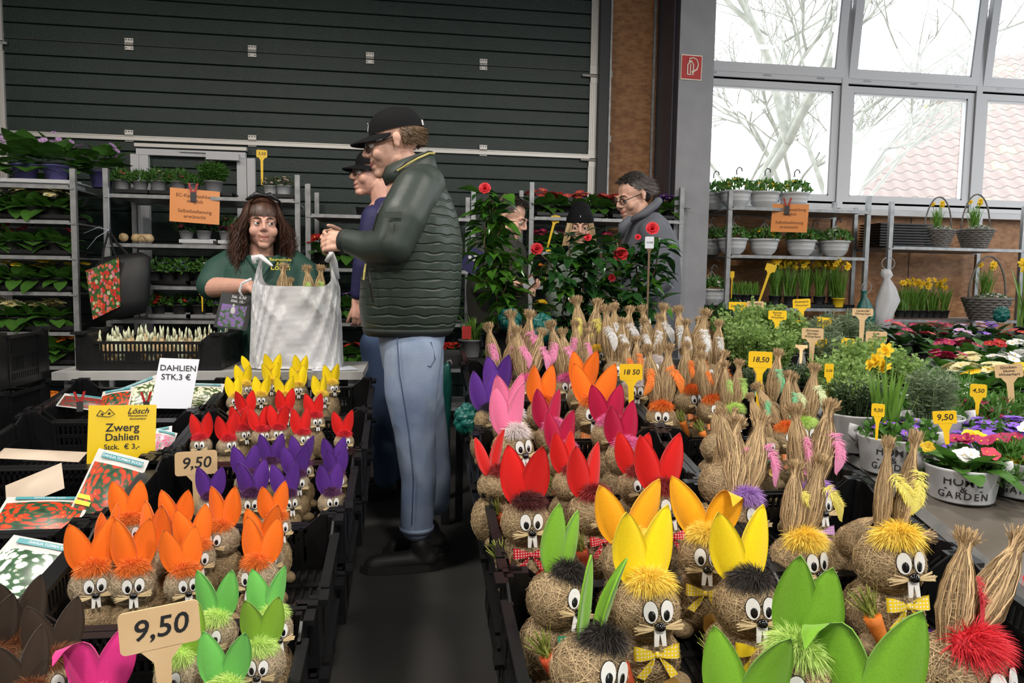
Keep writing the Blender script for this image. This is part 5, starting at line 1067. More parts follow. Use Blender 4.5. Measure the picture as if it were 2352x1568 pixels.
for k, (px, py, Y, w) in enumerate(((1885, 770, 3.5, 95), (1930, 765, 3.6, 95), (1975, 775, 3.5, 90), (1905, 795, 3.2, 90), (1950, 800, 3.15, 85))): herb(px, py, Y, w, rosm(k % 2), 'potted_rosemary', 'grey-green rosemary, %s of its group' % nth(k), H, k)
for k, (px, py, Y, w) in enumerate(((1650, 735, 4.1, 80), (1705, 730, 4.15, 85), (1765, 735, 4.1, 80), (1800, 735, 4.2, 60))): herb(px, py, Y, w, t_laurel(k % 2), 'potted_laurel', 'dark glossy laurel bush, %s of its row' % nth(k), H, k, .28)
def dia(c, v, nf=22): return t_cush('dia', c, 'mid', 520, .08, .07, .04, .005, nf, .013, v=v, npet=7, heart=False)
DG = 'potted carnations'
for k, (px, py, Y, w, c) in enumerate(((1950, 830, 3.0, 95, 'white'), (1995, 838, 2.95, 90, 'pale'), (2000, 865, 2.7, 95, 'rose'), (2060, 862, 2.75, 100, 'crimson'), (2110, 858, 2.8, 100, 'rose'), (2075, 895, 2.5, 105, 'white'), (2140, 892, 2.55, 110, 'white'), (2195, 888, 2.6, 105, 'white'), (2150, 925, 2.3, 115, 'white'), (2215, 925, 2.35, 110, 'crimson'), (2270, 935, 2.3, 115, 'crimson'), (2320, 930, 2.35, 110, 'crimson'))): herb(px, py, Y, w, dia(c, k % 2), 'potted_carnation', 'carnation cushion with %s flowers, %s along the bench' % ({'pale': 'pale pink', 'rose': 'rose red'}.get(c, c), nth(k)), DG, k)
for k, (px, py, Y, w) in enumerate(((2205, 985, 2.05, 105), (2265, 975, 2.1, 120), (2325, 970, 2.1, 120))): herb(px, py, Y, w, t_cush('camp', 'violet', 'mid', 240, .085, .07, .02, .012, 85, .014, v=k % 2, heart=False), 'potted_bellflower', 'violet bellflower cushion, %s' % nth(k), 'bellflowers', k)
for k, (px, py, Y, w) in enumerate(((2255, 1022, 1.9, 110), (2318, 1015, 1.92, 125), (2375, 1015, 1.92, 120))): herb(px, py, Y, w, t_cush('moss', 'rose', 'mid', 900, .085, .07, .02, .004, 8, .008, v=k % 2, heart=False), 'potted_moss_phlox', 'mossy green cushion with tiny pink buds, %s' % nth(k), 'moss cushions', k)
# metal planters
def bucket(px, py, Y, rt, h, label, words, plantparts, ps=1.0, sx=1.0, dz=0, turn=0):
    p = at(px, py, Y); o = thing('metal_planter', label, 'planter', (p.x, p.y, bz(p.y)+.002), aim(p, turn), 'whitewashed metal planters')
    prof = [(.001, .002), (rt*.84, .002), (rt*.84, 0), (rt*.86, .004), (rt*.99, h-.01), (rt*1.02, h-.006), (rt*1.02, h), (rt*.985, h), (rt*.96, h*.85), (.001, h*.85)]
    MB().lathe(prof, 40, sx=sx).build('pot', ZINC, o, True); MB().lathe([(.001, h*.86), (rt*.95, h*.86)], 24, sx=sx).build('soil', SOIL, o)
    for s in (-1, 1): MB().tube([(s*rt*sx*.98, 0, h*.80), (s*rt*sx*1.16, 0, h*.98), (s*rt*sx*1.14, 0, h*1.14), (s*rt*sx*1.02, 0, h*1.08)], .008, 6, flat=1.8).build('handle', ZINC, o, True)
    for t, z_, sz in words:
        sp = sz*.72
        for i, ch in enumerate(t):
            if ch == ' ': continue
            R = rt*(.86+.13*z_)+.0012; a = (i-(len(t)-1)/2)*sp/(R*sx*.9)
            text(o, ch, sz, None, M=Matrix.Translation((R*sx*sin(a), -R*cos(a), h*z_)) @ Matrix.Rotation(a, 4, 'Z') @ Matrix.Rotation(pi/2, 4, 'X'))
    for pp, off, s_, rz_ in plantparts:
        for n_, me, m in pp:
            if n_ == 'pot': continue
            obj(n_, me, m, o, M=TR((off[0], off[1], h-.07*s_+off[2]), 0, 0, rz_, s_))
    return o
bucket(1962, 1030, 2.34, .105, .13, 'whitewashed zinc bucket with dark thyme bush', [], [(thym(1), (0, 0, 0), 1.35, 0)])
bucket(2135, 1000, 2.22, .10, .15, 'whitewashed zinc bucket with rosemary and round stamp', [('EIN', .66, .028), ('ETWAS', .52, .022)], [(rosm(0), (0, 0, 0), 1.15, 0)])
pr_ = lambda c, v, n=7: t_primrose(c, v, 'mid', n, 1.6)
HG = [('HOME', .66, .034), ('- & -', .45, .028), ('GARDEN', .25, .028)]
bucket(2052, 1075, 2.12, .095, .115, 'white HOME and GARDEN planter behind the straw ears', HG, [(t_daff(9, .24, 5, pot=False), (-.03, .0, -.01), 1.0, 0), (t_cush('viola', 'violet', 'mid', 260, .13, .07, .03, .017, 22, .018, v=0), (.01, 0, 0), .85, 0)], sx=1.15)
def leafy(o, h, rt, sx, n, seed):
    r = random.Random(seed); lv, lf = leaves(np.zeros((1, 3)), np.array([[0, -1, .0]]), np.array([[0, 0, 1]]), .09, .062, .45, .2, (.18, .6, .95, 1, .75, .1)); me = np_mesh('leaf', lv, lf)
    for i in range(n):
        a = 2*pi*i/n+r.uniform(-.2, .2); k_ = r.uniform(.15, .78); obj('leaf', me, LEAF['mid'], o, M=TR((rt*sx*k_*sin(a), -rt*k_*cos(a), h-.012+r.uniform(0, .012)), radians(r.uniform(-70, -5) if k_ < .55 else r.uniform(-25, 15)), 0, a+r.uniform(-.3, .3), r.uniform(.75, 1.15)))
def posy(o, col, off, R, n, seed):
    r = np.random.default_rng(seed); pos = np.array(off)+r.normal(0, R*.75, (n, 3))*np.array([1, .8, .25]); nr = np.tile([-.1, -.55, 1.0], (n, 1))+r.normal(0, .25, (n, 3)); 
    for i in range(n): f = obj('flower', M_(blooms(pos[i:i+1], nr[i:i+1], R, 1.05, seed+i, prof=(.35, .8, 1, .95, .5)), 'flower'), PET[col], o); obj('flower_heart', hearts(pos[i:i+1], nr[i:i+1], R*.5), HEART, f)
o = bucket(2206, 1140, 1.90, .098, .098, 'white HOME and GARDEN planter with white, yellow and crimson primroses', HG, [], sx=1.0, turn=4); leafy(o, .095, .098, 1, 26, 3)
posy(o, 'white', (.01, -.05, .135), .022, 6, 1); posy(o, 'yellow', (-.085, -.01, .14), .018, 5, 2); posy(o, 'crimson', (.01, .05, .165), .021, 7, 3); posy(o, 'rose', (.065, -.0, .135), .017, 5, 4); posy(o, 'yellow', (.03, .08, .17), .018, 5, 5)
o = bucket(2350, 1130, 1.92, .11, .105, 'white HOME and GARDEN planter cut by the right picture edge', HG, [], sx=1.05, turn=6); leafy(o, .105, .11, 1.05, 26, 7)
posy(o, 'crimson', (-.05, -.01, .155), .022, 9, 6); posy(o, 'crimson', (.04, -.03, .14), .022, 6, 7); posy(o, 'white', (.02, .04, .19), .020, 5, 8); posy(o, 'yellow', (-.03, -.07, .11), .02, 2, 9)
bl = MB(); p0 = atz(2260, 1265, .58); V = []
o = thing('fallen_blade', 'long green grass blades sticking out over the bench corner', 'plant', atz(2340, 1262, bz(1.4)))
for a_, b_ in (((0, 0, .0), (-.16, -.06, .012)), ((.0, .02, .0), (-.12, -.09, .016)), ((0, .01, 0), (.03, -.02, .05))):
    lv = leaves(np.array([a_]), np.array([b_])-np.array([a_]), np.array([[0, 0, 1]]), .17, .010, .1, .2, (.8, 1, 1, .8, .1)); obj('blade', M_(lv, 'blade'), LEAF['blade'], o)
# signs among the herbs
def htag(px, py, w, h, Y, txt, spy, label, m=TAGY, lines=None, lean=0, dx=0, ts=.7, back=0): price_tag(px, py, w, h, Y, txt, m, spy, label, lean=lean, dx=dx, lines=lines, ts=ts, back=back)
htag(1692, 702, 38, 17, 3.75, 'Lorbeer', 755, 'yellow plant sign Lorbeer'); htag(1730, 701, 36, 18, 3.7, '', 760, 'beige plant sign Oregano winterhart', TAGB, ['Oregano', 'Winterhart'], dx=2); htag(1776, 724, 38, 20, 3.4, '', 810, 'yellow plant sign Bohnenkraut winterhart', lines=['Bohnen-', 'Kraut', 'Winterhart'], dx=6)
htag(1841, 697, 36, 20, 3.8, '', 765, 'yellow plant sign Rosmarin winterhart', lines=['Rosmarin', 'Winterhart'], dx=2, lean=-4); htag(1981, 717, 40, 16, 3.3, '', 800, 'beige plant sign on a long yellow stake by the green sack', TAGB, ['Lavendel', 'Winterhart'], dx=-4); htag(1826, 747, 26, 22, 3.45, '4,50', 800, 'yellow price tag 4,50 beside the Bohnenkraut sign'); htag(1885, 740, 30, 22, 3.5, '4,50', 790, 'yellow price tag 4,50 in front of the rosemary', lean=5)
htag(1866, 766, 44, 24, 3.1, '', 836, 'beige plant sign Zitronenthymian winterhart', TAGB, ['Zitronen-', 'thymian', 'Winterhart'], dx=-3); htag(1873, 786, 26, 16, 3.2, '4,50', 838, 'yellow price tag 4,50 half hidden by the Zitronenthymian sign', dx=10); htag(1837, 765, 26, 12, 3.0, '', 836, 'blank pale sign seen from the side on a beige stake', TAGB, dx=2, back=60); htag(1941, 787, 25, 20, 3.0, '4,50', 835, 'yellow price tag 4,50 above the pink and white carnations', lean=4); htag(1995, 799, 16, 22, 2.95, '2,50', 848, 'narrow yellow price tag 2,50', lean=8, dx=-4); htag(2013, 773, 40, 22, 3.0, '', 842, 'beige plant sign Duftnelken winterhart', TAGB, ['Duft-', 'nelken', 'Winterhart'], dx=-4)
htag(1963, 824, 26, 21, 2.7, '4,50', 884, 'yellow price tag 4,50 in front of the red carnations', dx=-4); htag(1901, 851, 18, 30, 2.4, '2,50', 915, 'yellow price tag 2,50 turned sideways at the front herbs'); htag(2247, 897, 28, 26, 2.25, '4,50', 960, 'yellow price tag 4,50 above the violet bellflowers', dx=-4); htag(2320, 853, 46, 26, 2.3, '', 962, 'beige plant sign Glockenblume winterhart', TAGB, ['Glocken-', 'blume', 'Winterhart'], lean=-8, dx=8); htag(2013, 942, 25, 27, 1.95, '9,50', 1010, 'yellow price tag 9,50 behind the HOME and GARDEN planter'); htag(2164, 961, 42, 26, 1.85, '9,50', 1020, 'yellow price tag 9,50 leaning over the primrose planter', dx=12, lean=-8)
htag(1755, 612, 22, 16, YE+.03, '', spy_(1740, zE[2]+.004, YE+.03), 'yellow tag on the trolley of daffodils', lean=16, dx=-16); htag(1679, 630, 9, 14, YE+.03, '', spy_(1679, zE[2]+.004, YE+.03), 'narrow yellow tag in front of the trolley post'); htag(1626, 638, 8, 14, YE+.45, '', spy_(1626, zE[2]+.004, YE+.45), 'tiny yellow tag beside the grey column')
# primrose bench far right
def pz(Y): return .70+.075*(Y-2.7)
pb = thing('primrose_bench', 'dark bench of primroses at the far right', 'bench', (2.9, 3.6, 0))
xx = lambda px, Y: X_(px, 800, Y)
pbx = [(xx(2215, 2.75), 2.75), (xx(2060, 4.6), 4.6), (4.8, 4.6), (3.6, 2.75)]; V = [Vector((x-2.9, y-3.6, pz(y))) for x, y in pbx]+[Vector((x-2.9, y-3.6, pz(y)-.13)) for x, y in pbx]
MB().add(V, [(0, 1, 2, 3), (7, 6, 5, 4), (0, 4, 5, 1), (1, 5, 6, 2), (2, 6, 7, 3), (3, 7, 4, 0)]).build('bench_top', BLACKP, pb)
for v in V[4:]: MB().box((v.x*.96, v.y*.96, v.z/2), (.05, .05, v.z)).build('leg', STEELK, pb)
rowsR = [(4.35, [2052, 2090, 2128, 2166, 2204, 2242, 2280], ['rose', 'crimson', 'rose', 'crimson', 'lilac', 'lilac', 'violet'], 4, 70), (4.0, [2075, 2118, 2162, 2206, 2250, 2296, 2340], ['crimson', 'rose', 'crimson', 'lilac', 'violet', 'red', 'red'], 4, 74), (3.6, [2168, 2222, 2276, 2330], ['crimson', 'crimson', 'red', 'white'], 8, 84), (3.2, [2175, 2235, 2295, 2352], ['crimson', 'cream', 'white', 'white'], 12, 92), (2.9, [2225, 2290, 2350], ['cream', 'cream', 'yellow'], 14, 104), (2.78, [2260, 2330], ['yellow', 'yellow'], 5, 108)]
for ri, (Y, xs, cs, nf, w) in enumerate(rowsR):
    for k, (px, c) in enumerate(zip(xs, cs)):
        s = w*mpp(Y*1.1)/.17; plant('potted_primrose', t_primrose(c, k % 3, 'mid' if ri > 1 else 'dark', nf, 1.4), (X_(px, 800, Y), Y, pz(Y)-.02), '%s primrose, %s in the %s row of the far right bench' % ({'rose': 'rose red', 'violet': 'violet'}.get(c, c), nth(k), ['rearmost', 'second rear', 'third', 'fourth', 'fifth', 'front'][ri]), 'primroses on the far right bench', s, k*1.9+ri)
plant('potted_daffodil', t_daff(2, .3, 5), (X_(2345, 700, 4.6), 4.55, pz(4.55)), 'daffodils at the right picture edge above the red primroses', None, 1.4, 0)
# ------------------------------------------------------------------ camellias
CAMR = mat('camellia_petal', (.68, .025, .045), .5, (.78, .06, .07), 20, trans=.15); STEM = mat('woody_stem', (.13, .085, .05), .8)
clv, clf = leaves(np.zeros((1, 3)), np.array([[0, -1, 0.]]), np.array([[0, 0, 1.]]), .075, .036, .28, .28, (.1, .7, 1, .8, .35, .02)); CLEAF = np_mesh('leaf', clv*1.25, clf)
def rose_mesh():
    P = []
    for ring, (n, R, el) in enumerate(((7, .042, 10), (6, .034, 35), (5, .025, 58), (4, .016, 78))):
        a = np.arange(n)/n*2*pi+ring*.5; e = radians(el); d = np.stack([np.cos(a)*cos(e), np.sin(a)*cos(e), np.full(n, sin(e))], 1); P.append(leaves(np.zeros((n, 3))+np.array([0, 0, .002*ring]), d, np.stack([-np.cos(a)*sin(e), -np.sin(a)*sin(e), np.full(n, cos(e))], 1), R, R*1.05, -.15, .3, (.3, .8, 1, .9, .5)))
    return np_mesh('blossom', *merge(*P))
ROSE = rose_mesh()
def camellia(label, Y, base_px, branches, n, leafm, flowers, pot=True, zt=.82):
    bp = at(base_px[0], base_px[1], Y); o = thing('camellia', label, 'plant', (bp.x, Y, zt), 0, 'camellias'); r = random.Random(n); b0 = Vector(o.location)
    obj('pot', pot_mesh(.085, .13), TERRA, o)
    segs = []
    for br in branches:
        pts = [at(x, y, Y+dy)-b0 for x, y, dy in br]; m = MB(); m.tube(pts, list(np.linspace(.006, .0025, len(pts))), 6); m.build('stem', STEM, o, True)
        for a, c in zip(pts, pts[1:]): segs.append((a, c))
    wts = [(c-a).length for a, c in segs]
    for i in range(n):
        a, c = r.choices(segs, wts)[0]; t = r.random(); p = a.lerp(c, t); az = r.uniform(0, 2*pi); el = r.uniform(-.7, .75); off = Vector((sin(az), -cos(az), 0))*r.uniform(.0, .055)
        obj('leaf', CLEAF, LEAF[leafm] if r.random() < .8 else LEAF['camellia' if leafm == 'fresh' else 'fresh'], o, M=TR(p+off, el, r.uniform(-.5, .5), az, r.uniform(.85, 1.35)))
    for fx, fy, dy, s in flowers:
        p = at(fx, fy, Y+dy)-b0; d = Vector((-.2, -1, .35)); obj('blossom', ROSE, CAMR, o, M=Matrix.Translation(p) @ d.to_track_quat('Z', 'Y').to_matrix().to_4x4() @ Matrix.Diagonal((s, s, s, 1)))
camellia('tall slender camellia with one red bloom at its tip', 3.6, (1145, 780), [[(1145, 790, 0), (1142, 700, 0), (1138, 600, 0), (1130, 520, 0), (1120, 440, 0)], [(1143, 700, 0), (1170, 640, -.03), (1172, 570, 0)], [(1140, 620, 0), (1112, 560, -.04), (1115, 510, 0), (1150, 465, 0)], [(1145, 760, 0), (1175, 720, 0), (1165, 690, -.04)], [(1142, 660, 0), (1105, 640, -.05)], [(1130, 560, 0), (1155, 520, -.03), (1130, 480, 0)], [(1135, 480, 0), (1160, 445, 0)]], 270, 'fresh', [(1114, 434, -.02, .72)])
camellia('broad bushy camellia hiding the girl', 3.75, (1320, 800), [[(1320, 790, 0), (1335, 700, 0), (1345, 600, 0), (1345, 530, 0)], [(1330, 720, 0), (1300, 660, -.04), (1260, 600, -.04), (1232, 575, -.04)], [(1335, 690, 0), (1370, 640, -.05), (1375, 560, 0)], [(1340, 640, 0), (1310, 590, 0), (1305, 555, -.04)], [(1325, 740, 0), (1375, 700, 0), (1405, 650, -.04), (1425, 600, -.05), (1415, 545, 0)], [(1320, 760, 0), (1290, 720, 0), (1300, 680, -.05)], [(1390, 680, 0), (1425, 690, -.04)], [(1340, 590, 0), (1385, 590, -.06)]], 300, 'camellia', [(1233, 573, -.06, .8), (1425, 586, -.08, .95), (1350, 546, -.05, .5), (1405, 638, -.06, .5)])
camellia('right camellia with a red bloom beside the price sign', 3.7, (1480, 800), [[(1480, 790, 0), (1470, 700, 0), (1462, 620, 0), (1455, 560, 0)], [(1472, 680, 0), (1505, 620, -.04), (1515, 560, -.02)], [(1475, 720, 0), (1445, 660, -.05)], [(1470, 640, 0), (1500, 545, 0)], [(1478, 740, 0), (1515, 690, -.02)]], 190, 'camellia', [(1498, 526, -.04, .85), (1465, 545, -.03, .4)])
price_tag(1494, 557, 20, 27, 3.5, '19,50€', CARD, 745, 'white price sign 19,50 euro on a wooden stick in the right camellia', dx=-8, ts=.5, sm=STEM)
tb = thing('plant_table', 'dark table under the camellias', 'table', (.75, 3.75, 0)); MB().box((0, 0, .80), (1.2, .5, .03)).build('table_top', STEELK, tb)
for x in (-.56, .56):
    for y in (-.2, .2): MB().box((x, y, .395), (.04, .04, .79)).build('leg', STEELK, tb)
p = at(1082, 815, 3.55); o = plant('potted_hyacinth', t_daff(60, .10, 0, GPOT), (p.x, 3.6, .816), 'green budding hyacinth in a grey pot at the aisle', None, 1.25); MB().box((0, 0, 0), (.035, .002, .05)).build('plant_label', CLIPR, o, loc=(-.02, -.06, .10))
# ------------------------------------------------------------------ people
TMP = bpy.data.scenes.new('temporary')
def blob(name, mb, voxel, m, parent, it=6, loc=None):
    me = mb.mesh(name); o = bpy.data.objects.new(name, me); TMP.collection.objects.link(o)
    md = o.modifiers.new('r', 'REMESH'); md.mode = 'VOXEL'; md.voxel_size = voxel; md.use_smooth_shade = True
    sm = o.modifiers.new('s', 'SMOOTH'); sm.iterations = it; sm.factor = .5
    vl = TMP.view_layers[0]; vl.update(); me2 = bpy.data.meshes.new_from_object(o.evaluated_get(vl.depsgraph)); me2.name = name
    bpy.data.objects.remove(o); bpy.data.meshes.remove(me)
    me2.materials.clear(); me2.polygons.foreach_set('use_smooth', [True]*len(me2.polygons)); return obj(name, me2, m, parent, loc)
def skinm(n, c): return mat('skin_'+n, c, .5, tuple(x*.9 for x in c), 30, .08, 200, sss=.12)
SK1 = skinm('fair', (.60, .35, .26)); SK2 = skinm('ruddy', (.60, .33, .25)); LIP = mat('lip', (.42, .14, .12), .4); EYEB = mat('eyeball', (.7, .68, .66), .2); IRIS = mat('iris', (.02, .014, .012), .2); BROW = mat('eyebrow', (.06, .035, .02), .8)
GLF = mat('glasses_frame', (.012, .012, .014), .3); LENS = bpy.data.materials['window_glass']
class Fig:
    def __init__(s, label, Y, px, group=None):
        s.Y = Y; b = at(px, 800, Y); s.root = thing('person', label, 'person', (b.x, Y, 0)); s.o = Vector(s.root.location); s.skin = MB()
    def J(s, px, py, dy=0.0): return at(px, py, s.Y+dy)-s.o
    def head(s, px, py, yaw, pitch=0, sc=1.0, roll=0, dy=0, fat=1.0):
        s.H = Matrix.Translation(s.J(px, py, dy)) @ Matrix.Rotation(radians(yaw), 4, 'Z') @ Matrix.Rotation(radians(pitch), 4, 'X') @ Matrix.Rotation(radians(roll), 4, 'Y') @ Matrix.Scale(sc, 4); H = s.H; R3 = H.to_3x3(); m = s.skin
        def E(c, r): m.ell(H @ Vector(c), r, 14, 10, R3)
        def C(a, b, r1, r2): m.cap(H @ Vector(a), H @ Vector(b), r1*sc, r2*sc, 10)
        E((0, .02, .035), (.075, .095, .083)); E((0, -.025, -.028), (.060*fat, .068, .082)); E((0, -.075, -.098), (.024*fat, .020, .018)); C((-.038*fat, .0, -.062), (0, -.066, -.094), .024, .022); C((.038*fat, .0, -.062), (0, -.066, -.094), .024, .022)
        for k in (-1, 1):
            E((k*.037*fat, -.062, -.032), (.027, .023, .028)); E((k*.011, -.100, -.028), (.0085, .011, .008)); C((k*.046, -.076, .022), (k*.012, -.088, .024), .009, .010)
            E((k*.078, .016, .006), (.008, .0165, .020)); E((k*.077, .012, -.012), (.008, .011, .018))
            C((k*.022, -.0905, .013), (k*.043, -.083, .012), .0045, .0035)
        C((0, -.090, .02), (0, -.112, -.020), .008, .0105); E((0, -.109, -.023), (.012, .012, .010)); E((0, -.088, -.050), (.024, .011, .012)); E((0, -.088, -.074), (.022, .011, .010))
    def face(s, gaze=(0, 0), brow=BROW, skin=SK1, mouth=0):
        def B(mb, name, m): o = mb.build(name, m, s.root, True); o.matrix_local = s.H; return o
        for k in (-1, 1):
            e = B(MB().ell((k*.031, -.0795, .003), (.0125, .0125, .0115), 14, 10), 'eye', EYEB); ir = MB().ell((k*.031+gaze[0]*.006, -.0905, .003+gaze[1]*.005), (.0068, .0025, .0068), 10, 6).build('iris', IRIS, e, True)
            ld = .0075+gaze[1]*.0035; B(MB().ell((k*.031, -.0800, .003+ld), (.0138, .0138, .0088), 14, 8), 'eyelid', skin)
            B(MB().tube([(k*.013, -.0965, .022), (k*.028, -.0965, .029), (k*.05, -.082, .024)], [.003, .0042, .002], 6), 'eyebrow', brow)
        l = MB(); l.tube([(-.023, -.092, -.0615), (-.008, -.0985, -.0570), (0, -.0982, -.0585), (.008, -.0985, -.0570), (.023, -.092, -.0615)], [.001, .0030, .0028, .0030, .001], 6); l.tube([(-.020, -.092, -.0635-mouth), (0, -.0980, -.0680-mouth), (.020, -.092, -.0635-mouth)], [.001, .0036, .001], 6); B(l, 'lips', LIP)
    def glasses(s, m=GLF):
        g = MB()
        for k in (-1, 1):
            g.tube([(k*.033+.022*cos(a), -.104+.004*abs(cos(a)), -.001+.017*sin(a)) for a in np.linspace(0, 2*pi, 17)], .0022, 6); g.tube([(k*.055, -.100, .004), (k*.073, -.05, .008), (k*.080, .012, .010), (k*.080, .028, -.002)], .0023, 6)
        g.tube([(-.011, -.106, .003), (0, -.109, .005), (.011, -.106, .003)], .002, 6); o = g.build('glasses', m, s.root, True); o.matrix_local = s.H
        for k in (-1, 1): MB().add([(k*.033+.0205*cos(a), -.1035, -.001+.0165*sin(a)) for a in np.linspace(0, 2*pi, 17)[:-1]], [tuple(range(16))]).build('lens', LENS, o)
    def hand(s, wrist, d, nrm, side=1, curl=35, sc=1.0, thumb=35):
        w = Vector(wrist); d = Vector(d).normalized(); n = Vector(nrm); n = (n-d*n.dot(d)).normalized(); l = d.cross(n)*side; m = s.skin
        kn = []
        for i in range(4):
            u_ = (i-1.5)*.0205*sc; k0 = w+l*u_*.6; k1 = w+l*u_+d*(.088-.004*abs(i-1.2))*sc; m.cap(k0, k1, .017*sc, .0125*sc, 8, 3); kn.append(k1)
        m.cap(w+d*.02, w+d*.065, .022*sc, .02*sc, 10, 3)
        for i, (k1, L) in enumerate(zip(kn, (.068, .076, .070, .054))):
            p = k1; a = radians(curl*.8)
            for j, f in enumerate((.48, .30, .24)):
                dd = d*cos(a)+n*sin(a); q = p+dd*L*f*sc; m.cap(p, q, (.0095-.0008*j)*sc, (.0088-.0009*j)*sc, 8, 3); p = q; a += radians(curl*1.1)
        t0 = w+d*.028*sc-l*.020*sc; a = radians(thumb); td = (d*cos(a)-l*sin(a)*.8+n*.5*sin(a)).normalized(); t1 = t0+td*.042*sc; t2 = t1+(td+d*.35+n*.25).normalized()*.032*sc; t3 = t2+(td*.6+d*.6+n*.45).normalized()*.024*sc
        m.cap(t0, t1, .016*sc, .0115*sc, 8, 3); m.cap(t1, t2, .0112*sc, .0098*sc, 8, 3); m.cap(t2, t3, .0098*sc, .008*sc, 8, 3)
    def body(s, m, voxel=.0045): return blob('body', s.skin, voxel, m, s.root, 4)
    def limb(s, mb, pts, r):
        for (a, b), (r1, r2) in zip(zip(pts, pts[1:]), zip(r, r[1:])): mb.cap(a, b, r1, r2, 16)
    def strands(s, n, fn, m, name='hair', w=.004, K=7, seed=3):
        r = np.random.default_rng(seed); P = []; N_ = []
        for i in range(n): p, nn = fn(r, K); P.append(p); N_.append(nn)
        P = np.array(P); N_ = np.array(N_); v, f = ribbons(P, w*np.linspace(1, .45, K)[None]*r.uniform(.6, 1.3, n)[:, None], N_); o = obj(name, np_mesh(name, v, f, np.repeat(np.clip(r.normal(.5, .25, n), 0, 1), K*2)[:, None].repeat(3, 1)), m, s.root); o.matrix_local = s.H; return o
def scalp(s, m, shape, name='hair', vox=.005):
    mb = MB(); R3 = s.H.to_3x3()
    for c, r in shape: mb.ell(s.H @ Vector(c), r, 16, 12, R3)
    return blob(name, mb, vox, m, s.root, 4)
def short_hair(s, n, m, top=.6, L=.02, zmin=-.2, zmax=1):
    def fn(r, K):
        while True:
            d = rdir(1, r, zmin, zmax)[0]
            if d[1] < -.55 and d[2] < .62: continue
            if d[2] < .15 and d[1] < .1: continue
            break
        b = np.array([0, .022, .036])+d*np.array([.0765, .0965, .0845]); t = np.linspace(0, 1, K)[:, None]; fl = np.array([0, .25, 0])+np.array([r.normal(0, .3), -.7 if d[2] > .6 else .5, -.5 if d[2] < .6 else 0]); dr = d*.55+fl; return b+dr*t*L*r.uniform(.7, 1.3)-np.array([0, 0, 1])*t*t*L*.3, np.tile(d, (K, 1))
    s.strands(int(n*1.8), fn, m, 'hair', .0024, 5)
HB = mat('hair_base', (.018, .013, .010), .7)
def shoe(f, heel, toe, m, sole, w=.045, h=.075, name='shoe'):
    mb = MB(); a = Vector(heel); b = Vector(toe); d = (b-a).normalized(); mb.cap(a+Vector((0, 0, .045)), b+Vector((0, 0, .038))-d*.06, .045, .034, 12); mb.cap(a+Vector((0, 0, .05))+d*.02, a+Vector((0, 0, h+.03))+d*.035, .044, .042, 12); mb.cap(a+d*.04+Vector((0, 0, .035)), b-d*.05+Vector((0, 0, .03)), .04, .036, 12)
    o = blob(name, mb, .007, m, f.root, 3); q = MB(); l = d.cross(Vector((0, 0, 1))); out = [a-d*.045+l*.02, a-d*.05-l*.02, a-l*.04, b-d*.1-l*.045, b-d*.03-l*.035, b+d*.0, b-d*.03+l*.035, b-d*.1+l*.045, a+l*.04]; n = len(out); q.add([Vector((p.x, p.y, .002)) for p in out]+[Vector((p.x, p.y, .032)) for p in out], [tuple(range(n-1, -1, -1)), tuple(range(n, 2*n))]+[(i, (i+1) % n, n+(i+1) % n, n+i) for i in range(n)]); q.build('sole', sole, o)
def quilt(name, c, sc):
    m = mat(name, c, .42, tuple(x*1.12 for x in c), 8, spec=.4); nt = m.node_tree; N = nt.nodes; L = nt.links; p = N['Principled BSDF']; tc = N.new('ShaderNodeTexCoord'); w = N.new('ShaderNodeTexWave'); w.wave_type = 'BANDS'; w.bands_direction = 'Z'; w.inputs['Scale'].default_value = sc; w.inputs['Distortion'].default_value = 1.6; w.inputs['Detail'].default_value = 0; w.inputs['Detail Scale'].default_value = 2.2
    n = N.new('ShaderNodeTexNoise'); n.inputs['Scale'].default_value = 9; n.inputs['Detail'].default_value = 3; L.new(tc.outputs['Object'], w.inputs['Vector']); L.new(tc.outputs['Object'], n.inputs['Vector']); r = N.new('ShaderNodeValToRGB'); r.color_ramp.elements[0].position = .0; r.color_ramp.elements[1].position = .22; L.new(w.outputs['Fac'], r.inputs[0])
    a = N.new('ShaderNodeMath'); a.operation = 'ADD'; L.new(r.outputs[0], a.inputs[0]); L.new(n.outputs['Fac'], a.inputs[1]); b = N.new('ShaderNodeBump'); b.inputs['Strength'].default_value = .6; b.inputs['Distance'].default_value = .008; L.new(a.outputs[0], b.inputs['Height']); L.new(b.outputs[0], p.inputs['Normal']); return m
def denim(n, c, c2, s=3): return mat('denim_'+n, c, .8, c2, s, .25, 260, detail=6)
JACK = quilt('olive_quilted_jacket', (.022, .034, .026), 9); SHELL = mat('olive_smooth_shell', (.020, .031, .025), .5, (.025, .037, .030), 6, .8, 9); RIBK = mat('jacket_rib', (.014, .019, .016), .7)
BLKF = mat('black_cap_fabric', (.004, .004, .005), .85, spec=.2); SHOEK = mat('black_shoe', (.008, .008, .009), .6); SOLEK = mat('shoe_sole', (.012, .012, .012), .7); ZIPY = mat('zip_yellow', (.42, .36, .10), .5); DARKZ = mat('zip_dark', (.008, .008, .009), .4)
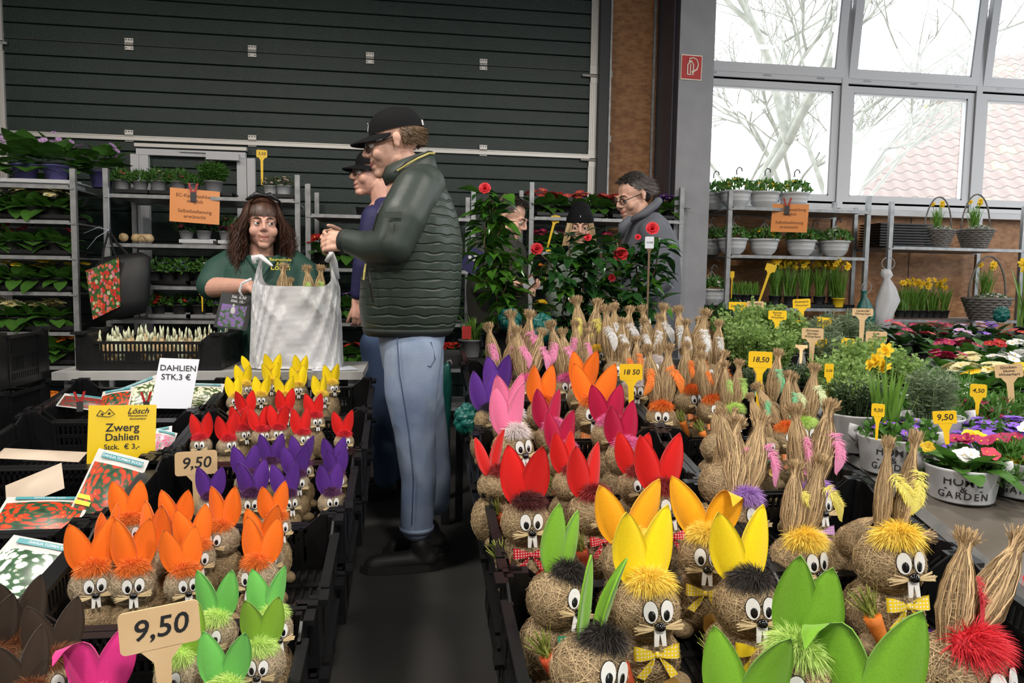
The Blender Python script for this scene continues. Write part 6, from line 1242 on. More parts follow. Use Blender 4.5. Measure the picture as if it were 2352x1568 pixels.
# --- tall man with cap
f = Fig('tall man in olive quilted jacket, black cap and pale jeans holding his hands together', 3.08, 940); J = f.J
f.head(903, 330, -90, 13, 1.08); sk = f.skin
sk.cap(J(925, 372), J(955, 430), .062, .068); sk.cap(J(955, 440), J(955, 700), .12, .12)
for dy, w_ in ((-.16, (806, 556)), (.16, (808, 552))): f.limb(sk, [J(945, 460, dy), J(905, 565, dy*1.4), J(w_[0], w_[1], dy*.75)], [.05, .045, .03])
f.hand(J(806, 556, -.12), (-.93, .25, .02), (.15, .9, -.45), 1, 38, 1.05, 40); f.hand(J(806, 552, .12), (-.95, -.22, .08), (.1, -.9, -.35), -1, 40, 1.02, 45)
f.body(SK1, .004); f.face((0, -.6)); f.glasses()
HAIRB = tintmat('brown_hair', (.05, .028, .014), (.22, .14, .07), .6); short_hair(f, 900, HAIRB, L=.014, zmin=-.6, zmax=.03)
c = MB(); R_ = f.H; V = []
nn, kk_ = 24, 8
for j in range(kk_+1):
    a = pi/2*j/kk_
    for i in range(nn): w_ = 2*pi*i/nn; V.append(Vector((.0815*cos(w_)*cos(a)**.8, .022+.103*sin(w_)*cos(a)**.8, .040+.088*sin(a)**.9)))
c.add(V, [(j*nn+i, j*nn+(i+1) % nn, (j+1)*nn+(i+1) % nn, (j+1)*nn+i) for j in range(kk_) for i in range(nn)])
def capobj(f, c, brimlen=.075, logo=True):
    o = c.build('cap', BLKF, f.root, True); o.matrix_local = f.H; b = MB(); V = []; n = 15
    for e, (th) in ((0, 0), (1, 0)):
        for i in range(n):
            t = -1+2*i/(n-1); x = t*.079; y0_ = .022-.103*sqrt(max(0, 1-(x/.0816)**2)); y1_ = y0_-brimlen*sqrt(max(0.02, 1-t*t*.92)); V.append((x, y0_+.006 if e == 0 else y1_, .043-(.018 if e else 0)-.016*t*t))
    V2 = [(x, y, z-.005) for x, y, z in V]; m_ = len(V); b.add(V+V2, [(i, i+1, n+i+1, n+i) for i in range(n-1)]+[(m_+n+i, m_+n+i+1, m_+i+1, m_+i) for i in range(n-1)]+[(n+i, n+i+1, m_+n+i+1, m_+n+i) for i in range(n-1)]); b.build('brim', BLKF, o, True)
    MB().ell((0, .022, .1275), (.007, .007, .004), 8, 5).build('button', BLKF, o, True)
    if logo: l = MB(); l.tube([(-.014, -.0815, .062), (-.012, -.073, .088), (.0, -.0765, .085), (.012, -.0755, .086)], .0022, 5); l.build('emblem', WINF, o)
CAPM = c; capobj(f, c)
st = MB(); st.box((0, .123, .052), (.05, .006, .02)); o = st.build('cap_strap', WINF, f.root); o.matrix_local = f.H
jk = MB()
def slices(f, mb, rows, dyc=0):
    S_ = []
    for py, xa, xb, hd_ in rows: a = f.J(xa, py, dyc); b = f.J(xb, py, dyc); S_.append(((a+b)/2, (b-a)/2, Vector((0, hd_, 0))))
    mb.loft(S_, 32)
slices(f, jk, [(770, 842, 1032, .17), (745, 830, 1048, .20), (700, 824, 1057, .215), (640, 828, 1060, .22), (560, 848, 1063, .225), (500, 868, 1052, .225), (450, 888, 1034, .205), (415, 905, 1012, .15), (395, 915, 1000, .10)])
blob('jacket_body', jk, .009, JACK, f.root, 8)
for dy in (-1, 1):
    sl = MB(); f.limb(sl, [J(955, 440, .15*dy), J(925, 500, .225*dy), J(902, 560, .25*dy), J(850, 568, .19*dy), J(798, 553, .125*dy)], [.092, .092, .078, .062, .046]); sl.cap(J(975, 425, .1*dy), J(955, 455, .16*dy), .085, .09); s_ = blob('sleeve', sl, .008, SHELL, f.root, 8)
    MB().tube([J(801, 554, .128*dy), J(786, 551, .115*dy)], [.047, .044], 18).build('cuff', RIBK, s_, True)
    if dy < 0:
        MB().tube([J(880, 466, -.325), J(868, 490, -.333), J(856, 530, -.325)], .004, 6).build('arm_zip', DARKZ, s_); MB().box((0, 0, 0), (.07, .006, .022)).build('pocket_flap', SHELL, s_, loc=J(901, 493, -.332)); MB().tube([J(906, 512, -.335), J(906, 530, -.335)], .0015, 5).build('pocket_seam', DARKZ, s_)
cl = MB(); cl.loft([(J(928, 432), J(995, 432)-J(928, 432), Vector((0, .10, 0))), (J(925, 405), J(985, 390)-J(925, 405), Vector((0, .088, 0))), (J(932, 375), J(990, 350)-J(932, 375), Vector((0, .078, 0)))][:0] or [((J(885, 425)+J(1010, 415))/2, (J(1010, 415)-J(885, 425))/2, Vector((0, .115, 0))), ((J(877, 405)+J(1003, 378))/2, (J(1003, 378)-J(877, 405))/2, Vector((0, .098, 0))), ((J(880, 388)+J(994, 348))/2, (J(994, 348)-J(880, 388))/2, Vector((0, .085, 0)))], 28, capends=False); cb = cl.build('collar', SHELL, f.root, True)
cb.modifiers.new('t', 'SOLIDIFY').thickness = .008
MB().tube([J(912, 392, -.098), J(935, 377, -.105), J(960, 363, -.1), (J(985, 352, -.07)), J(998, 352, -.02)], .0045, 6).build('collar_stripe', ZIPY, cb); MB().tube([J(906, 396, -.096), J(935, 371, -.108), J(960, 357, -.1), (J(985, 346, -.07))], .003, 6).build('collar_edge', DARKZ, cb)
hm_ = MB(); slices(f, hm_, [(769, 840, 1031, .175), (760, 833, 1040, .19), (751, 831, 1044, .2)])
hb = hm_.build('hem', RIBK, f.root, True)
MB().tube([J(843, 610, -.21), J(850, 650, -.218), J(858, 695, -.205)], .005, 6).build('side_zip', DARKZ, f.root); MB().tube([J(840, 606, -.21), J(837, 625, -.222), J(835, 643, -.222)], .004, 6).build('zip_pull', ZIPY, f.root)
DEN = denim('pale', (.14, .20, .33), (.28, .34, .44), 4)
tr = MB(); slices(f, tr, [(850, 880, 1012, .17), (800, 872, 1018, .175), (760, 868, 1025, .175), (720, 880, 1020, .16)])
f.limb(tr, [J(948, 810, -.085), J(945, 900, -.09), J(952, 985, -.09), J(962, 1100, -.09), J(957, 1205, -.09)], [.118, .108, .086, .073, .068]); f.limb(tr, [J(958, 810, .085), J(965, 900, .09), J(985, 985, .1), J(1000, 1080, .11), J(1002, 1150, .11)], [.115, .10, .082, .068, .062])
t_ = blob('jeans', tr, .009, DEN, f.root, 6)
SEAM = mat('denim_seam', (.05, .08, .15), .8); MB().tube([J(912, 775, -.20), J(918, 860, -.208), J(938, 985, -.18), J(950, 1100, -.168), J(946, 1205, -.163)], .0025, 5).build('side_seam', SEAM, t_); pk = MB(); pk.tube([J(953, 785, -.185), J(960, 835, -.19), J(990, 842, -.18), J(1000, 825, -.165), J(990, 785, -.165)], .002, 5); pk.build('back_pocket_seam', SEAM, t_)
hem = MB(); hem.tube([J(957, 1207, -.09), J(957, 1216, -.09)], [.0715, .070], 20); hem.build('leg_hem', DEN, t_, True)
h_ = J(985, 1290, -.09); shoe(f, Vector((h_.x, -.09, 0)), Vector((J(828, 1290, -.09).x, -.11, 0)), SHOEK, SOLEK); h_ = J(1005, 1230, .11); shoe(f, Vector((h_.x, .11, 0)), Vector((J(880, 1230, .11).x, .09, 0)), SHOEK, SOLEK)
# --- older man behind
f = Fig('older man with black cap, glasses and navy jumper behind the tall man', 4.12, 870); J = f.J
f.head(853, 398, -68, 4, 1.02); sk = f.skin; sk.cap(J(870, 425), J(885, 480), .06, .065); sk.cap(J(885, 500), J(885, 700), .11, .11); f.limb(sk, [J(850, 520, -.14), J(838, 620, -.16), J(822, 690, -.14)], [.045, .04, .03]); f.hand(J(822, 690, -.14), (.1, -.1, -1), (-.4, .8, 0), 1, 30); f.body(SK2, .0045); f.face((0, 0), mouth=.008, skin=SK2); f.glasses(); capobj(f, CAPM, logo=False)
gb = MB(); gb.ell((0, -.079, -.096), (.016, .008, .012), 10, 8); o = gb.build('goatee', mat('grey_stubble', (.55, .50, .46), .9), f.root, True); o.matrix_local = f.H
NAVY = mat('navy_jumper', (.012, .012, .065), .7, (.016, .016, .08), 10, .3, 60); jb = MB(); slices(f, jb, [(735, 828, 980, .15), (640, 822, 985, .17), (540, 835, 975, .18), (480, 850, 950, .15), (455, 862, 920, .08)]); f.limb(jb, [J(860, 500, -.14), J(836, 610, -.17), J(824, 672, -.15)], [.07, .06, .045]); f.limb(jb, [J(930, 500, .14), J(910, 610, .17), J(890, 690, .15)], [.07, .06, .045]); blob('jumper', jb, .009, NAVY, f.root, 6)
DEN2 = denim('blue', (.035, .065, .14), (.06, .10, .20), 5); tr = MB(); slices(f, tr, [(800, 835, 970, .14), (720, 832, 970, .14)]); f.limb(tr, [J(868, 790, -.08), J(880, 930, -.08), J(885, 1100, -.08)], [.10, .08, .062]); f.limb(tr, [J(905, 790, .08), J(905, 930, .08), J(900, 1092, .08)], [.10, .08, .062]); blob('jeans', tr, .01, DEN2, f.root, 5)
for dy, px in ((-.08, 895), (.08, 920)): x = J(px, 1000, dy).x; shoe(f, Vector((x, dy, 0)), Vector((x-.27, dy-.05, 0)), SHOEK, SOLEK)
# --- seller
f = Fig('seller with long dark brown hair in a dark green polo shirt', 4.02, 610); J = f.J
f.head(603, 517, 14, 0, 1.08, fat=1.05); sk = f.skin; sk.cap(J(602, 550, .02), J(598, 605, .03), .058, .066); sk.cap(J(600, 640, .03), J(600, 800, .03), .14, .14)
f.limb(sk, [J(505, 620, 0), J(482, 660, -.06), J(570, 658, -.26)], [.058, .056, .036]); f.hand(J(568, 658, -.26), (.9, -.35, -.1), (.2, .3, -.9), 1, 32, .95); f.limb(sk, [J(695, 625, .02), J(712, 680, -.05), J(690, 690, -.25)], [.056, .052, .036]); f.hand(J(690, 690, -.25), (-.8, -.5, .1), (-.2, .3, -.9), -1, 30, .95)
f.body(SK2, .0045); f.face((.8, .1), skin=SK2, mouth=.003)
POLO = mat('green_polo', (.008, .045, .032), .7, (.011, .055, .04), 8, .25, 40)
sh = MB(); slices(f, sh, [(860, 495, 712, .15), (780, 500, 712, .17), (700, 503, 712, .17), (650, 500, 710, .165), (615, 505, 700, .14), (590, 530, 680, .10)]); f.limb(sh, [J(540, 605, .02), J(505, 625, 0), J(487, 655, -.05)], [.085, .085, .078]); f.limb(sh, [J(670, 610, .02), J(697, 630, .02), J(710, 675, -.04)], [.085, .083, .075]); blob('polo_shirt', sh, .009, POLO, f.root, 7)
cl = MB(); cl.tube([J(560, 600, -.02), J(572, 592, -.10), J(588, 612, -.17), J(600, 640, -.185), J(615, 612, -.17), J(637, 592, -.10), J(650, 598, 0)], [.012, .016, .014, .006, .014, .016, .012], 8); cl.build('collar', POLO, f.root, True)
YT = mat('yellow_embroidery', (.60, .52, .05), .7)
for t, y_, sz in (('Baumschule', 596, .022), ('K.H.', 605, .020), ('Lösch', 614, .040)): text(f.root, t, sz, None, YT, M=Matrix.Translation(J(644, y_, -.215)) @ Matrix.Rotation(radians(12), 4, 'Z') @ Matrix.Rotation(pi/2, 4, 'X'))
HAIRD = tintmat('dark_brown_hair', (.010, .005, .004), (.10, .042, .024), .45)
scalp(f, mat('dark_hair_base', (.012, .006, .004), .6), [((0, .04, .05), (.082, .092, .085)), ((-.085, .03, -.05), (.030, .05, .11)), ((.085, .03, -.05), (.030, .05, .11)), ((-.10, .02, -.15), (.045, .05, .08)), ((.10, .02, -.15), (.045, .05, .08)), ((0, .085, -.06), (.09, .05, .15))])
def longh(r, K):
    t = np.linspace(0, 1, K); c = np.array([0, .022, .036]); ph = r.uniform(0, 6)
    if r.random() < .28:  # fringe
        az = r.uniform(-1.0, 1.0); el = 1.45-(1.45-r.uniform(.0, .28))*t; sw = .12*np.sin(t*2)*r.uniform(-1, 1); d = np.stack([np.sin(az+sw)*np.cos(el), -np.cos(az+sw)*np.cos(el), np.sin(el)], 1); return c+d*np.array([.080, .101, .092])*r.uniform(.99, 1.05), d
    az = r.uniform(.85, 2*pi-.85); el = 1.5-np.minimum(t/.38, 1)*r.uniform(1.3, 1.6); d = np.stack([np.sin(az)*np.cos(el), -np.cos(az)*np.cos(el), np.sin(el)], 1); P = c+d*np.array([.086, .104, .094])*r.uniform(.98, 1.12)
    q = np.clip((t-.36)/.64, 0, 1); L = r.uniform(.12, .30); out = np.array([np.sin(az), -np.cos(az)*.7, 0]); P = P+out*(.055*np.sin(q*2.2)*r.uniform(.3, 1.3))[:, None]+np.array([0, 0, -1])*(q*L)[:, None]; P[:, 0] += .014*np.sin(q*13+ph)*q; P[:, 1] += .012*np.cos(q*13+ph)*q-.03*q*(abs(np.sin(az)) > .5); return P, d+np.array([0, -.2, .1])
f.strands(2600, longh, HAIRD, 'hair', .0055, 15)
sg_ = MB(); sg_.tube([(-.075, -.045, .112), (-.03, -.068, .138), (0, -.07, .135), (.03, -.068, .138), (.075, -.045, .112), (.092, .03, .075)], [.006, .014, .005, .014, .006, .004], 6); o = sg_.build('sunglasses', GLF, f.root, True); o.matrix_local = f.H
tr = MB(); slices(f, tr, [(900, 510, 705, .16), (850, 500, 712, .15)]); f.limb(tr, [Vector((-.1, .03, .75)), Vector((-.1, .03, .08))], [.1, .06]); f.limb(tr, [Vector((.1, .03, .75)), Vector((.1, .03, .08))], [.1, .06]); blob('trousers', tr, .012, SEAM, f.root, 4)
for x in (-.1, .1): shoe(f, Vector((x, .06, 0)), Vector((x*1.1, -.17, 0)), SHOEK, SOLEK)
# --- young man in dark jacket, bending over his wallet
OLV = mat('dark_olive_jacket', (.020, .020, .014), .8, (.026, .026, .018), 8, .4, 30); DNAVY = mat('dark_navy_trousers', (.008, .010, .018), .8)
f = Fig('young man in dark olive jacket looking down into his wallet', 4.45, 1150); J = f.J
f.head(1172, 500, 62, 24, 1.04); sk = f.skin; sk.cap(J(1155, 525), J(1140, 575), .06, .068); sk.cap(J(1138, 600), J(1138, 720), .12, .12)
f.limb(sk, [J(1110, 590, -.14), J(1115, 665, -.18), J(1185, 652, -.22)], [.05, .045, .032]); f.hand(J(1182, 650, -.22), (.9, .1, -.15), (0, .3, -.95), 1, 40, 1.05); f.limb(sk, [J(1180, 600, .1), J(1180, 670, .0), J(1195, 665, -.12)], [.05, .045, .032]); f.hand(J(1190, 668, -.14), (.9, -.2, .1), (0, -.2, 1), -1, 40, 1.05)
f.body(SK1, .005); f.face((.2, -.8)); HAIRK = tintmat('near_black_hair', (.008, .006, .005), (.06, .045, .035), .5); short_hair(f, 1400, HAIRK, L=.042); scalp(f, HB, [((0, .034, .047), (.0785, .094, .083)), ((0, .07, .0), (.066, .052, .06))], 'hair_base')
jb = MB(); slices(f, jb, [(745, 1075, 1215, .16), (660, 1070, 1212, .19), (590, 1080, 1200, .2), (550, 1100, 1185, .16), (525, 1120, 1172, .09)]); f.limb(jb, [J(1105, 575, -.12), J(1105, 655, -.19), J(1165, 655, -.215)], [.085, .07, .05]); f.limb(jb, [J(1180, 580, .1), J(1190, 660, .02), J(1185, 668, -.08)], [.08, .065, .05]); blob('jacket', jb, .01, OLV, f.root, 7)
hd_ = MB(); hd_.tube([J(1112, 540, -.06), J(1125, 528, -.12), J(1150, 545, -.15), J(1168, 565, -.1)], [.03, .04, .04, .025], 8); hd_.build('hood', OLV, f.root, True)
tr = MB(); slices(f, tr, [(830, 1080, 1205, .13), (735, 1078, 1212, .14)]); z_ = J(1140, 800).z
for x in (-.09, .09): f.limb(tr, [Vector((x, .02, z_)), Vector((x, .02, .08))], [.1, .06]); shoe(f, Vector((x-.05, .02, 0)), Vector((x+.2, -.06, 0)), SHOEK, SOLEK)
blob('trousers', tr, .012, DNAVY, f.root, 4)
wl = MB(); wl.box((0, 0, 0), (.10, .02, .07)); o = tag(wl.build('wallet', mat('brown_leather', (.10, .05, .025), .5), loc=f.o+J(1212, 652, -.27)), 'open brown wallet in the young man hands', 'wallet'); o.rotation_euler = (.5, -.7, .3)
WC = mat('white_card', (.6, .6, .6), .5); MB().box((.0, -.012, .01), (.08, .003, .05)).build('bank_note', WC, o)
pb_ = MB(); pb_.box((0, 0, 0), (.10, .012, .14)); o = tag(pb_.build('phone_pouch', NAVY, loc=f.o+J(1085, 598, -.245)), 'dark blue pouch with white symbols hanging at the young man arm', 'pouch'); o.rotation_euler = (0, radians(28), radians(-15))
for a in (-.02, .004, .028):
    for c_ in (.01, .035): MB().prism(rrect(.018, .018, .004), .003).build('symbol', WC, o, loc=(a, -.007, c_))
# --- girl with beanie
f = Fig('young woman with black beanie, long blond hair and grey-green jacket', 4.65, 1335); J = f.J
f.head(1332, 522, -12, 8, .98); sk = f.skin; sk.cap(J(1335, 550, .02), J(1335, 590, .03), .05, .055); sk.cap(J(1335, 620, .03), J(1335, 760, .03), .11, .11); f.body(SK1, .005); f.face((-.3, -.2))
bn = MB(); R3 = f.H.to_3x3(); bn.ell(f.H @ Vector((0, .022, .055)), (.084, .102, .088), 18, 14, R3); bn.ell(f.H @ Vector((0, .035, .10)), (.070, .085, .068), 18, 14, R3); b_ = blob('beanie', bn, .006, BLKF, f.root, 5); rim = MB(); rim.lathe([(.99, .022), (1.0, .018), (1.02, .024), (1.01, .066), (.98, .07)], 28, c=(0, .022, 0), sx=.088, sy=.106); o = rim.build('beanie_cuff', BLKF, b_, True); o.matrix_local = f.H
lb = MB().box((.0, -.096, .075), (.004, .002, .012)).build('label_tag', WINF, b_); lb.matrix_local = f.H
BLOND = tintmat('blond_hair', (.30, .18, .08), (.62, .46, .26), .5)
def blondh(r, K):
    s_ = r.choice((-1, 1)); t = np.linspace(0, 1, K); x = s_*(.058+.03*np.sin(t*2.4)+r.uniform(-.012, .02)); P = np.stack([x, -.035+r.uniform(-.03, .05)-.05*t, .03-.30*t], 1); P[:, 0] += .006*np.sin(t*7+r.uniform(0, 6)); return P, np.tile([s_*.7, -1, 0], (K, 1))
f.strands(420, blondh, BLOND, 'hair', .006, 8)
GRN = mat('grey_green_jacket', (.10, .13, .105), .6, (.12, .155, .125), 6, .4, 18); jb = MB(); slices(f, jb, [(775, 1272, 1400, .15), (700, 1268, 1405, .17), (620, 1275, 1398, .165), (580, 1290, 1385, .13), (560, 1305, 1368, .08)])
for k, (a, b_, c_) in ((-1, (1285, 1272, 1285)), (1, (1390, 1405, 1392))): f.limb(jb, [J(a, 600, 0), J(b_, 670, -.05), J(c_, 725, -.12)], [.075, .062, .05])
blob('jacket', jb, .01, GRN, f.root, 6); tr = MB(); slices(f, tr, [(850, 1280, 1395, .13), (770, 1275, 1398, .14)]); z_ = J(1335, 820).z
for x in (-.08, .08): f.limb(tr, [Vector((x, .02, z_)), Vector((x, .02, .08))], [.09, .055]); shoe(f, Vector((x, .06, 0)), Vector((x, -.16, 0)), SHOEK, SOLEK)
blob('trousers', tr, .012, DEN2, f.root, 4)
# --- man in grey coat
COAT = mat('blue_grey_coat', (.075, .08, .098), .75, (.095, .10, .12), 5, .35, 20); f = Fig('man with glasses and short dark hair in a blue-grey coat looking down', 4.35, 1490); J = f.J
f.head(1452, 452, -66, 20, 1.10); sk = f.skin; sk.cap(J(1468, 480), J(1485, 530), .062, .07); sk.cap(J(1490, 560), J(1490, 720), .12, .12); f.limb(sk, [J(1500, 560, -.15), J(1510, 660, -.17), J(1440, 690, -.22)], [.05, .045, .03]); f.hand(J(1440, 690, -.22), (-.9, .1, -.2), (0, .4, -.9), 1, 30); f.limb(sk, [J(1470, 560, .15), J(1460, 660, .15), J(1420, 690, .05)], [.05, .045, .03]); f.hand(J(1420, 690, .05), (-.9, -.1, -.2), (0, -.4, -.9), -1, 30)
f.body(SK1, .0045); f.face((0, -.8)); f.glasses(); HAIRG = tintmat('dark_grey_brown_hair', (.02, .014, .012), (.14, .12, .11), .5); short_hair(f, 1600, HAIRG, L=.034, zmin=-.3); scalp(f, HB, [((0, .032, .049), (.079, .096, .083)), ((0, .07, .0), (.066, .052, .06))], 'hair_base')
jb = MB(); slices(f, jb, [(900, 1432, 1550, .18), (740, 1425, 1555, .19), (650, 1425, 1560, .2), (560, 1428, 1555, .2), (510, 1445, 1530, .17), (490, 1460, 1510, .11)]); f.limb(jb, [J(1500, 535, -.15), J(1520, 640, -.2), J(1455, 690, -.22)], [.09, .075, .055]); f.limb(jb, [J(1465, 540, .16), J(1455, 640, .18), J(1430, 690, .08)], [.085, .07, .055]); blob('coat', jb, .01, COAT, f.root, 7)
cl = MB(); cl.tube([J(1450, 505, -.10), J(1480, 490, -.13), J(1505, 470, -.10), J(1512, 462, -.03), J(1505, 462, .05)], [.016, .024, .026, .025, .022], 10); cl.tube([J(1448, 500, -.09), J(1430, 520, -.1), J(1425, 545, -.08)], [.022, .03, .02], 8); cl.build('collar', COAT, f.root, True)
tr = MB(); z_ = J(1490, 830).z
for y in (-.09, .09): f.limb(tr, [Vector((0, y, z_)), Vector((0, y, .08))], [.1, .06]); shoe(f, Vector((.05, y, 0)), Vector((-.2, y, 0)), SHOEK, SOLEK)
blob('trousers', tr, .012, DNAVY, f.root, 4)
for sc_ in [TMP]: bpy.data.scenes.remove(sc_)
# ------------------------------------------------------------------ sales table, carrier bag, sacks and cards
zt_ = at(340, 850, 3.42).z; TABT = mat('grey_table_top', (.32, .32, .31), .5, (.4, .4, .39), 5)
xa, xb = X_(150, 850, 3.5), X_(838, 850, 3.5); tb = thing('sales_table', 'pale grey sales table in front of the seller', 'table', ((xa+xb)/2, 3.6, 0)); MB().box((0, -.01, zt_-.02), (xb-xa, .44, .035)).build('table_top', TABT, tb)
for x in (-1, 1):
    for y in (-.18, .18): MB().box((x*(xb-xa)*.46, y, (zt_-.04)/2), (.035, .035, zt_-.04)).build('leg', GALV, tb)
cx = (X_(190, 850, 3.42)+X_(492, 850, 3.42))/2; cr = crate(cx, 3.63, zt_+.002, .61, .42, HC, 'black crate full of slender bulbs on the sales table')
SHOOT = mat('pale_shoot', (.55, .58, .40), .6)
bm_ = MB().lathe([(.001, 0), (.012, .002), (.020, .03), (.018, .07), (.010, .10), (.006, .12)], 10).mesh('bulb', True); bs_ = MB().tube([(0, 0, .115), (.002, 0, .15), (.003, 0, .165)], [.006, .005, .001], 6).mesh('shoot', True); rb = random.Random(4)
for j in range(5):
    for i in range(13):
        o = thing('packed_bulb', 'brown and white bulb, %s in the %s of the bulb crate' % (nth(i), ['front row', 'second row', 'middle row', 'fourth row', 'back row'][j]), 'bulb', (cx-.25+.0415*i+rb.uniform(-.006, .006), 3.47+.075*j+rb.uniform(-.008, .008), zt_+.02), rb.uniform(0, 6), 'bulbs in the crate'); o.rotation_euler[0] = rb.uniform(-.15, .15); o.scale = (1, 1, rb.uniform(.75, 1)); obj('bulb', bm_, BULB if (i+j) % 3 else SHOOT, o); obj('shoot', bs_, SHOOT, o)
# allium card
BLKC = mat('black_card', (.012, .012, .012), .4); ALL = printmat('allium', (.16, .07, .30), (.22, .12, .36), (.05, .12, .04), 7, (.2, .1, .35)); CHALK = mat('chalk_white', (.7, .7, .7), .8)
o, w, h = card(528, 716, 3.62, 68, 78, BLKC, 'black picture card of purple allium flowers standing on the bulb crate', 'picture_card', lean=8, back=8, shear=.10)
MB().prism([(-w*.40, h*.04), (w*.36, h*.04), (w*.36+.06*h, h*.68), (-w*.40+.06*h, h*.68)], .001).build('photo_print', ALL, o, loc=(0, -.0025, 0)); pp = MB(); pp.ell((.02*w, 0, h*.52), (.07*w, .0012, .10*h), 10, 6); pp.ell((.02*w, 0, h*.66), (.035*w, .0012, .045*h), 10, 6); pp.build('printed_figure', PKW, o, loc=(0, -.0035, 0))
text(o, 'Stk. 6,50', h*.11, (.14*w, -.003, h*.91), CHALK, shear=.2); text(o, '3Stk. 15,-', h*.10, (.12*w, -.003, h*.79), CHALK, shear=.2)
# carrier bag
BAGM = mat('white_plastic_film', (.74, .75, .77), .28, (.80, .81, .83), 4, .9, 22, trans=.30); n, k = 150, 60; Yb = 3.56; bb = at(682, 842, Yb); r = np.random.default_rng(2); V = []
hw_ = (X_(790, 800, Yb)-X_(578, 800, Yb))/2; zl, zm, zh = 0, at(690, 658, Yb).z-zt_, at(600, 590, Yb).z-zt_
fx = r.normal(0, 1, (6, 3))
for j in range(k+1):
    t = j/k
    for i in range(n):
        a = 2*pi*i/n; c_, s_ = cos(a), sin(a); side = abs(c_)**3.5; H_ = zm+(zh-zm)*side**1.6; z = H_*t; wd = hw_*(1.0-.10*(z/zh)); wd *= 1-.30*max(0, (z-zm)/(zh-zm+1e-6))*.6
        x = wd*np.sign(c_)*abs(c_)**.55; y = .115*np.sign(s_)*abs(s_)**.65*(1-.25*t); wr = .010*(abs(sin(a*4.5+z*9+.6*sin(z*23)))-.5)+.007*(abs(sin(a*11-z*21+1.1*sin(a*3)))-.5)+.005*(abs(sin(a*23+z*37))-.5)
        V.append((x*(1+wr*1.5)+.0, y+wr*1.4-(.012 if j == 0 else 0), z))
m = MB(); m.add(V, [(j*n+i, j*n+(i+1) % n, (j+1)*n+(i+1) % n, (j+1)*n+i) for j in range(k) for i in range(n)]+[tuple(range(n-1, -1, -1))])
o = thing('carrier_bag', 'white plastic carrier bag with straw ears on the sales table', 'bag', (bb.x, Yb, zt_+.002)); m.build('bag_film', BAGM, o, True); B0 = Vector(o.location)
hb = MB(); hb.tube([at(585, 605, Yb)-B0, at(582, 592, Yb)-B0, at(600, 590, Yb)-B0, at(625, 610, Yb-.1)-B0], [.012, .016, .014, .006], 8); hb.build('handle', BAGM, o, True); hb = MB(); hb.tube([at(770, 640, Yb)-B0, at(766, 600, Yb-.02)-B0, at(760, 580, Yb-.12)-B0, at(752, 600, Yb-.1)-B0], [.022, .018, .012, .014], 8); hb.build('handle', BAGM, o, True)
hb = MB(); hb.tube([at(578, 640, Yb-.1)-B0, at(556, 650, Yb-.1)-B0, at(550, 668, Yb-.1)-B0, at(556, 680, Yb-.1)-B0], .006, 6); hb.build('cord', BAGM, o, True)
zb_ = lambda Y: zt_+.012
straw_bunny(655, 735, 56, 3.57, ((652, 608), (668, 640)), None, None, 0, 'straw rabbit inside the carrier bag with brown ear showing', SG, zb_); straw_bunny(722, 735, 56, 3.56, ((705, 612), (738, 612)), 'green', 'green', 0, 'straw rabbit inside the carrier bag with two green-tinted ears', SG, zb_)
tag(MB().box((0, 0, 0), (.20, .16, .002)).build('paper_sheet', CARD, loc=(X_(765, 835, 3.5), 3.48, zt_+.001)), 'sheet of white paper lying under the carrier bag', 'paper').rotation_euler[2] = .3
# orange cards
def ocard(px, py, w, h, Y, label, lean, cl):
    o, ww, hh = card(px, py, Y, w, h, ORANGEC, label, 'notice_card', lean=lean, back=0)
    for t, z in (('EC-Kartenzahlung', .80), ('möglich', .64), ('Selbstbedienung', .34), ('erwünscht', .18)): text(o, t, hh*.145, (0, -.003, hh*z), mat('dark_orange_print', (.22, .07, .02), .6))
    clip(px-3, py-h/2, Y-.01, .9, cl)
ocard(447, 477, 97, 70, 5.735, 'orange laminated notice about card payment clipped behind the seller', 2, 'red spring clip holding the left orange notice'); ocard(1811, 503, 74, 60, 5.92, 'orange laminated notice about card payment below the hanging pots', 2, 'red spring clip holding the right orange notice')
# tulip shopping bag on the trolley post
TUL = mat('print_tulips', (.05, .12, .03), .35); nt = TUL.node_tree; p = nt.nodes['Principled BSDF']; tc = nt.nodes.new('ShaderNodeTexCoord'); mp = nt.nodes.new('ShaderNodeMapping'); mp.inputs['Scale'].default_value = (1, 1, .72); v = nt.nodes.new('ShaderNodeTexVoronoi'); v.inputs['Scale'].default_value = 52; nt.links.new(tc.outputs['Object'], mp.inputs[0]); nt.links.new(mp.outputs[0], v.inputs['Vector'])
r1 = nt.nodes.new('ShaderNodeValToRGB'); r1.color_ramp.interpolation = 'CONSTANT'; e = r1.color_ramp.elements; e[0].color = (.58, .03, .02, 1); e[1].position = .35; e[1].color = (.70, .12, .05, 1)
for ps_, c in ((.6, (.62, .18, .22)), (.78, (.05, .14, .03)), (.9, (.5, .5, .3))): x = e.new(ps_); x.color = (*c, 1)
r2 = nt.nodes.new('ShaderNodeValToRGB'); r2.color_ramp.elements[0].position = .52; r2.color_ramp.elements[0].color = (0, 0, 0, 1); r2.color_ramp.elements[1].position = .62; sp = nt.nodes.new('ShaderNodeSeparateColor'); nt.links.new(v.outputs['Color'], sp.inputs[0]); nt.links.new(sp.outputs[0], r1.inputs[0]); nt.links.new(v.outputs['Distance'], r2.inputs[0]); mxc = nt.nodes.new('ShaderNodeMixRGB'); mxc.inputs[2].default_value = (.03, .09, .02, 1); nt.links.new(r2.outputs[0], mxc.inputs[0]); nt.links.new(r1.outputs[0], mxc.inputs[1]); nt.links.new(mxc.outputs[0], p.inputs['Base Color'])
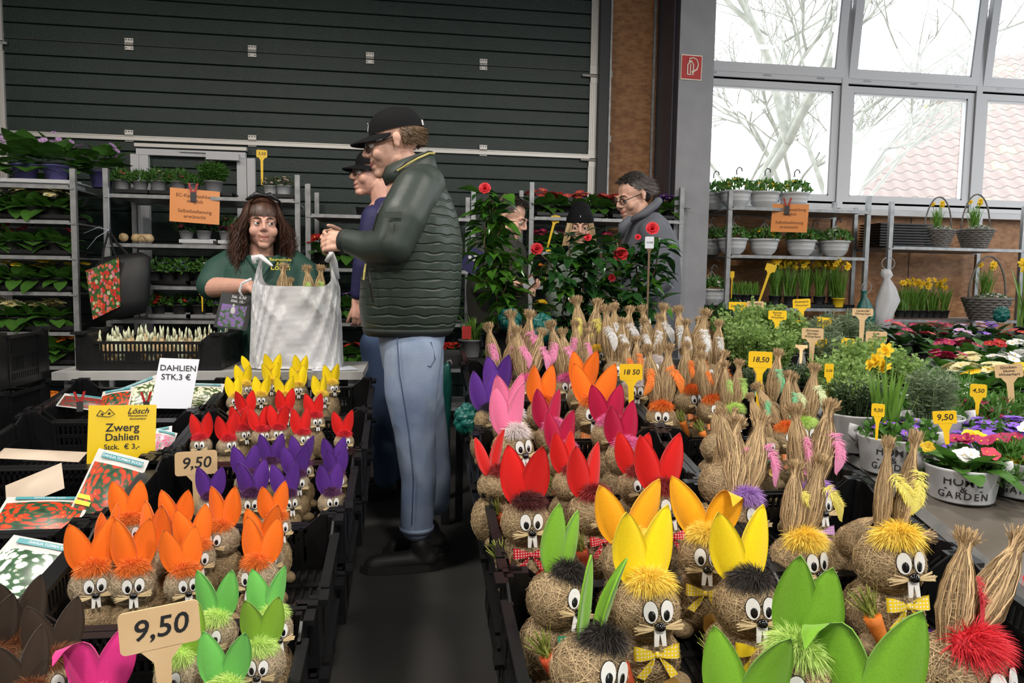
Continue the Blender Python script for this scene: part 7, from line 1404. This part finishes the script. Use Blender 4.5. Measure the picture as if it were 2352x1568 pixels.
YT_ = 5.60; b0 = at(285, 735, YT_); o = thing('shopping_bag', 'black shopping bag printed with red tulips hanging on the trolley post', 'bag', b0); B0 = Vector(o.location); Q = lambda px, py, dy=0: at(px, py, YT_+dy)-B0
BAGK = mat('black_bag_fabric', (.009, .009, .010), .55, bump=.4, bscale=12)
fr_ = [Q(212, 622), Q(286, 592), Q(290, 702), Q(228, 732)]; bk_ = [Q(262, 596, .2), Q(342, 590, .2), Q(340, 700, .2), Q(262, 736, .2)]
sd = MB(); sd.loft([((fr_[0]+fr_[2])/2, Vector((0, 0, 0)), Vector((0, 0, 0)))][:0] or [(Q(285, 728, .0), (Q(335, 712)-Q(235, 732))/2, Vector((0, .09, 0))), (Q(287, 690, .0), (Q(340, 685)-Q(228, 690))/2, Vector((0, .10, 0))), (Q(284, 640, .0), (Q(345, 630)-Q(220, 640))/2, Vector((0, .10, 0))), (Q(282, 600, .0), (Q(350, 592)-Q(222, 612))/2, Vector((0, .06, 0))), (Q(280, 585, .0), (Q(330, 580)-Q(240, 592))/2, Vector((0, .03, 0)))], 24); sd.build('bag_body', BAGK, o, True)
pn = MB(); pn.add([q_+Vector((0, -.108, 0)) for q_ in fr_]+[q_+Vector((0, -.098, 0)) for q_ in fr_], [(3, 2, 1, 0), (4, 5, 6, 7), (0, 1, 5, 4), (1, 2, 6, 5), (2, 3, 7, 6), (3, 0, 4, 7)]); pn.build('printed_panel', TUL, o)
for a in ((232, 618), (272, 600)): MB().tube([Q(a[0], a[1], -.08), Q((a[0]+250)/2-2, 570, .04), Q(250, 530, .16)], .008, 6, flat=.4).build('strap', BAGK, o)
MB().tube([Q(300, 590, .02), Q(270, 560, .08), Q(252, 530, .16)], .009, 6).build('strap', BAGK, o); TIE = mat('pale_string', (.45, .52, .62), .5)
for pts in ([(250, 545), (251, 500), (249, 430)], [(250, 528), (225, 522), (192, 536)], [(250, 528), (222, 545), (200, 572)], [(250, 545), (246, 560), (245, 552)]): MB().tube([Q(x, y, .14) for x, y in pts], .0022, 5).build('string', TIE, o, True)
# sacks and bags
TEAL = mat('teal_plastic_bag', (.005, .10, .085), .35, (.008, .13, .11), 5, .5, 12, trans=.15); WSACK = mat('white_cloth_sack', (.60, .60, .62), .7, (.66, .66, .68), 5, .5, 10, trans=.2)
def sack(label, pts, Y, m, hook, depth=.08, name='hanging_sack'):
    """pts: (py, left px, right px) from top to bottom"""
    b = at((pts[-1][1]+pts[-1][2])/2, pts[-1][0], Y); o = thing(name, label, 'bag', b, 0, 'hanging sacks'); B = Vector(o.location); S_ = []; mb = MB(); n = 28; V = []
    for j, (py, xl_, xr_) in enumerate(pts):
        a = at(xl_, py, Y)-B; c = at(xr_, py, Y)-B; ce = (a+c)/2; h = (c-a)/2; d = min(depth, h.length*.8)
        for i in range(n):
            w = 2*pi*i/n; f_ = 1+.10*sin(w*7+j*.8)+.06*sin(w*13-j); V.append(ce+h*cos(w)*(1+.03*sin(w*5+j))+Vector((0, d*sin(w)*f_, 0)))
    K = len(pts); mb.add(V, [(j*n+i, (j+1)*n+i, (j+1)*n+(i+1) % n, j*n+(i+1) % n) for j in range(K-1) for i in range(n)]+[tuple(range(n)), tuple(range(K*n-1, (K-1)*n-1, -1))]); mb.build('sack_body', m, o, True)
    if hook: MB().tube([at(x, y, Y)-B for x, y in hook], .004, 6).build('hook', GALV, o, True)
    return o
ring = lambda cx, cy, rx, ry: [(cx+rx*sin(a), cy-ry*cos(a)) for a in np.linspace(.3, 2*pi-.3, 14)]
sack('white cloth sack hanging on the window trolley post', [(618, 2026, 2044), (632, 2024, 2050), (640, 2030, 2044), (660, 2024, 2056), (690, 2014, 2064), (720, 2010, 2050), (755, 2006, 2042)], 5.87, WSACK, ring(2040, 605, 15, 14))
sack('teal plastic bag hanging beside the white cloth sack', [(668, 1980, 1992), (680, 1982, 1990), (700, 1972, 2002), (720, 1966, 2008), (752, 1966, 2006)], 5.87, TEAL, ring(1990, 660, 11, 13))
sack('teal plastic bag hanging at the aisle corner of the right stand', [(832, 1024, 1030), (842, 1014, 1034), (880, 1008, 1038), (940, 1010, 1036), (1000, 1012, 1032), (1040, 1018, 1028)], 3.47, TEAL, [(1027, 838), (1027, 830), (1034, 827), (1038, 834), (1036, 842)], .05)
for k, (px, py, Y, s, l) in enumerate(((1080, 962, 2.5, .05, 'crumpled teal plastic bag in the crate beside the purple-eared rabbit'), (1170, 735, 3.45, .05, 'crumpled teal plastic bag behind the pink-feathered rabbits'), (1245, 755, 3.45, .065, 'crumpled teal plastic bag under the tall camellia'), (2300, 722, 4.6, .05, 'crumpled teal bag beside the low basket'))):
    p = at(px, py, Y); m = MB().ell((0, 0, 0), (s, s*.8, s*1.0), 40, 26); m.v = [tuple(c*(1+.16*abs(sin(x*70/s*.05+3*z/s+k))+.12*abs(sin(z*6/s+y*5/s))-.10*abs(sin(x*9/s-y*7/s+k))) for c in (x, y, z)) for x, y, z in m.v]; o = tag(m.build('crumpled_bag', TEAL, smooth=False, loc=p), l, 'bag')
crate(X_(0, 900, 3.3)-.15, 3.2, .52, .6, .42, .22, 'tall black crate at the left picture edge, lower one'); crate(X_(0, 900, 3.3)-.15, 3.2, .745, .6, .42, .22, 'tall black crate at the left picture edge, upper one')
sh_ = MB(); 
for i, (x, y) in enumerate(((-.27, -.18), (.27, -.18), (-.27, .18), (.27, .18))): sh_.box((x, y, .255), (.04, .04, .51))
sh_.box((0, 0, .5), (.6, .42, .03)); tag(sh_.build('crate_stool', STEELK, loc=(X_(0, 900, 3.3)-.15, 3.2, 0)), 'dark low stand under the tall crates at the left edge', 'stand')

p = at(572, 842, 3.40); e_ = tag(obj('felt_ear_piece', EARS[1], FELT['yellow'], None, M=TR((p.x, 3.40, zt_), radians(-10), radians(-22), .4, .075)), 'single yellow felt ear leaning against the carrier bag', 'felt piece')
